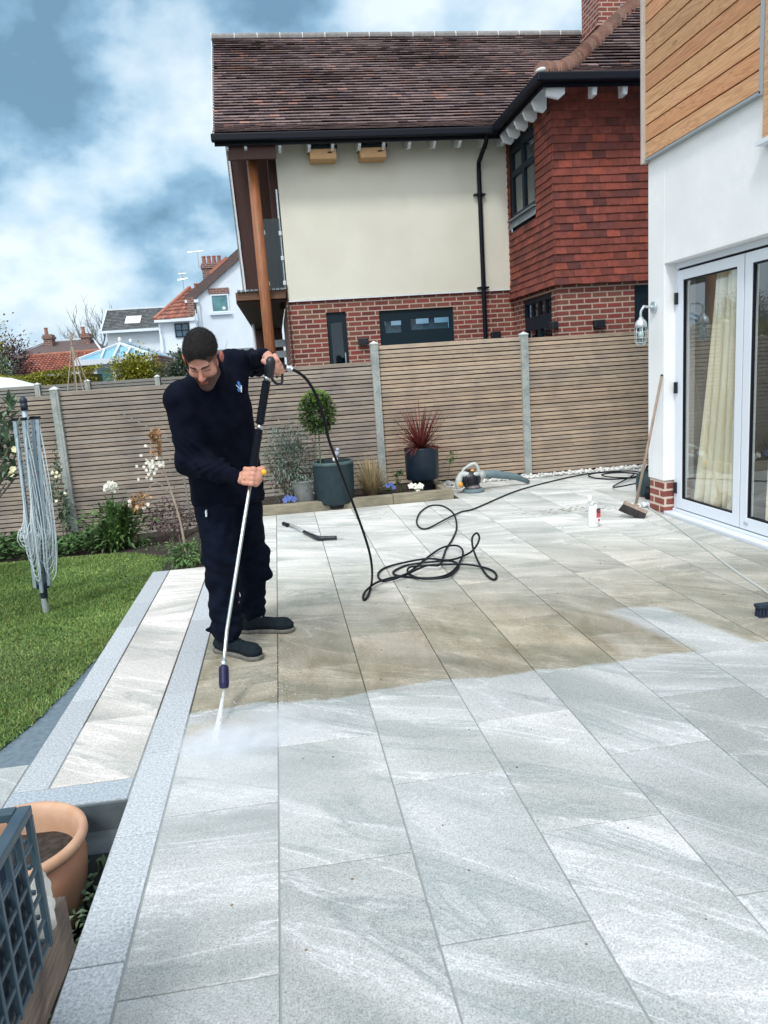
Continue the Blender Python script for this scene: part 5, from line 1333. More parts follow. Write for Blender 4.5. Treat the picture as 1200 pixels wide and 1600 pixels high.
ip = thing('leafy_plant', 'big clump of strappy green leaves with one white flower head by the lawn', 'plant', (-2.05, 9.0, -.25))
iris_clump(ip, (-2.02, 8.95, -.27), 240, .62, .045, 'leaf', .5, 1.7, .55)
mb = MB(); foliage(mb, (-2.0, 8.95, .02), (.34, .22, .26), 650, .10, wr=.35); mb.build('foliage', 'leaf', ip)
mb = MB(); mb.tube([(-2.02, 9.0, .1), (-2.01, 8.95, .50)], .006, 5)
fl = mb.build('flower_stem', 'leaf', ip); mb = MB()
for i in range(34): blossom(mb, (-2.01 + rnd.gauss(0, .04), 8.93 + rnd.gauss(0, .03), .52 + rnd.gauss(0, .024)), .026, 5, face=(rnd.uniform(-.8, .8), -1, rnd.uniform(-.2, .8)))
mb.build('flower_head', 'petal_white', fl)
gc = MB()
for i in range(2600):
    x = rnd.uniform(-3.9, -2.15); y = rnd.uniform(8.75, 9.9)
    z = soil_z(x, y) + rnd.uniform(.02, .17) * (1 + .3 * math.sin(x * 5)); g = rnd.uniform(.5, 1.3); leaf(gc, (x, y, z), (rnd.uniform(-1, 1), rnd.uniform(-1, .4), rnd.uniform(0, .8)), rnd.uniform(.05, .09), .055, (g * .9, g, g * .95), .1)
tag(gc.build('ground_cover', 'leaf'), 'low leafy ground cover along the back of the lawn', 'ground cover', kind='stuff')
gc = MB()
for i in range(900):
    x = rnd.uniform(-1.75, -.7); y = rnd.uniform(6.75, 8.6); 
    if mnoise.noise((x * 3, y * 3, 7)) < .02 and x < -1.1: continue
    z = soil_z(x, y) + rnd.uniform(.0, .08); g = rnd.uniform(.4, 1.3); leaf(gc, (x, y, z), (rnd.uniform(-1, 1), rnd.uniform(-1, 1), rnd.uniform(0, .9)), rnd.uniform(.02, .045), .02, (g, g, g))
tag(gc.build('small_weeds', 'leaf'), 'small low plants scattered on the dark soil near the patio corner', 'ground cover', kind='stuff')
bush('low_shrub', 'low green shrub beside the patio corner at the man\'s left', (-.95, 6.98, .08), (.20, .14, .13), 700, .045, 'leaf', lo=.6, hi=1.6)
bush('low_shrub', 'low dark shrub in the soil bed against the fence', (-1.45, 9.4, -.02), (.45, .3, .24), 700, .055, 'leaf_plum', lo=.4, hi=1.1)
mb = MB(); 
bl_ = thing('flowering_climber', 'climber with small pale flowers at the foot of the left concrete post', 'climber', (-2.95, 10.1, -.3))
foliage(mb, (-2.92, 10.02, .22), (.14, .08, .55), 420, .06, wr=.5); mb.build('leaves', 'leaf_tree', bl_)
for i in range(7):
    mb = MB(); fc = (-2.93 + rnd.gauss(0, .07), 9.95 + rnd.gauss(0, .03), .52 + rnd.gauss(0, .15))
    for k in range(3): blossom(mb, Vector(fc) + Vector((rnd.uniform(-.012, .012), 0, rnd.uniform(-.012, .012))), .020, 5, (1, 1, .8))
    mb.build('flower', 'petal_white', bl_)
# bare rose climbing the fence left of the man
br_ = thing('bare_climber', 'leafless rose stem against the fence just left of the man', 'climber', (-1.5, 10.1, -.2))
mb = MB(); st_ = smooth_path([(-1.28, 9.9, -.15), (-1.30, 9.95, .35), (-1.36, 10.0, .75), (-1.40, 10.05, 1.1), (-1.42, 10.08, 1.4), (-1.40, 10.1, 1.62)], 5); mb.tube(st_, [.014 - .0004 * i for i in range(len(st_))], 6)
mb.tube(smooth_path([(-1.38, 10.02, .85), (-1.62, 10.1, 1.05), (-2.05, 10.15, 1.33)], 4), [.006] * 9, 5); mb.tube([(-1.37, 10.02, .6), (-1.55, 10.1, .72)], .005, 5); mb.tube([(-1.37, 10.02, .8), (-1.24, 10.08, .9)], .004, 5)
for i in range(10): p = rnd.choice(st_); mb.tube([p, p + Vector((rnd.uniform(-.12, .12), 0, rnd.uniform(0, .12)))], .003, 4)
mb.build('stem', 'twig_grey', br_)
# young tree with blossom
yt = thing('blossom_sapling', 'thin young tree with bronze leaves and white blossom by the patio corner', 'sapling', (-.93, 7.0, 0))
mb = MB(); mb.tube(smooth_path([(-.98, 7.0, -.05), (-1.0, 7.02, .35), (-1.06, 7.05, .68), (-1.10, 7.05, .92), (-1.09, 7.05, 1.2)], 4), [.012 - .0005 * i for i in range(17)], 6)
mb.tube(smooth_path([(-1.05, 7.05, .62), (-1.18, 7.0, .76), (-1.30, 7.0, .62)], 4), .006, 5); mb.tube([(-1.09, 7.05, .8), (-1.2, 7.05, .95), (-1.17, 7.05, 1.25)], .005, 5)
mb.build('stem', 'cane', yt)
mb = MB(); foliage(mb, (-1.16, 7.02, 1.10), (.07, .06, .14), 120, .05, wr=.5, warm=.2); foliage(mb, (-1.34, 6.98, .60), (.09, .06, .09), 130, .05, wr=.5); mb.build('leaves', 'leaf_bronze', yt)
mb = MB()
for i in range(44): blossom(mb, (-1.19 + rnd.gauss(0, .05), 6.96 + rnd.gauss(0, .03), .90 + rnd.gauss(0, .05)), .017, 5, face=(rnd.uniform(-.7, .7), -1, rnd.uniform(-.3, .6)))
for i in range(5): blossom(mb, (-1.36 + rnd.gauss(0, .07), 6.92, .56 + rnd.gauss(0, .04)), .02, 5)
mb.build('blossom', 'petal_white', yt)
# broad-leaved shrub at the left edge, near
ls = thing('broadleaf_shrub', 'grey-green broad-leaved shrub reaching in from the left edge', 'shrub', (-2.75, 6.6, -.15))
mb = MB()
LB = [((-2.124, 6.400, 1.518)), ((-2.109, 6.400, 1.352)), ((-2.157, 6.300, 1.271)), ((-2.249, 6.400, 1.113)), ((-2.155, 6.400, 1.184)), ((-2.220, 6.300, 0.992)), ((-2.275, 6.400, 1.427)), ((-2.342, 6.400, 1.121)), ((-2.293, 6.500, 1.212)), ((-2.207, 6.400, 1.422)), ((-2.357, 6.400, 0.965)), ((-2.192, 6.400, 1.003)), ((-2.347, 6.400, 1.278))]
for c in LB:
    for i in range(15):
        a = rnd.uniform(0, 6.28); g = rnd.uniform(.45, 1.5); leaf(mb, Vector(c) + Vector((rnd.gauss(0, .02), rnd.gauss(0, .03), rnd.gauss(0, .03))), (math.cos(a) * .8, math.sin(a) * .6, rnd.uniform(-.1, 1.3)), rnd.uniform(.10, .17), .045, (g, g, g * .95), .15, .1)
mb.build('leaves', 'leaf_tree', ls)
mb = MB()
for c in LB: mb.tube(smooth_path([(-2.75, 6.55, -.15), (-2.6, 6.5, .5), Vector(c) - Vector((0, 0, .05))], 4), .008, 5)
mb.tube([(-2.75, 6.6, -.2), (-2.65, 6.55, .4), (-2.5, 6.5, .8)], [.03, .022, .012], 7); mb.build('stem', 'bark', ls)
mb = MB()
for p in (((-2.114, 6.300, 1.206)), ((-2.173, 6.300, 1.009)), ((-2.152, 6.300, 1.049))): blossom(mb, p, .03, 6, (1, 1, .7))
mb.build('flowers', 'petal_white', ls)
# olive-like bush right behind the man
ob = thing('olive_bush', 'silvery grey-green bush in a dark pot behind the man', 'bush', (.02, 9.45, 0))
mb = MB(); foliage(mb, (.06, 9.4, .62), (.40, .28, .38), 2300, .06, wr=.28, lo=.35, hi=1.3, shell=.1)
for i in range(30):
    a = rnd.uniform(0, 6.28); b = Vector((.04 + rnd.uniform(-.1, .1), 9.4, .6)); d = Vector((math.cos(a) * .6, math.sin(a) * .5, 1)).normalized()
    for k in range(14): leaf(mb, b + d * (.16 + k * .024), (math.cos(k * 2.4) + d.x, math.sin(k * 2.4) * .5, .5), .05, .013, vary(.6, 1.5))
mb.build('foliage', 'leaf_silver', ob)
mb = MB(); 
for i in range(9): branches(mb, (.04, 9.45, .05), (rnd.uniform(-.5, .5), rnd.uniform(-.4, .4), 1), .5, .01, 1, .6, 3)
mb.build('stem', 'bark', ob)

def pot(name, label, cx, cy, z0, prof, mat, n=48, cat='plant pot', rfun=None, inner=None, soilz=None, rot=None):
    t = thing(name, label, cat, (cx, cy, z0))
    mb = MB(); mb.lathe(prof, n, (cx, cy, z0), rfun=rfun); 
    o = mb.build('pot_body', mat, t, smooth=True, merge=False)
    if soilz:
        mb = MB(); r_, z = soilz; k = 20
        mb.add([(cx, cy, z0 + z + .008)] + [(cx + r_ * math.cos(6.2832 * i / k), cy + r_ * math.sin(6.2832 * i / k), z0 + z + rnd.uniform(-.006, .006)) for i in range(k)], [(0, i + 1, (i + 1) % k + 1) for i in range(k)])
        mb.build('pot_soil', 'soil', t)
    return t
# big dark green ribbed pot
rib = lambda r_, z, a: r_ + (.006 * abs(math.sin(a * 26)) if .02 < z < .47 and r_ > .2 else 0)
PZ = .115 + .0
P1 = thing('ribbed_pot', 'large dark green ribbed pot standing on the sleeper edging', 'plant pot', (.585, 9.12, .02))
pm = MB()
prof1 = [(.0, 0), (.205, 0), (.225, .012), (.228, .03), (.24, .25), (.248, .46), (.25, .48), (.253, .485), (.253, .515), (.247, .52), (.228, .52), (.224, .50), (.215, .40), (0, .40)]
pm.lathe(prof1, 156, (.60, 9.10, .06), rfun=rib); pm.build('pot_body', 'pot_green', P1, smooth=True)
mb = MB(); mb.lathe([(.252, .486), (.256, .49), (.256, .518), (.248, .5235), (.23, .5235)], 60, (.60, 9.10, .06)); mb.build('pot_rim', pmat('worn_rim', (.05, .085, .09), (.07, .11, .11), .5, 12), P1, smooth=True)
mb = MB(); mb.ball((.60, 9.10, .47), (.21, .21, .02), None, 18); mb.build('pot_soil', 'soil', P1)
mb = MB(); mb.lathe([(0, 0), (.17, 0), (.18, .05), (0, .05)], 32, (.60, 9.10, .012)); mb.build('pot_foot', 'rubber', P1)
by = thing('bay_tree', 'small ball-headed standard tree growing in the large ribbed pot', 'tree', (.47, 9.2, .47))
mb = MB()
for i in range(1900):
    u = Vector((rnd.gauss(0, 1), rnd.gauss(0, .9), rnd.gauss(0, 1))).normalized(); k = rnd.uniform(.15, 1.0) ** .6; cl_ = .75 + .5 * mnoise.noise(u * 2.2); g = rnd.uniform(.35, 1.05) * cl_ * 1.2
    leaf(mb, Vector((.47, 9.25, 1.17)) + Vector((u.x * .20, u.y * .19, u.z * .235)) * k * (.9 + .2 * cl_), u + Vector((rnd.uniform(-.7, .7), rnd.uniform(-.5, .5), rnd.uniform(-.2, .9))), rnd.uniform(.045, .075), .024, (g, g, g * .9))
for i in range(260):
    u = Vector((rnd.gauss(0, 1), rnd.gauss(0, .8), rnd.gauss(0, 1) + .5)).normalized(); leaf(mb, Vector((.47, 9.25, 1.18)) + Vector((u.x * .21, u.y * .2, u.z * .25)), u + Vector((0, 0, .6)), .055, .022, (rnd.uniform(1.5, 2.6), rnd.uniform(1.7, 2.2), .9))
mb.build('crown', 'leaf', by)
mb = MB(); mb.tube([(.455, 9.2, .47), (.46, 9.22, .75), (.475, 9.24, 1.05)], .009, 7); mb.tube([(.40, 9.2, .47), (.425, 9.22, .98)], .006, 6); mb.build('trunk', 'leaf_tree', by)
mb = MB(); mb.tube([(.432, 9.2, .97), (.432, 9.2, 1.0)], .012, 7); mb.build('cane_tip', 'label_white', by)
bd = thing('bird_figure', 'small grey and white bird ornament perched in the ribbed pot', 'ornament', (.66, 9.1, .56))
mb = MB(); mb.ball((.66, 9.12, .66), (.035, .03, .055), None, 12, Matrix.Rotation(.5, 4, 'Y')); mb.ball((.675, 9.11, .715), .024, None, 10); mb.bar((.66, 9.12, .63), (.64, 9.13, .57), .02, .01); mb.build('body', pmat('ornament_grey', (.28, .30, .36), (.4, .42, .48), .6, 20), bd, smooth=True)
mb = MB(); mb.ball((.635, 9.09, .60), (.035, .02, .03), None, 10); mb.build('breast', 'petal_white', bd)
# grey clay pot
pot('clay_pot', 'plain grey clay pot between the bush and the large ribbed pot', .245, 9.38, .02, [(0, 0), (.125, 0), (.13, .01), (.168, .27), (.172, .30), (.176, .305), (.176, .322), (.165, .325), (.16, .30), (0, .28)], 'pot_grey', 40, soilz=(.155, .285))
# dark pot with cordyline
rib2 = lambda r_, z, a: r_ + (.005 * abs(math.sin(a * 22)) if .02 < z < .38 and r_ > .15 else 0)
P2 = thing('dark_pot', 'dark navy ribbed pot with a red spiky plant, raised on a foot by the fence', 'plant pot', (1.80, 9.55, .05))
pm = MB(); pm.lathe([(0, 0), (.205, 0), (.215, .01), (.222, .38), (.226, .40), (.226, .415), (.20, .415), (.19, .36), (0, .36)], 132, (1.80, 9.55, .20), rfun=rib2); pm.build('pot_body', 'pot_navy', P2, smooth=True)
mb = MB(); mb.lathe([(0, 0), (.14, 0), (.15, .13), (0, .13)], 32, (1.80, 9.55, .06)); mb.build('pot_foot', 'rubber', P2)
cy_ = thing('spiky_cordyline', 'dark red spiky-leaved plant fanning out above the navy pot', 'plant', (1.80, 9.55, .56))
mb = MB()
for i in range(170):
    a = rnd.uniform(0, 6.28); tilt = rnd.choice([rnd.uniform(.1, .8), rnd.uniform(.6, 1.8), rnd.uniform(1.3, 3.2)]); L_ = rnd.uniform(.50, .72) * (1 if tilt < 1.3 else .9); g = rnd.uniform(.5, 1.3)
    b = Vector((1.80, 9.55, .58)); d = Vector((math.cos(a) * tilt, math.sin(a) * tilt * .8, 1)).normalized(); s = d.cross(Vector((0, 0, 1))).normalized(); P = []; K = 5
    for k in range(K + 1): q = k / K; P.append((b + d * L_ * q - Vector((0, 0, .07 * tilt * q * q)) - s * (.010 * (1 - q ** 2) + .001), b + d * L_ * q - Vector((0, 0, .07 * tilt * q * q)) + s * (.010 * (1 - q ** 2) + .001)))
    for k in range(K): mb.face([P[k][0], P[k][1], P[k + 1][1], P[k + 1][0]], (g, g * rnd.uniform(.8, 1.1), g))
mb.build('leaves', 'leaf_red', cy_)
mb = MB(); mb.tube([(1.80, 9.55, .50), (1.80, 9.55, .64)], [.03, .022], 8); mb.build('stem', 'bark', cy_)
og = thing('ornamental_grass', 'dry straw-coloured grass clump between the two dark pots', 'grass clump', (1.12, 9.5, .05))
iris_clump(og, (1.10, 9.45, .04), 520, .58, .008, 'straw', .6, 1.4, .5)
def pansy(x, y, z, mat, lab, n=4, r_=.035):
    t = thing('pansy', lab, 'flower', (x, y, z)); mb = MB()
    for i in range(26): a = rnd.uniform(0, 6.28); leaf(mb, (x + rnd.gauss(0, .03), y + rnd.gauss(0, .02), z + .01), (math.cos(a), math.sin(a), .6), .06, .03, vary(.6, 1.3))
    mb.build('leaves', 'leaf', t); mb = MB()
    for i in range(n): blossom(mb, (x + rnd.uniform(-.07, .07), y - .05 + rnd.uniform(-.02, .02), z + .06 + rnd.uniform(0, .05)), r_, 5, (1, 1, 1), (rnd.uniform(-.3, .3), -1, .5))
    mb.build('petals', mat, t); return t
pansy(.02, 9.13, .08, 'petal_blue', 'blue and white pansies by the sleeper next to the man', 6, .042)
pansy(1.30, 9.30, .10, 'petal_blue', 'dark blue pansy just right of the dry grass', 4, .034)
pansy(1.62, 9.16, .08, 'petal_white', 'white pansies in front of the dark navy pot', 5, .045)
t = thing('seedling', 'small green seedling between the blue and white pansies', 'plant', (1.5, 9.45, .1)); mb = MB(); foliage(mb, (1.48, 9.45, .25), (.07, .05, .07), 60, .05, wr=.6); mb.build('leaves', 'leaf', t)
mb = MB(); mb.tube([(1.48, 9.45, .02), (1.48, 9.45, .22)], .004, 5); mb.build('stem', 'leaf', t)
t = thing('seedling', 'small sprig at the fence foot left of the leaf blower', 'plant', (2.28, 9.9, 0)); mb = MB(); foliage(mb, (2.28, 9.95, .42), (.06, .04, .07), 40, .045, wr=.6); mb.build('leaves', 'leaf', t)
mb = MB(); mb.tube([(2.25, 10.1, .0), (2.28, 9.97, .4)], .003, 5); mb.build('stem', 'leaf', t)
tw = thing('twiggy_shrub', 'bare dark twiggy shrub beside the grey clay pot', 'shrub', (.1, 9.6, 0)); mb = MB()
for i in range(14): branches(mb, (.16 + rnd.uniform(-.1, .15), 9.65, .02), (rnd.uniform(-.4, .4), 0, 1), .42, .005, 2, .6, 3)
mb.build('twigs', 'leaf_plum', tw)
# plants in the shadowed pit
mb = MB()
for i in range(800):
    x = rnd.uniform(-1.0, -.76); y = rnd.uniform(1.3, 2.84); g = rnd.uniform(.5, 1.6); leaf(mb, (x, y, -.36 + rnd.uniform(0, .22)), (rnd.uniform(-1, 1), rnd.uniform(-1, 1), rnd.uniform(0, .9)), rnd.uniform(.03, .06), .022, (g, g, g))
M['leaf_wet'] = pmat('leaf_wet', (.06, .10, .06), (.09, .14, .08), .6, 8, tint=1.0)
tag(mb.build('pit_plants', 'leaf_wet'), 'small leafy plants in the sunken strip beside the granite band', 'ground cover', kind='stuff')

# ================================================================== OBJECTS
# rotary washing line
ry = thing('rotary_dryer', 'folded grey rotary washing line standing in the lawn', 'washing line', (-2.02, 6.15, -.14))
DX, DYY = -2.02, 6.15
pole_b = Vector((-2.02, 6.15, -.16)); pole_t = Vector((-1.945, 6.15, 1.56))
mb = MB(); mb.tube([pole_b, pole_t], .021, 14); mb.build('pole', 'alu_line', ry, smooth=True)
mb = MB(); mb.ball(pole_t + Vector((0, 0, .02)), (.03, .03, .035), None, 12); mb.tube([pole_t - Vector((0, 0, .05)), pole_t + Vector((0, 0, .01))], .026, 12); mb.build('top_cap', 'pot_navy', ry, smooth=True)
mb = MB(); mb.tube([(-2.018, 6.15, .00), (-2.015, 6.15, .11)], .028, 12); mb.tube([(-2.017, 6.15, .085), (-2.015, 6.15, .12)], .05, 12); mb.build('hub', 'pot_navy', ry, smooth=False)
mb = MB(); mb.tube([(-2.02, 6.15, -.16), (-2.02, 6.15, .0)], .026, 12); mb.build('ground_socket', 'galv', ry)
arms = []
for k, (dx, dy, bx_) in enumerate(((-.055, -.055, -.05), (.022, -.09, .0), (.098, -.01, .048), (.03, .09, .01))):
    t_ = Vector((-1.955 + dx, 6.15 + dy, 1.44)); b_ = Vector((-2.012 + bx_, 6.15 + dy * .6, .10 if k != 1 else .06)); arms.append((b_, t_))
    mb = MB(); mb.bar(b_, t_, .026, .034, up=(0, 1, 0)); a_ = mb.build('arm', 'alu_line', ry, bevel=.003)
    mb = MB(); mb.bar(t_ - Vector((0, 0, .004)), t_ + Vector((0, 0, .018)), .036, .042, up=(0, 1, 0)); mb.build('arm_cap', 'rubber', a_)
    mb = MB()
    for j in range(11): q = b_.lerp(t_, .12 + .08 * j) + Vector((.016, -.004, 0)); mb.ball(q, .006, None, 6)
    mb.build('line_eye', 'rubber', a_)
mb = MB()
for i in range(4):
    (b0, t0), (b1, t1) = arms[i], arms[(i + 1) % 4]
    for j in range(11):
        f = 1 - j * .078; p = b0.lerp(t0, f); q = b1.lerp(t1, f); zb_ = .66 - .052 * (10 - j) * 1.0 + rnd.uniform(-.02, .02) if j > 2 else .15 + .05 * j + rnd.uniform(-.02, .02)
        zb_ = .16 + .043 * j; out = ((p + q) / 2 - Vector((DX + .03, DYY, p.z))); out.z = 0; out = out.normalized() if out.length > 1e-4 else Vector((1, 0, 0))
        pts = []
        K = 22; bu = .035 + .05 * rnd.random() + .03 * (j > 6); ph = rnd.uniform(-.3, .3)
        for k in range(K + 1):
            u = k / K; w = abs(2 * u - 1); sg = 1 if u > .5 else -1
            if w > .3:
                t = (1 - w) / .7; s = t * .93; lat_ = .5 + sg * .5
            else:
                t = 1 - w / .3; s = .93 + .07 * math.sin(t * 1.5708); lat_ = .5 + sg * .5 * math.cos(t * 1.5708)
            foot = (b0 if sg < 0 else b1).lerp(t0 if sg < 0 else t1, max(0, f - (f * .9) * s)); xy = (p if sg < 0 else q)
            base_ = b0.lerp(t0, max(.05, f * (1 - s * .8))).lerp(b1.lerp(t1, max(.05, f * (1 - s * .8))), lat_)
            z = p.z + (zb_ - p.z) * s; o_ = bu * math.sin(min(1, s * 1.02) * 2.3 + ph)
            pts.append(Vector((base_.x, base_.y, z)) + out * o_)
        mb.tube(pts, .0024, 5)
mb.build('washing_lines', 'line_cord', ry, smooth=True)

# terracotta pot
tp_ = thing('terracotta_pot', 'large terracotta pot of soil standing in the sunken bed at the lower left', 'plant pot', (-1.09, 2.60, -.40))
mb = MB(); mb.lathe([(0, 0), (.13, 0), (.14, .01), (.19, .12), (.228, .25), (.238, .33), (.232, .38), (.222, .405), (.225, .41)], 64, (-1.09, 2.60, -.40)); mb.build('pot_body', 'terracotta', tp_, smooth=True)
mb = MB(); mb.lathe([(.222, .402), (.243, .408), (.252, .425), (.25, .443), (.238, .453), (.224, .448), (.214, .432), (.208, .40), (.20, .32)], 64, (-1.09, 2.60, -.40)); mb.build('pot_rim', 'terracotta_rim', tp_, smooth=True)
mb = MB(); K = 26
vs = [(-1.09 + .21 * (r_ / 8) * math.cos(6.2832 * k / K), 2.60 + .21 * (r_ / 8) * math.sin(6.2832 * k / K), -.055 + rnd.uniform(-.006, .006)) for r_ in range(1, 9) for k in range(K)]
mb.add(vs + [(-1.09, 2.6, -.055)], [(r_ * K + k, r_ * K + (k + 1) % K, (r_ + 1) * K + (k + 1) % K, (r_ + 1) * K + k) for r_ in range(7) for k in range(K)] + [(8 * K, k, (k + 1) % K) for k in range(K)])
mb.build('pot_soil', 'soil', tp_)
# raised timber box
rb = thing('raised_planter', 'weathered low timber planter wall at the bottom left corner', 'planter', (-.7, 1.3, -.4))
def rough_board(name, x0, x1, y0, y1, z0, z1):
    bm = bmesh.new(); bmesh.ops.create_cube(bm, size=1); bmesh.ops.subdivide_edges(bm, edges=bm.edges, cuts=6, use_grid_fill=True)
    mb = MB()
    for v in bm.verts:
        p = Vector(((x0 + x1) / 2 + v.co.x * (x1 - x0), (y0 + y1) / 2 + v.co.y * (y1 - y0), (z0 + z1) / 2 + v.co.z * (z1 - z0)))
        p += Vector((mnoise.noise(p * 5), mnoise.noise(p * 5 + Vector((9, 0, 0))), mnoise.noise(p * 6 + Vector((0, 9, 0))))) * .008; mb.v.append(tuple(p))
    for f in bm.faces: mb.f.append(tuple(v.index for v in f.verts)); mb.c.append((1, 1, 1)); mb.mi.append(0)
    bm.free(); return mb.build(name, 'weathered', rb)
rough_board('side_board', -.715, -.668, .4, 1.84, .165, .325)
rough_board('side_board', -.80, -.76, .4, 1.80, -.14, .16)
rough_board('side_board', -.80, -.76, .4, 1.80, -.40, -.145)
rough_board('end_board', -1.5, -.72, 1.78, 1.83, .165, .315); rough_board('end_board', -1.5, -.80, 1.78, 1.82, -.40, .16)
mb = MB(); mb.box(-1.5, -.72, .4, 1.80, .2, .25); mb.build('planter_soil', 'soil', rb)
# white stones
def stone(loc, r_, seed, label):
    bm = bmesh.new(); bmesh.ops.create_icosphere(bm, subdivisions=4, radius=1)
    mb = MB()
    for v in bm.verts:
        d = v.co.normalized(); k = 1 + .30 * mnoise.noise(d * 1.3 + Vector((seed, 0, 0))) + .10 * mnoise.noise(d * 3.2 + Vector((0, seed, 0))) + .03 * mnoise.noise(d * 9)
        mb.v.append((loc[0] + d.x * r_[0] * k, loc[1] + d.y * r_[1] * k, loc[2] + d.z * r_[2] * k))
    for f in bm.faces: mb.f.append(tuple(v.index for v in f.verts)); mb.c.append((1, 1, 1)); mb.mi.append(0)
    bm.free(); o = mb.build('white_stone', 'lime_stone', None, smooth=True); tag(o, label, 'stone'); return o
stone((-.722, 1.795, .375), (.040, .045, .052), 3, 'upper knobbly white stone resting on the timber planter behind the lattice box')
stone((-.700, 1.725, .358), (.042, .050, .048), 8, 'lower rounded white stone on the planter edge touching the lattice box')
# lattice box
lb = thing('lattice_box', 'dark blue-grey plastic lattice box at the lower left corner', 'storage box', (-.9, 1.4, .33))
Z0, Z1, XA, YB = .345, .703, -.640, 1.652; YA, XB = .75, -1.15
mb = MB()
mb.box(XA - .030, XA, YA, YB, Z1 - .022, Z1); mb.box(XB, XA - .031, YB - .03, YB, Z1 - .021, Z1 + .001); mb.box(XB, XA - .031, YA, YA + .03, Z1 - .021, Z1 + .001); mb.box(XB, XB + .03, YA + .031, YB - .031, Z1 - .022, Z1)
mb.build('rim', 'plastic_navy', lb, bevel=.003)
mb = MB()
for i in range(6): z = Z0 + .004 + i * .0655; mb.box(XA - .012, XA - .004, YA, YB - .014, z, z + .011)
for i in range(14): y = YB - .013 - i * .068; mb.box(XA - .0145, XA - .0015, y - .006, y + .006, Z0, Z1 - .023)
mb.box(XA - .016, XA, YB - .013, YB, Z0, Z1 - .023); mb.build('lattice_side', 'plastic_navy', lb, bevel=.002)
mb = MB()
for i in range(6): z = Z0 + .004 + i * .0655; mb.box(XB, XA - .02, YB - .012, YB - .004, z, z + .011)
for i in range(8): x = XA - .05 - i * .065; mb.box(x - .004, x + .004, YB - .014, YB - .002, Z0, Z1 - .023)
mb.build('lattice_end', 'plastic_navy', lb, bevel=.002)
mb = MB(); mb.box(XB, XA - .02, YA, YB - .02, Z0, Z0 + .012); mb.box(XA - .024, XA - .019, YA + .05, YB - .06, Z0 + .012, Z1 - .09); mb.box(XB + .05, XA - .05, YB - .06, YB - .055, Z0 + .012, Z1 - .09); mb.build('liner', 'pot_navy', lb)

# wall lantern
wlp = thing('wall_lantern', 'galvanised caged lantern on a bracket on the white wall corner', 'wall lamp', (3.790, 7.167, 2.067))
bs = Vector((3.790, 7.167, 2.067)); lc = Vector((3.600, 7.080, 1.830))
mb = MB(); mb.tube([bs + Vector((-.001, 0, 0)), bs + Vector((-.022, 0, 0))], .058, 24); mb.tube([bs + Vector((-.022, 0, 0)), bs + Vector((-.045, 0, 0))], .022, 14); mb.build('wall_plate', 'galv', wlp, bevel=.003)
top = lc + Vector((0, 0, .13)); mb = MB(); mb.tube(smooth_path([bs + Vector((-.03, 0, 0)), bs + Vector((-.11, -.0, .012)), Vector((lc.x + .03, lc.y, bs.z + .005)), Vector((lc.x, lc.y, bs.z - .04)), top], 6), .012, 10); mb.build('arm', 'galv', wlp, smooth=True)
mb = MB(); mb.lathe([(0, .145), (.02, .145), (.024, .125), (.036, .118), (.052, .095), (.058, .07), (.06, .045), (.055, .045), (0, .05)], 24, lc); mb.build('hood', 'galv', wlp, smooth=True)
mb = MB(); mb.lathe([(.044, .05), (.045, -.03), (.042, -.075), (.028, -.105), (0, -.118)], 24, lc); mb.build('glass_jar', 'clear_glass', wlp, smooth=True)
mb = MB(); mb.ball(lc + Vector((0, 0, -.02)), (.028, .028, .034), None, 14); mb.tube([lc + Vector((0, 0, .01)), lc + Vector((0, 0, .06))], .014, 10); mb.build('bulb', 'bulb', wlp, smooth=True)
mb = MB()
for i in range(6):
    a = 6.2832 * i / 6 + .3; mb.tube([lc + Vector((math.cos(a) * r_, math.sin(a) * r_, z)) for r_, z in ((.058, .045), (.06, -.05), (.054, -.095), (.03, -.122), (0, -.128))], .0032, 6)
for z, r_ in ((.0, .060), (-.055, .060), (-.1, .05)): mb.tube([lc + Vector((math.cos(6.2832 * k / 20) * r_, math.sin(6.2832 * k / 20) * r_, z)) for k in range(21)], .0032, 6)
mb.build('cage', 'galv', wlp, smooth=True)

# white bottle
bo = thing('cleaner_bottle', 'white plastic bottle with a red and dark label standing on the slabs', 'bottle', (2.93, 6.73, 0))
mb = MB(); sq = lambda r_, z, a: r_ * (1 - .30 * abs(math.sin(a)) ** 1.2)
mb.lathe([(0, .002), (.046, .002), (.052, .01), (.052, .15), (.050, .185), (.036, .215), (.025, .225)], 28, (2.93, 6.73, 0), rfun=sq); 
mb.tube([(2.92, 6.73, .215), (2.905, 6.73, .245), (2.895, 6.73, .262)], [.026, .024, .02], 14); mb.build('bottle_body', 'bottle', bo, smooth=True)
mb = MB(); mb.tube([(2.899, 6.73, .25), (2.893, 6.73, .275), (2.897, 6.73, .315)], [.024, .022, .017], 14); mb.build('cap', 'bottle', bo, smooth=True)
mb = MB(); mb.box(2.945, 2.981, 6.685, 6.6925, .145, .185); la = mb.build('label', 'label_dark', bo)
mb = MB(); mb.box(2.945, 2.981, 6.6845, 6.692, .098, .144); mb.build('label_band', 'label_red', la)
mb = MB(); mb.box(2.945, 2.981, 6.685, 6.6925, .05, .097); mb.build('label_foot', 'label_white', la)
mb = MB(); mb.box(2.951, 2.975, 6.683, 6.6845, .158, .170); mb.box(2.951, 2.975, 6.6825, 6.684, .125, .132); mb.box(2.955, 2.972, 6.683, 6.6845, .06, .085); mb.build('label_print', 'label_red', la)

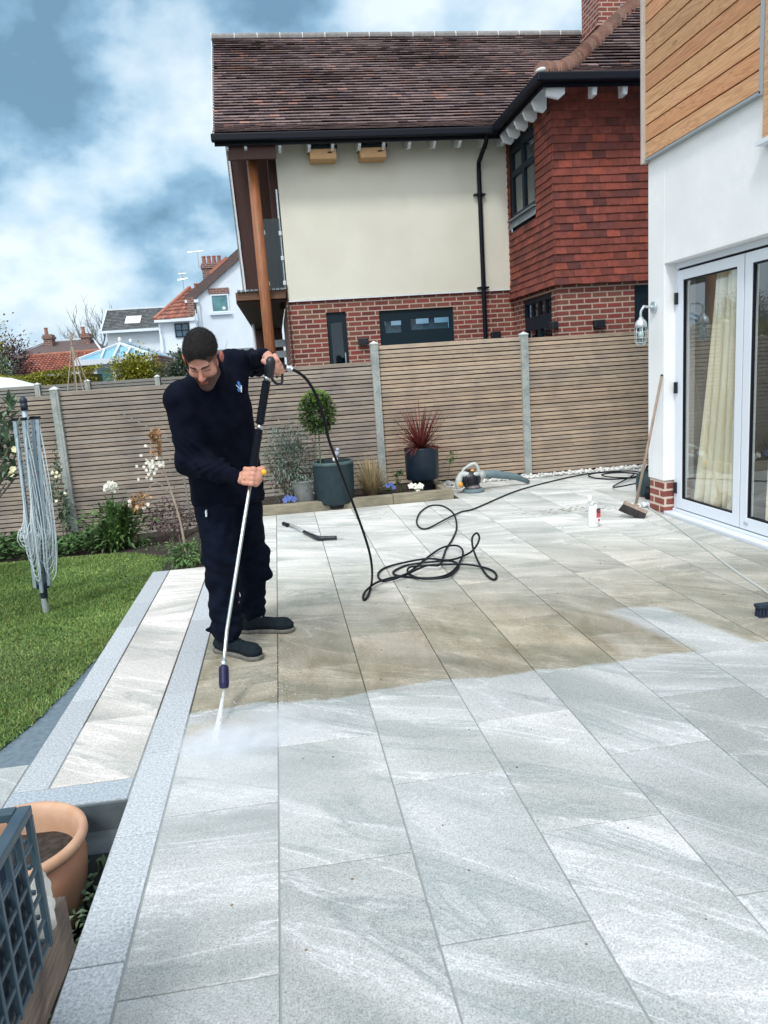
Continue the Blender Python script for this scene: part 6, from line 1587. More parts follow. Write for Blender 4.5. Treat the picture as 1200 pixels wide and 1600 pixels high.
# broom
br = thing('broom', 'wooden broom with dark bristles leaning on the corner of the white wall', 'broom', (3.46, 6.98, 0))
ht = Vector((3.765, 6.979, 1.396)); hb = Vector((3.471, 6.950, 0.116))
mb = MB(); mb.tube([hb, hb.lerp(ht, .5) + Vector((.004, 0, 0)), ht], [.0145, .0135, .0135], 12); hd_ = mb.build('handle', 'broom_wood', br, smooth=True)
mb = MB(); mb.ball(ht, .0145, None, 10); mb.build('handle_end', 'rubber', hd_, smooth=True)
rm = Matrix.Translation(hb + Vector((0, 0, -.01))) @ Matrix.Rotation(R(-32), 4, 'Z') @ Matrix.Rotation(R(24), 4, 'Y') @ Matrix.Rotation(R(-12), 4, 'X')
mb = MB(); mb.box(-.125, .125, -.032, .032, -.02, .018, mat=rm); mb.box(-.03, .03, -.026, .026, .0185, .036, mat=rm); mb.build('broom_head', 'broom_wood', br, bevel=.006)
mb = MB()
for i in range(26):
    for j in range(6):
        for q in range(2):
            x = -.118 + i * .0094 + rnd.uniform(-.003, .003); y = -.026 + j * .0104 + rnd.uniform(-.003, .003); ln = .075 + rnd.uniform(-.008, .006); fx = x * .12 + rnd.uniform(-.006, .006); fy = y * .25 + rnd.uniform(-.005, .005)
            a = rm @ Vector((x, y, -.018)); b_ = rm @ Vector((x + fx, y + fy, -.018 - ln)); b_.z = max(b_.z, .004); mb.tube([a, b_], [.0042, .0025], 4)
mb.build('bristles', 'bristle', br)
# brush at the right edge
b2 = thing('deck_brush', 'dark blue bristled brush head lying on the slabs at the right edge', 'brush', (2.95, 3.97, 0))
g0 = Vector((2.765, 3.964, 0.000))
mb = MB(); mb.box(g0.x + .0, g0.x + .34, g0.y - .02, g0.y + .05, .052, .078); mb.build('brush_head', 'pot_navy', b2, bevel=.01)
mb = MB()
for i in range(17):
    for j in range(3): x = g0.x + .012 + i * .0195; y = g0.y - .010 + j * .022; mb.tube([(x, y, .053), (x - .005 + rnd.uniform(-.004, .004), y + rnd.uniform(-.006, .002), .002)], [.0072, .008], 6)
mb.build('bristles', 'bristle_navy', b2)
mb = MB(); mb.tube([(g0.x + .12, g0.y + .02, .075), (g0.x + 1.2, g0.y + .25, .40)], .013, 10); mb.build('handle', 'galv', b2, smooth=True)
# cable
mb = MB(); mb.tube(smooth_path([(3.874, 7.591, 0.006), (3.787, 7.225, 0.006), (3.659, 6.639, 0.006), (3.511, 6.038, 0.006), (3.398, 5.596, 0.006), (3.212, 4.870, 0.006), (3.099, 4.344, 0.006), (2.937, 3.766, 0.006), (2.820, 2.992, 0.006)], 6), .0095, 8)
tag(mb.build('cable', 'cable', None, smooth=True), 'pale grey cable lying along the slabs in front of the folding doors', 'cable')
# crumpled bag by the corner
bg_ = MB(); bc = Vector((3.816, 7.405, -0.000))
for i in range(9): bg_.ball(bc + Vector((rnd.gauss(0, .04), rnd.gauss(0, .03), .02 + rnd.uniform(0, .02))), (rnd.uniform(.015, .03), rnd.uniform(.015, .03), rnd.uniform(.012, .025)), None, 7, Matrix.Rotation(rnd.uniform(0, 3), 4, 'X'))
tag(bg_.build('plastic_bag', 'bag'), 'small crumpled white plastic bag on the slabs behind the broom head', 'bag')
# dark green machine behind the corner
mc = thing('garden_machine', 'dark green plastic machine half hidden behind the white house corner', 'machine', (4.15, 8.0, 0))
cx, cy0 = 4.19, 7.95
mb = MB(); mb.lathe([(0, .03), (.17, .03), (.19, .06), (.195, .16), (.18, .25), (.13, .30), (.0, .31)], 28, (cx, cy0, 0)); mb.build('body', 'crate_green', mc, smooth=True)
mb = MB(); mb.tube([(cx - .16, cy0 - .13, .07), (cx - .12, cy0 - .16, .07)], .07, 20); mb.tube([(cx + .14, cy0 - .16, .07), (cx + .18, cy0 - .16, .07)], .07, 20); mb.build('wheel', 'rubber', mc)
mb = MB(); mb.tube(smooth_path([(cx - .08, cy0, .28), (cx - .07, cy0 + .02, .34), (cx, cy0 + .02, .36), (cx + .07, cy0 + .02, .34), (cx + .08, cy0, .28)], 4), .014, 8); mb.build('handle', 'rubber', mc, smooth=True)
# leaf blower
lbw = thing('leaf_blower', 'pale grey leaf blower with a long dark tube lying by the fence', 'leaf blower', (2.37, 9.3, 0))
B0 = Vector((2.38, 9.33, 0))
mb = MB(); mb.lathe([(0, .0), (.135, .0), (.145, .015), (.14, .035), (.12, .05), (0, .052)], 28, B0 + Vector((.04, 0, 0))); mb.build('base_plate', 'blower_tube', lbw, smooth=False)
mb = MB(); mb.ball(B0 + Vector((.03, -.02, .075)), (.095, .10, .04), None, 18); mb.build('fan_inlet', pmat('dull_mauve', (.20, .17, .18), (.26, .22, .22), .6, 20), lbw, smooth=True)
mb = MB(); mb.ball(B0 + Vector((.01, 0, .17)), (.135, .115, .125), None, 20)
for i in range(6): mb.box(B0.x - .08 + i * .03, B0.x - .065 + i * .03, B0.y - .125, B0.y - .05, .11, .21)
mb.build('engine', 'black_plastic', lbw, smooth=False, bevel=.004)
mb = MB(); mb.tube(smooth_path([B0 + Vector(p) for p in ((-.15, -.03, .07), (-.16, -.03, .15), (-.12, -.03, .24), (-.04, -.04, .235), (.06, -.05, .22))], 5), [.046] * 8 + [.040] * 13, 12)
mb.ball(B0 + Vector((.06, -.04, .235)), (.07, .06, .035), None, 14); mb.build('housing', 'blower_grey', lbw, smooth=True)
mb = MB(); mb.tube(smooth_path([B0 + Vector(p) for p in ((-.10, -.02, .24), (-.09, -.02, .30), (-.02, -.02, .345), (.06, -.02, .37), (.10, -.02, .33), (.12, -.02, .25))], 5), [.017] * 10 + [.022] * 16, 12); mb.build('handle', 'blower_grey', lbw, smooth=True)
mb = MB(); mb.ball(B0 + Vector((.03, -.035, .285)), (.028, .02, .018), None, 12); mb.build('trigger', 'orange', lbw, smooth=True)
mb = MB(); mb.ball(B0 + Vector((-.145, -.065, .12)), (.036, .03, .04), None, 14); mb.build('knob', 'orange', lbw, smooth=True)
mb = MB(); mb.tube([B0 + Vector((.09, 0, .22)), B0 + Vector((.20, .03, .205))], [.062, .052], 16); mb.build('tube_collar', 'blower_grey', lbw, smooth=True)
mb = MB(); tp2 = Vector((3.242, 9.540, 0.030)); P_ = [B0 + Vector((.15, .02, .21)), B0 + Vector((.35, .1, .195)), (B0 + Vector((.35, .1, .195))).lerp(tp2, .65) + Vector((0, 0, .03)), tp2]
mb.tube(P_, [.050, .055, .045, .028], 18); mb.build('blower_tube', 'blower_tube', lbw, smooth=True)
# spare lance on the slabs
sp_ = thing('spare_lance', 'spare pressure washer lance lying on the slabs beyond the man', 'lance', (0.278, 7.380, 0.000))
mb = MB(); mb.tube([(-0.032, 8.174, 0.020), (0.179, 7.618, 0.020)], .007, 8); mb.tube([(-0.017, 8.290, 0.018), (0.197, 7.720, 0.018)], .004, 8); mb.build('wand', 'steel', sp_, smooth=True)
mb = MB(); mb.tube([(-0.060, 8.263, 0.020), (-0.012, 8.128, 0.020)], .022, 12); mb.build('nozzle', 'rubber', sp_)
mb = MB(); mb.tube(smooth_path([(0.149, 7.689, 0.022), (0.225, 7.449, 0.024), (0.281, 7.289, 0.026), (0.370, 7.263, 0.026), (0.457, 7.238, 0.026)], 4), [.019] * 4 + [.023] * 8 + [.02] * 5, 12); mb.build('grip', 'black_plastic', sp_, smooth=True)
mb = MB(); mb.tube([(0.457, 7.238, 0.026), (0.518, 7.204, 0.024)], .009, 10); mb.build('coupling', 'steel', sp_)

# ---------------------------------------------------------------- lance held by the man
LP0 = Vector((-0.030, 4.100, 1.682)); LP1 = Vector((-0.366, 3.740, 0.368)); LPn0 = Vector((-0.390, 3.640, 0.228)); LPn1 = Vector((-0.396, 3.580, 0.117))
ldir = (LP1 - LP0).normalized()
def lat(px_t): return LP0.lerp(LP1, px_t)
ln_ = thing('pressure_lance', 'long pressure washer lance with black ribbed grips and blue nozzle held by the man', 'lance', LPn1)
mb = MB(); mb.tube([lat(.02)] + [lat(.95)] + smooth_path([LP1, LPn0], 3), .0095, 14); mb.build('tube', 'steel', ln_, smooth=True)
def ribbed(a, b_, r0, name='ribbed_grip', n=26):
    mb = MB(); pts = []; rs = []
    for i in range(n * 2 + 1): pts.append(lat(a + (b_ - a) * i / (n * 2))); rs.append(r0 * (1.0 if i % 2 else .84))
    mb.tube(pts, rs, 16); return mb.build(name, 'rubber', ln_)
ribbed(.055, .222, .024); ribbed(.245, .43, .024, n=30)
mb = MB(); mb.tube([lat(.033), lat(.052)], .017, 14); mb.tube([lat(.223), lat(.244)], .0125, 14); mb.build('collar', 'steel', ln_, smooth=True)
mb = MB(); mb.tube([LPn0.lerp(LPn1, -.10), LPn0.lerp(LPn1, .12)], .016, 14); mb.build('nozzle_collar', 'steel', ln_, smooth=True)
mb = MB(); mb.tube([LPn0.lerp(LPn1, t) for t in (.12, .2, .8, .98, 1.0)], [.021, .025, .0255, .022, .012], 16); mb.build('nozzle', 'nav_blue', ln_, smooth=False)
mb = MB(); kc = Vector((-0.106, 3.930, 1.142)); mb.ball(kc, (.016, .014, .016), None, 12); mb.tube([lat(.405), kc], .007, 8); mb.build('yellow_knob', 'yellow', ln_, smooth=True)
# trigger gun
gd = Vector((0.02, -.25, .97)).normalized()
GT = Vector((-0.015, 4.060, 1.728)); GB = Vector((-0.035, 4.090, 1.632))
mb = MB(); mb.tube([GT + Vector((0, 0, .008)), GT.lerp(GB, .12), GT.lerp(GB, .45), GT.lerp(GB, .75), GT.lerp(GB, .8), GT.lerp(GB, .9), GB], [.014, .026, .029, .027, .024, .027, .021], 16); mb.build('gun_body', 'black_plastic', ln_, smooth=True)
mb = MB(); mb.tube(smooth_path([Vector((-0.024, 4.100, 1.635)), Vector((-0.004, 4.120, 1.599)), Vector((0.030, 4.140, 1.593)), Vector((0.038, 4.150, 1.638)), Vector((0.038, 4.160, 1.669))], 5), .0075, 10); mb.build('trigger_guard', 'black_plastic', ln_, smooth=True)
mb = MB(); mb.tube([Vector((0.006, 4.130, 1.626)), Vector((0.026, 4.150, 1.659))], [.006, .010], 10); mb.build('trigger', 'black_plastic', ln_, smooth=True)
GE = Vector((0.059, 4.180, 1.678)); GF = Vector((0.096, 4.180, 1.661))
mb = MB(); mb.tube([Vector((-0.010, 4.100, 1.708)), GE], .016, 12); mb.build('gun_handle', 'black_plastic', ln_, smooth=True)
mb = MB(); mb.tube([GE, GF], .0165, 14); mb.tube([GE.lerp(GF, .5), GE.lerp(GF, .8)], .021, 6); mb.build('hose_coupling', 'steel', ln_, smooth=False)
# ---------------------------------------------------------------- hose
HP = [(0.090, 4.180, 1.665), (0.128, 4.220, 1.646), (0.176, 4.280, 1.600), (0.223, 4.350, 1.510), (0.260, 4.450, 1.384), (0.289, 4.550, 1.229), (0.333, 4.660, 1.087), (0.388, 4.780, 0.914), (0.441, 4.880, 0.748), (0.502, 4.980, 0.541), (0.543, 5.050, 0.366), (0.560, 5.140, 0.214),
 (0.577, 5.432, 0.030), (0.525, 5.221, 0.012), (0.487, 5.137, 0.012), (0.490, 5.220, 0.016), (0.528, 5.310, 0.030), (0.617, 5.471, 0.030), (0.737, 5.614, 0.014), (0.884, 5.691, 0.012), (1.025, 5.916, 0.012), (1.203, 6.216, 0.016), (1.357, 6.391, 0.030), (1.465, 6.342, 0.045), (1.474, 6.147, 0.045), (1.408, 5.929, 0.030), (1.287, 5.682, 0.012), (1.163, 5.531, 0.012), (1.026, 5.518, 0.012), (0.872, 5.627, 0.012), (0.804, 5.713, 0.012), (0.817, 5.830, 0.012), (0.952, 5.960, 0.014), (1.143, 5.927, 0.030), (1.300, 5.895, 0.030), (1.345, 5.788, 0.022), (1.284, 5.627, 0.016), (1.165, 5.447, 0.024), (0.984, 5.480, 0.024), (0.911, 5.638, 0.026), (0.931, 5.806, 0.028), (1.029, 5.843, 0.030), (1.352, 5.725, 0.040), (1.506, 5.645, 0.020), (1.562, 5.530, 0.012), (1.548, 5.379, 0.012), (1.500, 5.294, 0.012), (1.483, 5.436, 0.014), (1.515, 5.795, 0.030), (1.504, 5.900, 0.121), (1.528, 6.000, 0.186), (1.574, 6.020, 0.216), (1.589, 6.000, 0.174), (1.526, 5.900, 0.125), (1.491, 6.058, 0.030), (1.299, 5.889, 0.040), (1.127, 6.007, 0.040), (0.908, 6.021, 0.020), (0.748, 5.942, 0.012), (0.673, 5.765, 0.012), (0.681, 5.586, 0.012), (0.757, 5.541, 0.024), (0.912, 5.639, 0.036), (1.073, 5.766, 0.045), (1.175, 5.745, 0.045), (1.274, 6.050, 0.020), (1.378, 6.382, 0.012), (1.526, 6.754, 0.012), (1.685, 7.240, 0.012), (1.823, 7.942, 0.012), (1.822, 8.454, 0.012), (1.692, 8.570, 0.012), (1.502, 8.232, 0.012), (1.359, 7.715, 0.012), (1.336, 7.375, 0.012), (1.413, 7.328, 0.014), (1.626, 7.582, 0.026), (1.919, 8.003, 0.014), (2.130, 8.155, 0.012), (2.907, 9.039, 0.012), (3.660, 9.598, 0.012), (4.180, 9.873, 0.012), (4.519, 9.868, 0.020), (4.796, 9.750, 0.020), (4.834, 9.507, 0.020), (4.654, 9.278, 0.012), (4.330, 9.261, 0.012), (4.155, 9.474, 0.012), (4.153, 9.678, 0.030), (4.416, 9.745, 0.035), (4.650, 9.548, 0.035), (4.698, 9.311, 0.030), (4.524, 9.198, 0.025), (4.317, 9.330, 0.030), (4.255, 9.492, 0.045), (4.469, 9.556, 0.045), (4.640, 9.340, 0.040), (4.0, 8.6, .03), (4.1, 8.2, .12)]
mb = MB(); hpth = smooth_path(HP, 7); mb.tube(hpth, .0088, 10)
tag(mb.build('pressure_hose', 'rubber', None, smooth=True), 'long black high pressure hose looping from the man\'s gun across the slabs to the corner', 'hose')
# ---------------------------------------------------------------- water
def water_mat(name, dens, scale=9.0, soft=True):
    m, n, l = newmat(name); out = n.new('ShaderNodeOutputMaterial')
    v = n.new('ShaderNodeVolumePrincipled'); v.inputs['Color'].default_value = (.95, .97, 1, 1); v.inputs['Anisotropy'].default_value = .2
    t = n.new('ShaderNodeTexCoord'); g = n.new('ShaderNodeTexGradient'); g.gradient_type = 'SPHERICAL'
    mp_ = n.new('ShaderNodeMapping'); l.new(t.outputs['Object'], mp_.inputs[0]); l.new(mp_.outputs[0], g.inputs[0])
    no = n.new('ShaderNodeTexNoise'); no.inputs['Scale'].default_value = scale; no.inputs['Detail'].default_value = 4; l.new(t.outputs['Object'], no.inputs['Vector'])
    mr_ = n.new('ShaderNodeMapRange'); mr_.inputs['From Min'].default_value = .38; mr_.inputs['From Max'].default_value = .66; mr_.inputs['To Min'].default_value = .15; l.new(no.outputs['Fac'], mr_.inputs['Value'])
    a = n.new('ShaderNodeMath'); a.operation = 'MULTIPLY'; l.new(g.outputs['Fac'], a.inputs[0]); l.new(mr_.outputs[0], a.inputs[1])
    b_ = n.new('ShaderNodeMath'); b_.operation = 'MULTIPLY'; l.new(a.outputs[0], b_.inputs[0]); b_.inputs[1].default_value = dens
    l.new(b_.outputs[0], v.inputs['Density']); l.new(v.outputs[0], out.inputs['Volume']); return m
JT = Vector((-0.425, 3.225, 0.000))
jt = thing('water_spray', 'white water jet from the blue nozzle bursting into mist on the slab', 'water spray', JT)
mb = MB(); q = [LPn1 - Vector((0, 0, .002)), LPn1.lerp(JT, .35), LPn1.lerp(JT, .75), JT + Vector((0, 0, .004))]; mb.tube(q, [.005, .009, .015, .024], 12)
def jetmat():
    m, n, l = newmat('water_jet'); out = n.new('ShaderNodeOutputMaterial'); tr = n.new('ShaderNodeBsdfTransparent'); d = n.new('ShaderNodeBsdfDiffuse'); tl = n.new('ShaderNodeBsdfTranslucent')
    d.inputs[0].default_value = (.9, .93, .96, 1); tl.inputs[0].default_value = (.9, .93, .96, 1); ad = n.new('ShaderNodeMixShader'); ad.inputs[0].default_value = .5; l.new(d.outputs[0], ad.inputs[1]); l.new(tl.outputs[0], ad.inputs[2])
    t = n.new('ShaderNodeTexCoord'); mp_ = n.new('ShaderNodeMapping'); mp_.inputs['Scale'].default_value = (90, 40, 12); no = n.new('ShaderNodeTexNoise'); no.inputs['Scale'].default_value = 1; l.new(t.outputs['Object'], mp_.inputs[0]); l.new(mp_.outputs[0], no.inputs['Vector'])
    mr_ = n.new('ShaderNodeMapRange'); mr_.inputs['From Min'].default_value = .3; mr_.inputs['From Max'].default_value = .7; mr_.inputs['To Min'].default_value = .4; mr_.inputs['To Max'].default_value = .95; l.new(no.outputs['Fac'], mr_.inputs['Value'])
    mx_ = n.new('ShaderNodeMixShader'); l.new(mr_.outputs[0], mx_.inputs[0]); l.new(tr.outputs[0], mx_.inputs[1]); l.new(ad.outputs[0], mx_.inputs[2]); l.new(mx_.outputs[0], out.inputs[0]); return m
mb.build('water_jet', jetmat(), jt, smooth=True)
def mist(c, r_, dens, scale, name='mist'):
    me = bpy.data.meshes.new(name); bm = bmesh.new(); bmesh.ops.create_icosphere(bm, subdivisions=4, radius=1); bm.to_mesh(me); bm.free(); me.materials.append(water_mat('water_' + name, dens, scale))
    o = bpy.data.objects.new(name, me); col.objects.link(o); o.parent = jt; o.location = Vector(c) - Vector(jt.location); o.scale = r_; return o
mist(JT + Vector((.06, -.02, .0)), (.28, .19, .075), 62, 3.5)
mist(JT + Vector((.22, .05, .0)), (.42, .24, .10), 16, 3.0)
mist(JT + Vector((.10, -.35, .0)), (.55, .65, .14), 4, 2.0)
mb = MB()
for i in range(260):
    a = rnd.uniform(0, 6.28); r_ = abs(rnd.gauss(0, .22)); z = max(.003, rnd.expovariate(1 / .03)); s = rnd.uniform(.0009, .0022)
    mb.ball(JT + Vector((math.cos(a) * r_, math.sin(a) * r_, z)), (s, s, s * 1.5), None, 4)
for i in range(260):
    x = rnd.uniform(-.55, .1); y = rnd.gauss(3.78, .22) if rnd.random() < .6 else rnd.uniform(3.6, 4.4)
    if -.17 < x < -.10 or rnd.random() < .5: x = -.11 + rnd.gauss(0, .035)
    s = rnd.uniform(.0008, .0026); mb.ball((x, y, s * .2), (s * 1.3, s, s * .35), None, 5)
tag(mb.build('droplets', pmat('droplet_white', (.85, .88, .9), rough=.2), jt), kind='stuff')

# ================================================================== THE MAN
def V(*a): return np.array(a, float).ravel()
class SDF:
    """smoothly united tapered capsules and ellipsoids, meshed by surface nets in the blocks near the surface"""
    def __init__(s): s.p = []; s.sub = []; s.disp = None
    def cone(s, a, b, ra, rb, k=.02): s.p.append(('c', np.array(a, float), np.array(b, float), ra, rb, k)); return s
    def ell(s, c, r, rot=None, k=.02, sub=False): (s.sub if sub else s.p).append(('e', np.array(c, float), np.array(r, float), np.eye(3) if rot is None else np.array(rot, float), 0, k)); return s
    def half(s, p, n, k=.005): s.sub.append(('h', np.array(p, float), np.array(n, float) / np.linalg.norm(n), 0, 0, k)); return s
    @staticmethod
    def d(q, P):
        if q[0] == 'c':
            a, b, ra, rb = q[1], q[2], q[3], q[4]; ab = b - a; L = max(ab @ ab, 1e-12); t = np.clip(((P - a) @ ab) / L, 0, 1)
            return np.linalg.norm(P - a - t[:, None] * ab, axis=1) - (ra + (rb - ra) * t)
        if q[0] == 'e':
            l = (P - q[1]) @ q[3]; k0 = np.linalg.norm(l / q[2], axis=1); k1 = np.linalg.norm(l / q[2] ** 2, axis=1) + 1e-9
            return k0 * (k0 - 1) / k1
        return (q[1] - P) @ q[2]
    def bound(s, q):
        if q[0] == 'c': return (q[1] + q[2]) / 2, np.linalg.norm(q[1] - q[2]) / 2 + max(q[3], q[4])
        if q[0] == 'e': return q[1], q[2].max()
        return q[1], 1e9
    def field(s, P, act, acts):
        d = None
        for i in act:
            e = s.d(s.p[i], P)
            if d is None: d = e
            else:
                k = s.p[i][5]; h = np.clip(.5 + .5 * (d - e) / k, 0, 1); d = d * (1 - h) + e * h - k * h * (1 - h)
        if s.disp is not None: d = d - s.disp(P)
        for i in acts:
            q = s.sub[i]; e = -s.d(q, P); k = q[5]; h = np.clip(.5 - .5 * (d - e) / k, 0, 1); d = d * (1 - h) + e * h + k * h * (1 - h)
        return d
    def mesh(s, res, B=16):
        bs = [s.bound(q) for q in s.p]; lo = np.min([c - r_ for c, r_ in bs], 0) - .04; hi = np.max([c + r_ for c, r_ in bs], 0) + .04
        nb = np.ceil((hi - lo) / (res * B)).astype(int); rad = res * B * .5 * 1.8 + .03
        C = np.array([c for c, _ in bs]); Rr = np.array([r_ for _, r_ in bs]); K = np.array([q[5] for q in s.p])
        VK = []; VP = []; FQ = []; ax = np.arange(-1, B + 1)
        G = np.stack(np.meshgrid(ax, ax, ax, indexing='ij'), -1).reshape(-1, 3); n = B + 2; BIG = 4096
        for bi in np.ndindex(*nb):
            o = np.array(bi) * B; cen = lo + (o + B / 2) * res
            act = [i for i in np.nonzero(np.linalg.norm(C - cen, axis=1) - Rr < rad + .03)[0]]
            act = [i for i in act if s.d(s.p[i], cen[None])[0] < rad + s.p[i][5]]
            if not act: continue
            acts = range(len(s.sub))
            if abs(s.field(cen[None], act, acts)[0]) > rad + .02: continue
            P = lo + (G + o) * res; F = s.field(P, act, acts).reshape(n, n, n); S = F < 0
            if S.all() or not S.any(): continue
            m = n - 1; cnt = np.zeros((m, m, m)); acc = np.zeros((m, m, m, 3))
            for dim in range(3):
                for u in (0, 1):
                    for w in (0, 1):
                        s0 = [slice(None)] * 3; s1 = [slice(None)] * 3; oth = [a for a in range(3) if a != dim]
                        s0[dim] = slice(0, m); s1[dim] = slice(1, m + 1)
                        for a_, v_ in zip(oth, (u, w)): s0[a_] = slice(v_, v_ + m); s1[a_] = slice(v_, v_ + m)
                        f0, f1 = F[tuple(s0)], F[tuple(s1)]; cr_ = (f0 < 0) != (f1 < 0); t = np.where(cr_, f0 / np.where(cr_, f0 - f1, 1), 0)
                        pos = np.zeros((m, m, m, 3)); pos[..., dim] = t; pos[..., oth[0]] = u; pos[..., oth[1]] = w
                        acc += pos * cr_[..., None]; cnt += cr_
            act_c = cnt > 0; idx = np.argwhere(act_c); gi = idx - 1 + o; pos = (acc[act_c] / cnt[act_c][:, None] + gi) * res + lo
            VK.append(((gi[:, 0] + 2) * BIG + gi[:, 1] + 2) * BIG + gi[:, 2] + 2); VP.append(pos)
            for dim in range(3):
                s0 = [slice(1, B + 1)] * 3; s1 = [slice(1, B + 1)] * 3; s1[dim] = slice(2, B + 2)
                if True:
                    s0 = tuple(s0)
                    f0 = F[s0]; s1_ = [slice(1, B + 1)] * 3; s1_[dim] = slice(2, B + 2)
                    f1 = F[tuple(s1_)]; 
                    c_ = (f0 < 0) != (f1 < 0); e_ = np.argwhere(c_); 
                    if not len(e_): continue
                    inside0 = (f0 < 0)[c_]; base = e_ + o; oth = [(dim + 1) % 3, (dim + 2) % 3]; qs = []
                    for (u, w) in ((-1, -1), (0, -1), (0, 0), (-1, 0)):
                        g_ = base.copy(); g_[:, oth[0]] += u; g_[:, oth[1]] += w; qs.append(((g_[:, 0] + 2) * BIG + g_[:, 1] + 2) * BIG + g_[:, 2] + 2)
                    Q = np.stack(qs, 1); Q[~inside0] = Q[~inside0][:, ::-1]; FQ.append(Q)
        VK = np.concatenate(VK); VP = np.concatenate(VP); FQ = np.concatenate(FQ)
        uk, first = np.unique(VK, return_index=True); pts = VP[first]; Fi = np.searchsorted(uk, FQ); Fi = np.clip(Fi, 0, len(uk) - 1)
        good = (uk[Fi] == FQ).all(1); return pts, Fi[good]
    def build(s, name, mat, res, parent, tint=None):
        pts, F = s.mesh(res); me = bpy.data.meshes.new(name)
        w = parent_world(parent).inverted(); loc = np.array(parent_world(parent).translation)
        me.vertices.add(len(pts)); me.vertices.foreach_set('co', (pts - loc).astype(np.float32).ravel()); me.loops.add(F.size); me.polygons.add(len(F))
        me.loops.foreach_set('vertex_index', F.astype(np.int32).ravel()); me.polygons.foreach_set('loop_start', np.arange(0, F.size, 4, dtype=np.int32)); me.polygons.foreach_set('loop_total', np.full(len(F), 4, np.int32))
        me.update(calc_edges=True); me.validate(); me.polygons.foreach_set('use_smooth', [True] * len(me.polygons))
        me.materials.append(M[mat]); ca = me.color_attributes.new('tint', 'FLOAT_COLOR', 'POINT'); a = np.ones((len(me.vertices), 4), np.float32)
        if tint is not None: a[:, :3] = tint(pts)
        ca.data.foreach_set('color', a.ravel()); o = bpy.data.objects.new(name, me); col.objects.link(o); o.parent = parent; return o

man = thing('person', 'man in black sweatshirt and dark work trousers stooping over a pressure washer lance', 'person', (-.3, 4.5, 0))
# skeleton (metres): the person's right arm and leg are on the viewer's left
pelvis = V((-0.345, 4.500, 0.975)); chestL = V((-0.266, 4.340, 1.429)); chestR = V((-0.416, 4.260, 1.426))
shR = V((-0.502, 4.180, 1.537)); elR = V((-0.495, 4.200, 1.199)); wrR = V((-0.244, 3.975, 1.117))
shL = V((-0.226, 4.420, 1.718)); elL = V((-0.119, 4.620, 1.719)); wrL = V((-0.036, 4.300, 1.746))
neck = V((-0.358, 4.200, 1.630)); hc = V((-0.362, 4.020, 1.749))
hipR = V((-0.420, 4.460, 0.883)); knR = V((-0.419, 4.380, 0.587)); anR = V((-0.418, 4.380, 0.160))
hipL = V((-0.276, 4.560, 0.853)); knL = V((-0.246, 4.680, 0.525)); anL = V((-0.286, 4.760, 0.102))
SC = 1.13
hf = V(-.12, -.73, -.67); hf /= np.linalg.norm(hf)
hu = V(-.12, -.67, .73); hu -= hf * (hu @ hf); hu /= np.linalg.norm(hu)
hs = np.cross(hf, hu)          # head's side axis
HM = np.stack([hs, hf, hu], 1)  # local -> world columns
hl = lambda x, y, z: hc + HM @ (V(x, y, z) * SC)
def add_head(S):
    k = .012 * SC
    e = lambda c, r_, kk=k, sub=False: S.ell(hl(*c), np.array(r_) * SC, HM, kk, sub)
    c_ = lambda a, b, ra, rb, kk=k: S.cone(hl(*a), hl(*b), ra * SC, rb * SC, kk)
    e((0, -.012, .042), (.0735, .098, .084)); e((0, .032, -.03), (.060, .060, .082), .03)
    c_((-.035, .02, -.07), (-.012, .068, -.100), .030, .022, .02); c_((.035, .02, -.07), (.012, .068, -.100), .030, .022, .02); c_((0, .04, -.07), (0, .074, -.104), .034, .022, .02)
    e((-.040, .058, -.026), (.024, .026, .022), .016); e((.040, .058, -.026), (.024, .026, .022), .016)
    c_((-.036, .078, .026), (-.012, .090, .020), .010, .011, .012); c_((.036, .078, .026), (.012, .090, .020), .010, .011, .012)
    e((-.030, .098, .001), (.017, .014, .011), .010, True); e((.030, .098, .001), (.017, .014, .011), .010, True)
    c_((0, .088, .014), (0, .112, -.026), .008, .0115, .008); e((0, .112, -.028), (.012, .011, .009), .006); e((-.011, .104, -.031), (.007, .009, .007), .004); e((.011, .104, -.031), (.007, .009, .007), .004)
    e((0, .090, -.056), (.022, .010, .010), .010); c_((-.018, .090, -.0575), (.018, .090, -.0575), .0055, .0055, .004); c_((-.015, .0905, -.069), (.015, .0905, -.069), .0065, .0065, .004)
    c_((-.024, .088, .004), (-.036, .082, .003), .0075, .006, .004); c_((.024, .088, .004), (.036, .082, .003), .0075, .006, .004)
    for sgn in (-1, 1):
        e((sgn * .083, -.006, -.004), (.0075, .019, .031), .006); e((sgn * .089, -.010, .002), (.006, .016, .023), .006); e((sgn * .093, -.001, -.002), (.005, .009, .014), .004, True)
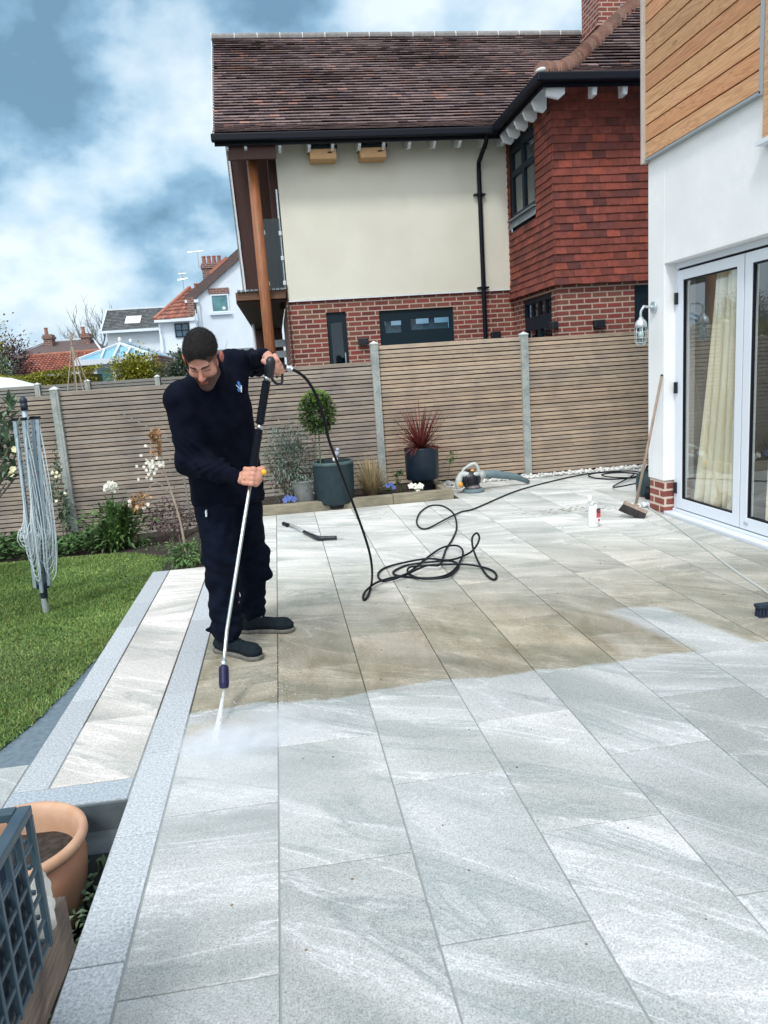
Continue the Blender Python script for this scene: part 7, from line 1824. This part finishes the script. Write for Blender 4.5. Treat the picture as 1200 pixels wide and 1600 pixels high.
def fist(S, H, a, ek, W, Rg, s=1.0, thumb=True, flip=1, E=None):
    """hand closed round a rod through H along a; knuckles towards ek; wrist W"""
    a = a / np.linalg.norm(a); ek = ek - a * (ek @ a); ek /= np.linalg.norm(ek); ec = np.cross(a, ek) * flip
    P = lambda ph, r_, off: H + a * off * s + (ek * math.cos(ph) + ec * math.sin(ph)) * r_
    T = []
    for off, rr, lg in ((-.035, .0103, 1.0), (-.012, .0108, 1.05), (.011, .0103, 1.0), (.032, .0090, .86)):
        rr *= s; m_ = P(-.55, Rg + .026 * s, off); p1 = P(.75 * lg, Rg + .019 * s, off); p2 = P(1.75 * lg, Rg + .013 * s, off * .98); p3 = P(2.55 * lg, Rg + .010 * s, off * .95)
        S.cone(m_, p1, rr * 1.08, rr, .0022); S.cone(p1, p2, rr, rr * .93, .003); S.cone(p2, p3, rr * .93, rr * .8, .003)
        S.ell(m_, (rr * 1.12,) * 3, None, .005)
        S.cone(m_, W + (m_ - W) * .28, rr * 1.15, .019 * s, .012); T.append(m_)
    pc = P(-1.35, Rg + .016 * s, 0); S.cone(pc, W, .027 * s, .024 * s, .014); S.cone(P(-1.2, Rg + .017 * s, -.02), P(-1.2, Rg + .017 * s, .025), .020 * s, .018 * s, .014)
    S.cone(W, W + (E - W) / np.linalg.norm(E - W) * .05, .026 * s, .027 * s, .014)
    if thumb:
        t0 = W + (pc - W) * .35 - a * .022 * s; t1 = P(-1.75, Rg + .028 * s, -.048); t2 = P(-.2 - 2.3, Rg + .018 * s, -.050); t3 = P(-3.1, Rg + .013 * s, -.040)
        S.cone(t0, t1, .018 * s, .0145 * s, .010); S.cone(t1, t2, .0135 * s, .0125 * s, .004); S.cone(t2, t3, .0122 * s, .0095 * s, .004)
    return P
body = SDF()
add_head(body)
nb_ = hl(0, -.035, -.07)
body.cone(nb_, neck + V(0, .03, 0), .060, .055, .02)
body.cone(neck + V(0, .03, -.02), (chestL + chestR) / 2, .05, .085, .03).cone((chestL + chestR) / 2, pelvis, .085, .085, .03)
body.cone(neck + V(0, .04, -.02), shR, .045, .05, .03).cone(neck + V(0, .05, -.02), shL, .045, .045, .03)
body.cone(shR, elR, .055, .042, .03).cone(elR, wrR, .030, .024, .02).cone(shL, elL, .05, .040, .03).cone(elL, wrL, .04, .027, .03)
for h, k_, a_ in ((hipR, knR, anR), (hipL, knL, anL)): body.cone(pelvis, h, .08, .08, .03).cone(h, k_, .085, .06, .03).cone(k_, a_, .055, .04, .03)
lD = np.array(ldir); HR = np.array(LP0) + lD * ((wrR - np.array(LP0)) @ lD + .012)
HR = np.array(LP0.lerp(LP1, .43))
PR = fist(body, HR, lD, V(-.42, -1, .0), wrR + V(.0, 0, 0), .020, 1.12, flip=1, E=elR)
HL = V((-0.005, 4.130, 1.691)); aL = V(.35, .50, -.80)
PL = fist(body, HL, aL, V(.95, -.25, .2), wrL, .016, 1.12, flip=-1, E=elL)
def skin_tint(P):
    L = (P - hc) @ HM / SC; x, y, z = L.T; c = np.ones((len(P), 3)); near = (np.linalg.norm(L, axis=1) < .19)
    sm = lambda v, a, b: np.clip((v - a) / (b - a), 0, 1)
    # beard and moustache shadow, eyebrows, lips, ears, closed lids
    beard = sm(-z, .030, .046) * sm(y, .0, .03) * near; mous = (np.abs(x) < .026) & (z < -.040) & (z > -.060) & (y > .085)
    side = (np.abs(x) > .052) * sm(-z, -.01, .03) * sm(.055 - y, 0, .02) * sm(y, -.012, .005) * near
    b = np.clip(np.maximum(np.maximum(beard * .93, side * .85), mous * .95), 0, 1)[:, None]; c = c * (1 - b) + V(.085, .085, .11) * b
    fade = near * (z > -.015) * (z < .075) * (y < .052) * (.30 + .55 * sm(z, -.005, .045)); fade = np.where(np.linalg.norm(np.stack([x / .066, (y - .112) / .078, (z + .002) / .080]), axis=0) < 1, 0, fade) * (np.abs(x) < .079)
    top = near * sm(z, .020, .034) * (np.linalg.norm(np.stack([x / .060, (y - .112) / .076, (z + .002) / .079]), axis=0) > 1); f_ = np.clip(np.maximum(fade, top), 0, .95)[:, None]; c = c * (1 - f_) + V(.07, .07, .085) * f_
    lip = ((np.abs(x) < .019) & (z < -.0545) & (z > -.074) & (y > .093) & near)[:, None]; c = np.where(lip, V(.62, .38, .38), c)
    by_ = .0245 - .05 * (np.abs(x) - .022) ** 2 * 30 + .0; brow = ((np.abs(x) > .010) & (np.abs(x) < .046) & (np.abs(z - by_ + .10 * (np.maximum(0, .02 - np.abs(x)))) < .0050) & (y > .06) & near)[:, None]; c = np.where(brow, V(.10, .10, .12), c)
    lash = ((np.abs(x) > .017) & (np.abs(x) < .043) & (np.abs(z + .0035) < .0018) & (y > .075) & near)[:, None]; c = np.where(lash, V(.15, .12, .12), c)
    ear = ((np.abs(x) > .079) & near)[:, None]; c = np.where(ear, c * V(1.1, .70, .66), c)
    nose = (sm(y, .098, .115) * (np.abs(x) < .02) * (z > -.045) * near)[:, None]; c = c * (1 - nose * V(0, .12, .12))
    far = (~near)[:, None]; c = np.where(far, c * V(1.08, 1.12, 1.12), c)
    g = 1 + .06 * np.sin(P[:, 0] * 170) * np.sin(P[:, 2] * 150 + P[:, 1] * 120); return c * g[:, None]
body.build('body', 'skin', .0042, man, skin_tint)
# hair: a close cap with faded sides
hr = SDF(); hr.ell(hl(0, -.014, .045), np.array((.0765, .102, .0885)) * SC, HM, .01).ell(hl(0, .04, .085), np.array((.055, .05, .04)) * SC, HM, .03)
hr.ell(hl(0, .112, -.002), np.array((.064, .075, .078)) * SC, HM, .005, True); hr.ell(hl(-.050, .070, .035), np.array((.022, .03, .028)) * SC, HM, .005, True); hr.ell(hl(.050, .070, .035), np.array((.022, .03, .028)) * SC, HM, .005, True)
hr.half(hl(.0, -.01, .034), HM @ V(0, .15, -1), .004)
hr.disp = lambda P: .0018 * np.sin(P[:, 0] * 61 + 2 * np.sin(P[:, 2] * 43)) * np.sin(P[:, 1] * 57 + P[:, 0] * 40) + .0008 * np.sin(P[:, 0] * 330 + P[:, 1] * 210) * np.sin(P[:, 2] * 270)
hair_o = hr.build('hair', 'hair', .0034, man)
def strands():
    me = hair_o.data; n_ = len(me.vertices); co = np.zeros(n_ * 3, np.float32); me.vertices.foreach_get('co', co); co = co.reshape(-1, 3); no = np.zeros(n_ * 3, np.float32); me.vertices.foreach_get('normal', no); no = no.reshape(-1, 3)
    L = (co + np.array(man.location) - hc) @ HM / SC
    r = np.random.default_rng(5); pk = r.integers(0, n_, 9000); ok = (L[pk] ** 2).sum(1) > .0060; pk = pk[ok]; p = co[pk] + r.normal(0, .0015, (len(pk), 3)); d = no[pk] * .75 + (HM @ V(0, .55, .1))[None] + r.normal(0, .35, (len(pk), 3)); d /= np.linalg.norm(d, axis=1)[:, None]
    ln_s = r.uniform(.005, .0115, len(pk)) * np.where(L[pk, 2] < .055, .5, 1.0); s = np.cross(d, r.normal(0, 1, d.shape)); s /= np.linalg.norm(s, axis=1)[:, None]
    v = np.stack([p - s * .0007, p + s * .0007, p + d * ln_s[:, None]], 1).reshape(-1, 3)
    m2 = bpy.data.meshes.new('hair_strands'); m2.from_pydata(v.tolist(), [], np.arange(len(v)).reshape(-1, 3).tolist())
    ca = m2.color_attributes.new('tint', 'FLOAT_COLOR', 'POINT'); g = np.repeat(r.uniform(.4, 2.6, len(pk)), 3); ca.data.foreach_set('color', np.stack([g, g * .96, g * .94, np.ones_like(g)], 1).astype(np.float32).ravel())
    m2.materials.append(pmat('hair_strand', (.012, .011, .012), rough=.6, tint=1.0)); o = bpy.data.objects.new('hair_strands', m2); col.objects.link(o); o.parent = hair_o; o['kind'] = 'stuff'
strands()
for sgn in (-1, 1):     # short tufts of the fringe line
    pass
# sweatshirt
jk = SDF()
jk.cone(chestL, pelvis + V(.085, .02, -.02), .120, .130, .06); jk.cone(chestR, pelvis + V(-.085, -.03, -.02), .125, .130, .06)
cm = (chestL + chestR) / 2; jk.cone(cm + V(0, .0, .04), pelvis, .135, .14, .06); jk.cone(neck + V(-.01, .05, -.06), cm, .10, .13, .05)
jk.cone(chestL + V(0, 0, .10), shL, .105, .080, .06); jk.cone(chestR + V(-.02, 0, .10), shR, .11, .100, .06)
jk.cone(neck + V(.01, .06, -.02), V(*shL) + V(-.04, .02, .0), .085, .078, .05); jk.cone(neck + V(-.02, .05, -.03), shR + V(.02, .03, .03), .090, .088, .06)
jk.cone(neck + V(.01, .02, -.01), hl(0, -.045, -.090), .088, .068, .02)
jk.cone(shR, elR, .100, .083, .03).cone(elR, elR + (wrR - elR) * .55, .083, .062, .04).cone(elR + (wrR - elR) * .5, wrR + (wrR - elR) * -.03, .064, .046, .03)
jk.cone(shL, elL, .078, .070, .03).cone(elL, elL + (wrL - elL) * .6, .070, .054, .04).cone(elL + (wrL - elL) * .5, elL + (wrL - elL) * .95, .056, .045, .03)
jk.half(wrR + (wrR - elR) * -.02, wrR - elR, .004) if False else None
def folds(P):
    x, y, z = P.T; w = .0075 * np.sin(z * 46 + 9 * np.sin(x * 7 + y * 5)) * (.5 + .5 * np.sin(x * 13 + z * 5))
    dl = np.exp(-((P - elR) ** 2).sum(1) / .018); w += dl * .010 * np.sin((z + .7 * x) * 75 + 5 * np.sin(x * 21 + z * 13))
    d2 = np.exp(-((P - (elR + wrR) / 2) ** 2).sum(1) / .012); w += d2 * .008 * np.sin((x - .6 * z) * 85 + 4 * np.sin(z * 40))
    d3 = np.exp(-((P - (shL + elL) / 2) ** 2).sum(1) / .012); w += d3 * .010 * np.sin((x + .2 * z) * 140)
    hem = np.exp(-(z - pelvis[2] - .02) ** 2 / .002); w += hem * .006 * np.sin(x * 60 + y * 40); return w
jk.disp = folds
jk.half(pelvis + V(0, 0, -.075), V(0, 0, -1), .01)
jk.build('sweatshirt', 'jacket', .0085, man)
# trousers
tr_ = SDF()
tr_.cone(pelvis + V(-.05, 0, .02), hipR, .122, .118, .05); tr_.cone(pelvis + V(.06, .03, .02), hipL, .122, .118, .05)
tr_.cone(hipR, knR, .120, .100, .04).cone(knR, anR + V(-.01, 0, .10), .102, .088, .03).cone(anR + V(-.01, 0, .10), anR + V(-.005, -.0, .005), .090, .096, .02)
tr_.cone(anR + V(-.07, -.01, .0), anR + V(-.125, -.02, .012), .022, .012, .02)
tr_.cone(hipL, knL, .116, .095, .04).cone(knL, anL + V(0, 0, .08), .098, .082, .03).cone(anL + V(0, 0, .08), anL + V(0, 0, .02), .082, .080, .02)
tr_.cone(knL + V(.06, -.03, .03), knL + V(.065, -.03, -.12), .045, .045, .02)
def tf(P):
    x, y, z = P.T; w = .008 * np.sin(z * 40 + 8 * np.sin(x * 9)) * (.5 + .5 * np.sin(x * 17 + z * 9))
    for k_ in (knR, knL): w += np.exp(-((P - k_) ** 2).sum(1) / .02) * .008 * np.sin((z + .5 * x) * 80)
    for a_ in (anR, anL): w += np.exp(-((P - a_ - V(0, 0, .08)) ** 2).sum(1) / .012) * .010 * np.sin(z * 95 + x * 20)
    return w
tr_.disp = tf
tr_.half(V(0, 0, .075), V(0, 0, -1), .006)
tz = tr_.build('trousers', 'trousers', .009, man)
# boots
def boot(ank, toe, name='boot'):
    ank = V(*ank); toe = V(*toe); d = toe - ank; d[2] = 0; L_ = np.linalg.norm(d); d /= L_; sd_ = V(-d[1], d[0], 0); g = lambda f, s_, z: V(ank[0], ank[1], 0) + d * f + sd_ * s_ + V(0, 0, z)
    S = SDF(); S.cone(g(-.005, 0, .13), g(.01, 0, .07), .048, .048, .03).cone(g(-.045, 0, .055), g(.02, 0, .05), .039, .043, .03).cone(g(.03, 0, .070), g(L_ - .07, .0, .048), .045, .040, .03)
    S.ell(g(L_ - .065, 0, .046), (.066, .050, .042), np.stack([d, sd_, V(0, 0, 1)], 1), .03); S.ell(g(.05, 0, .08), (.06, .045, .05), np.stack([d, sd_, V(0, 0, 1)], 1), .03)
    S.half(g(0, 0, .022), V(0, 0, -1), .003); S.disp = lambda P: .0015 * np.sin(P[:, 2] * 160) * (P[:, 2] > .05)
    b_ = S.build('boot', 'boot', .0045, man)
    T = SDF(); T.cone(g(-.045, 0, .02), g(.02, 0, .02), .044, .041, .02).cone(g(.02, 0, .02), g(L_ - .07, 0, .02), .041, .052, .02).ell(g(L_ - .062, 0, .02), (.069, .055, .05), np.stack([d, sd_, V(0, 0, 1)], 1), .02)
    T.half(g(0, 0, .027), V(0, 0, 1), .003); T.half(g(0, 0, .001), V(0, 0, -1), .002); T.build('sole', 'boot_sole', .0045, b_)
    mb = MB()
    for i in range(4):
        f = .055 + i * .026; zz = .128 - i * .013; mb.tube([Vector(g(f, -.024, zz)), Vector(g(f + .006, 0, zz + .009)), Vector(g(f, .024, zz))], .0028, 5)
    for f, wd, zt in ((L_ - .085, .047, .090), (L_ - .082, .0475, .088)): mb.tube([Vector(g(f - .012 * (abs(q) / 3) ** 2, q / 3 * wd, .03 + (zt - .03) * math.sqrt(max(0, 1 - (q / 3.05) ** 2)))) for q in range(-3, 4)], .0022, 5)
    mb.build('laces', 'lead', b_)
boot((-.455, 4.41, 0), (-.235, 4.215, 0)); boot((-.335, 4.745, 0), (-.03, 4.66, 0))
# chest badge, wedding ring, knee tab
def surf_patch(px_c, nrm_, w, h): pass
lc_ = V((-0.204, 4.200, 1.581)); 
def decal(name, mat, polys, parent, c, u, v, n_):
    mb = MB()
    for poly in polys: mb.prism([Vector(c + u * a + v * b_) for a, b_ in poly], Vector(n_ * .0015))
    return mb.build(name, mat, parent)
def on_jacket(c, dirn):
    """first point of the sweatshirt surface from c along dirn"""
    p = V(*c)[None]; act = list(range(len(jk.p)))
    for _ in range(80): p = p + V(*dirn)[None] * jk.field(p, act, range(len(jk.sub)))[0] * .8
    e = 1e-3; g = np.array([jk.field(p + V(*[e if i == j else 0 for j in range(3)])[None], act, range(len(jk.sub)))[0] - jk.field(p, act, range(len(jk.sub)))[0] for i in range(3)]); g /= np.linalg.norm(g); return p[0], g
pt = V((-0.193, 3.900, 1.584)); vd = V((-0.242, 4.900, 1.575)) - pt; vd /= np.linalg.norm(vd)
bp_, bn_ = on_jacket(pt, vd); bu = np.cross(V(0, 0, 1), bn_); bu = -bu / np.linalg.norm(bu) if bu[0] > 0 else bu / np.linalg.norm(bu); bu = bu if bu[0] > 0 else -bu; bv = np.cross(bn_, bu); bv = bv if bv[2] > 0 else -bv
bc_ = bp_ + bn_ * .010
decal('badge', 'logo_blue', [[(-.020, -.010), (-.002, .0), (.002, .034), (.018, .040), (.020, .010), (.004, -.02), (-.016, -.028)]], man, bc_, bu, bv, bn_)
decal('badge_lettering', 'logo_white', [[(-.016, .014), (-.012, .017), (-.003, -.002), (-.007, -.006)], [(-.004, -.030), (.002, -.032), (.022, .008), (.017, .012)], [(-.002, -.008), (.001, -.002), (.012, -.004), (.010, -.010)]], man, bc_ + bn_ * .0017, bu, bv, bn_)
mb = MB(); rp_ = PR(.25, .020 + .0215 * 1.12, .011); ax_ = Vector(PR(.45, .042, .011) - PR(.05, .044, .011)).normalized(); u_ = ax_.orthogonal().normalized(); w_ = ax_.cross(u_)
mb.tube([Vector(rp_) + (u_ * math.cos(6.2832 * k / 20) + w_ * math.sin(6.2832 * k / 20)) * .0128 for k in range(21)], .0019, 6); mb.build('ring', 'gold', man, smooth=True)
mb = MB(); kt = Vector((-0.465, 4.300, 0.885)); mb.box(kt.x - .004, kt.x + .004, kt.y - .01, kt.y + .10, kt.z - .016, kt.z + .018); mb.build('white_tab', 'logo_white', man, bevel=.002)

# trees behind the photographer's left, mirrored in the door glass
for i, (x, y, h) in enumerate(((-14, 4, 4.2), (-15, 10, 4.8), (-13.5, -3, 4.5))):
    tree('garden_tree', ['tall pale green tree beyond the left side of the garden', 'tall pale green tree beyond the left corner of the garden', 'tall pale green tree left of and behind the viewer'][i], (x, y, -.4), (x, y, h), (2.2, 2.2, 2.2), 3000, .3, 'leaf_yellow', tr=.2)
bpy.context.view_layer.update()
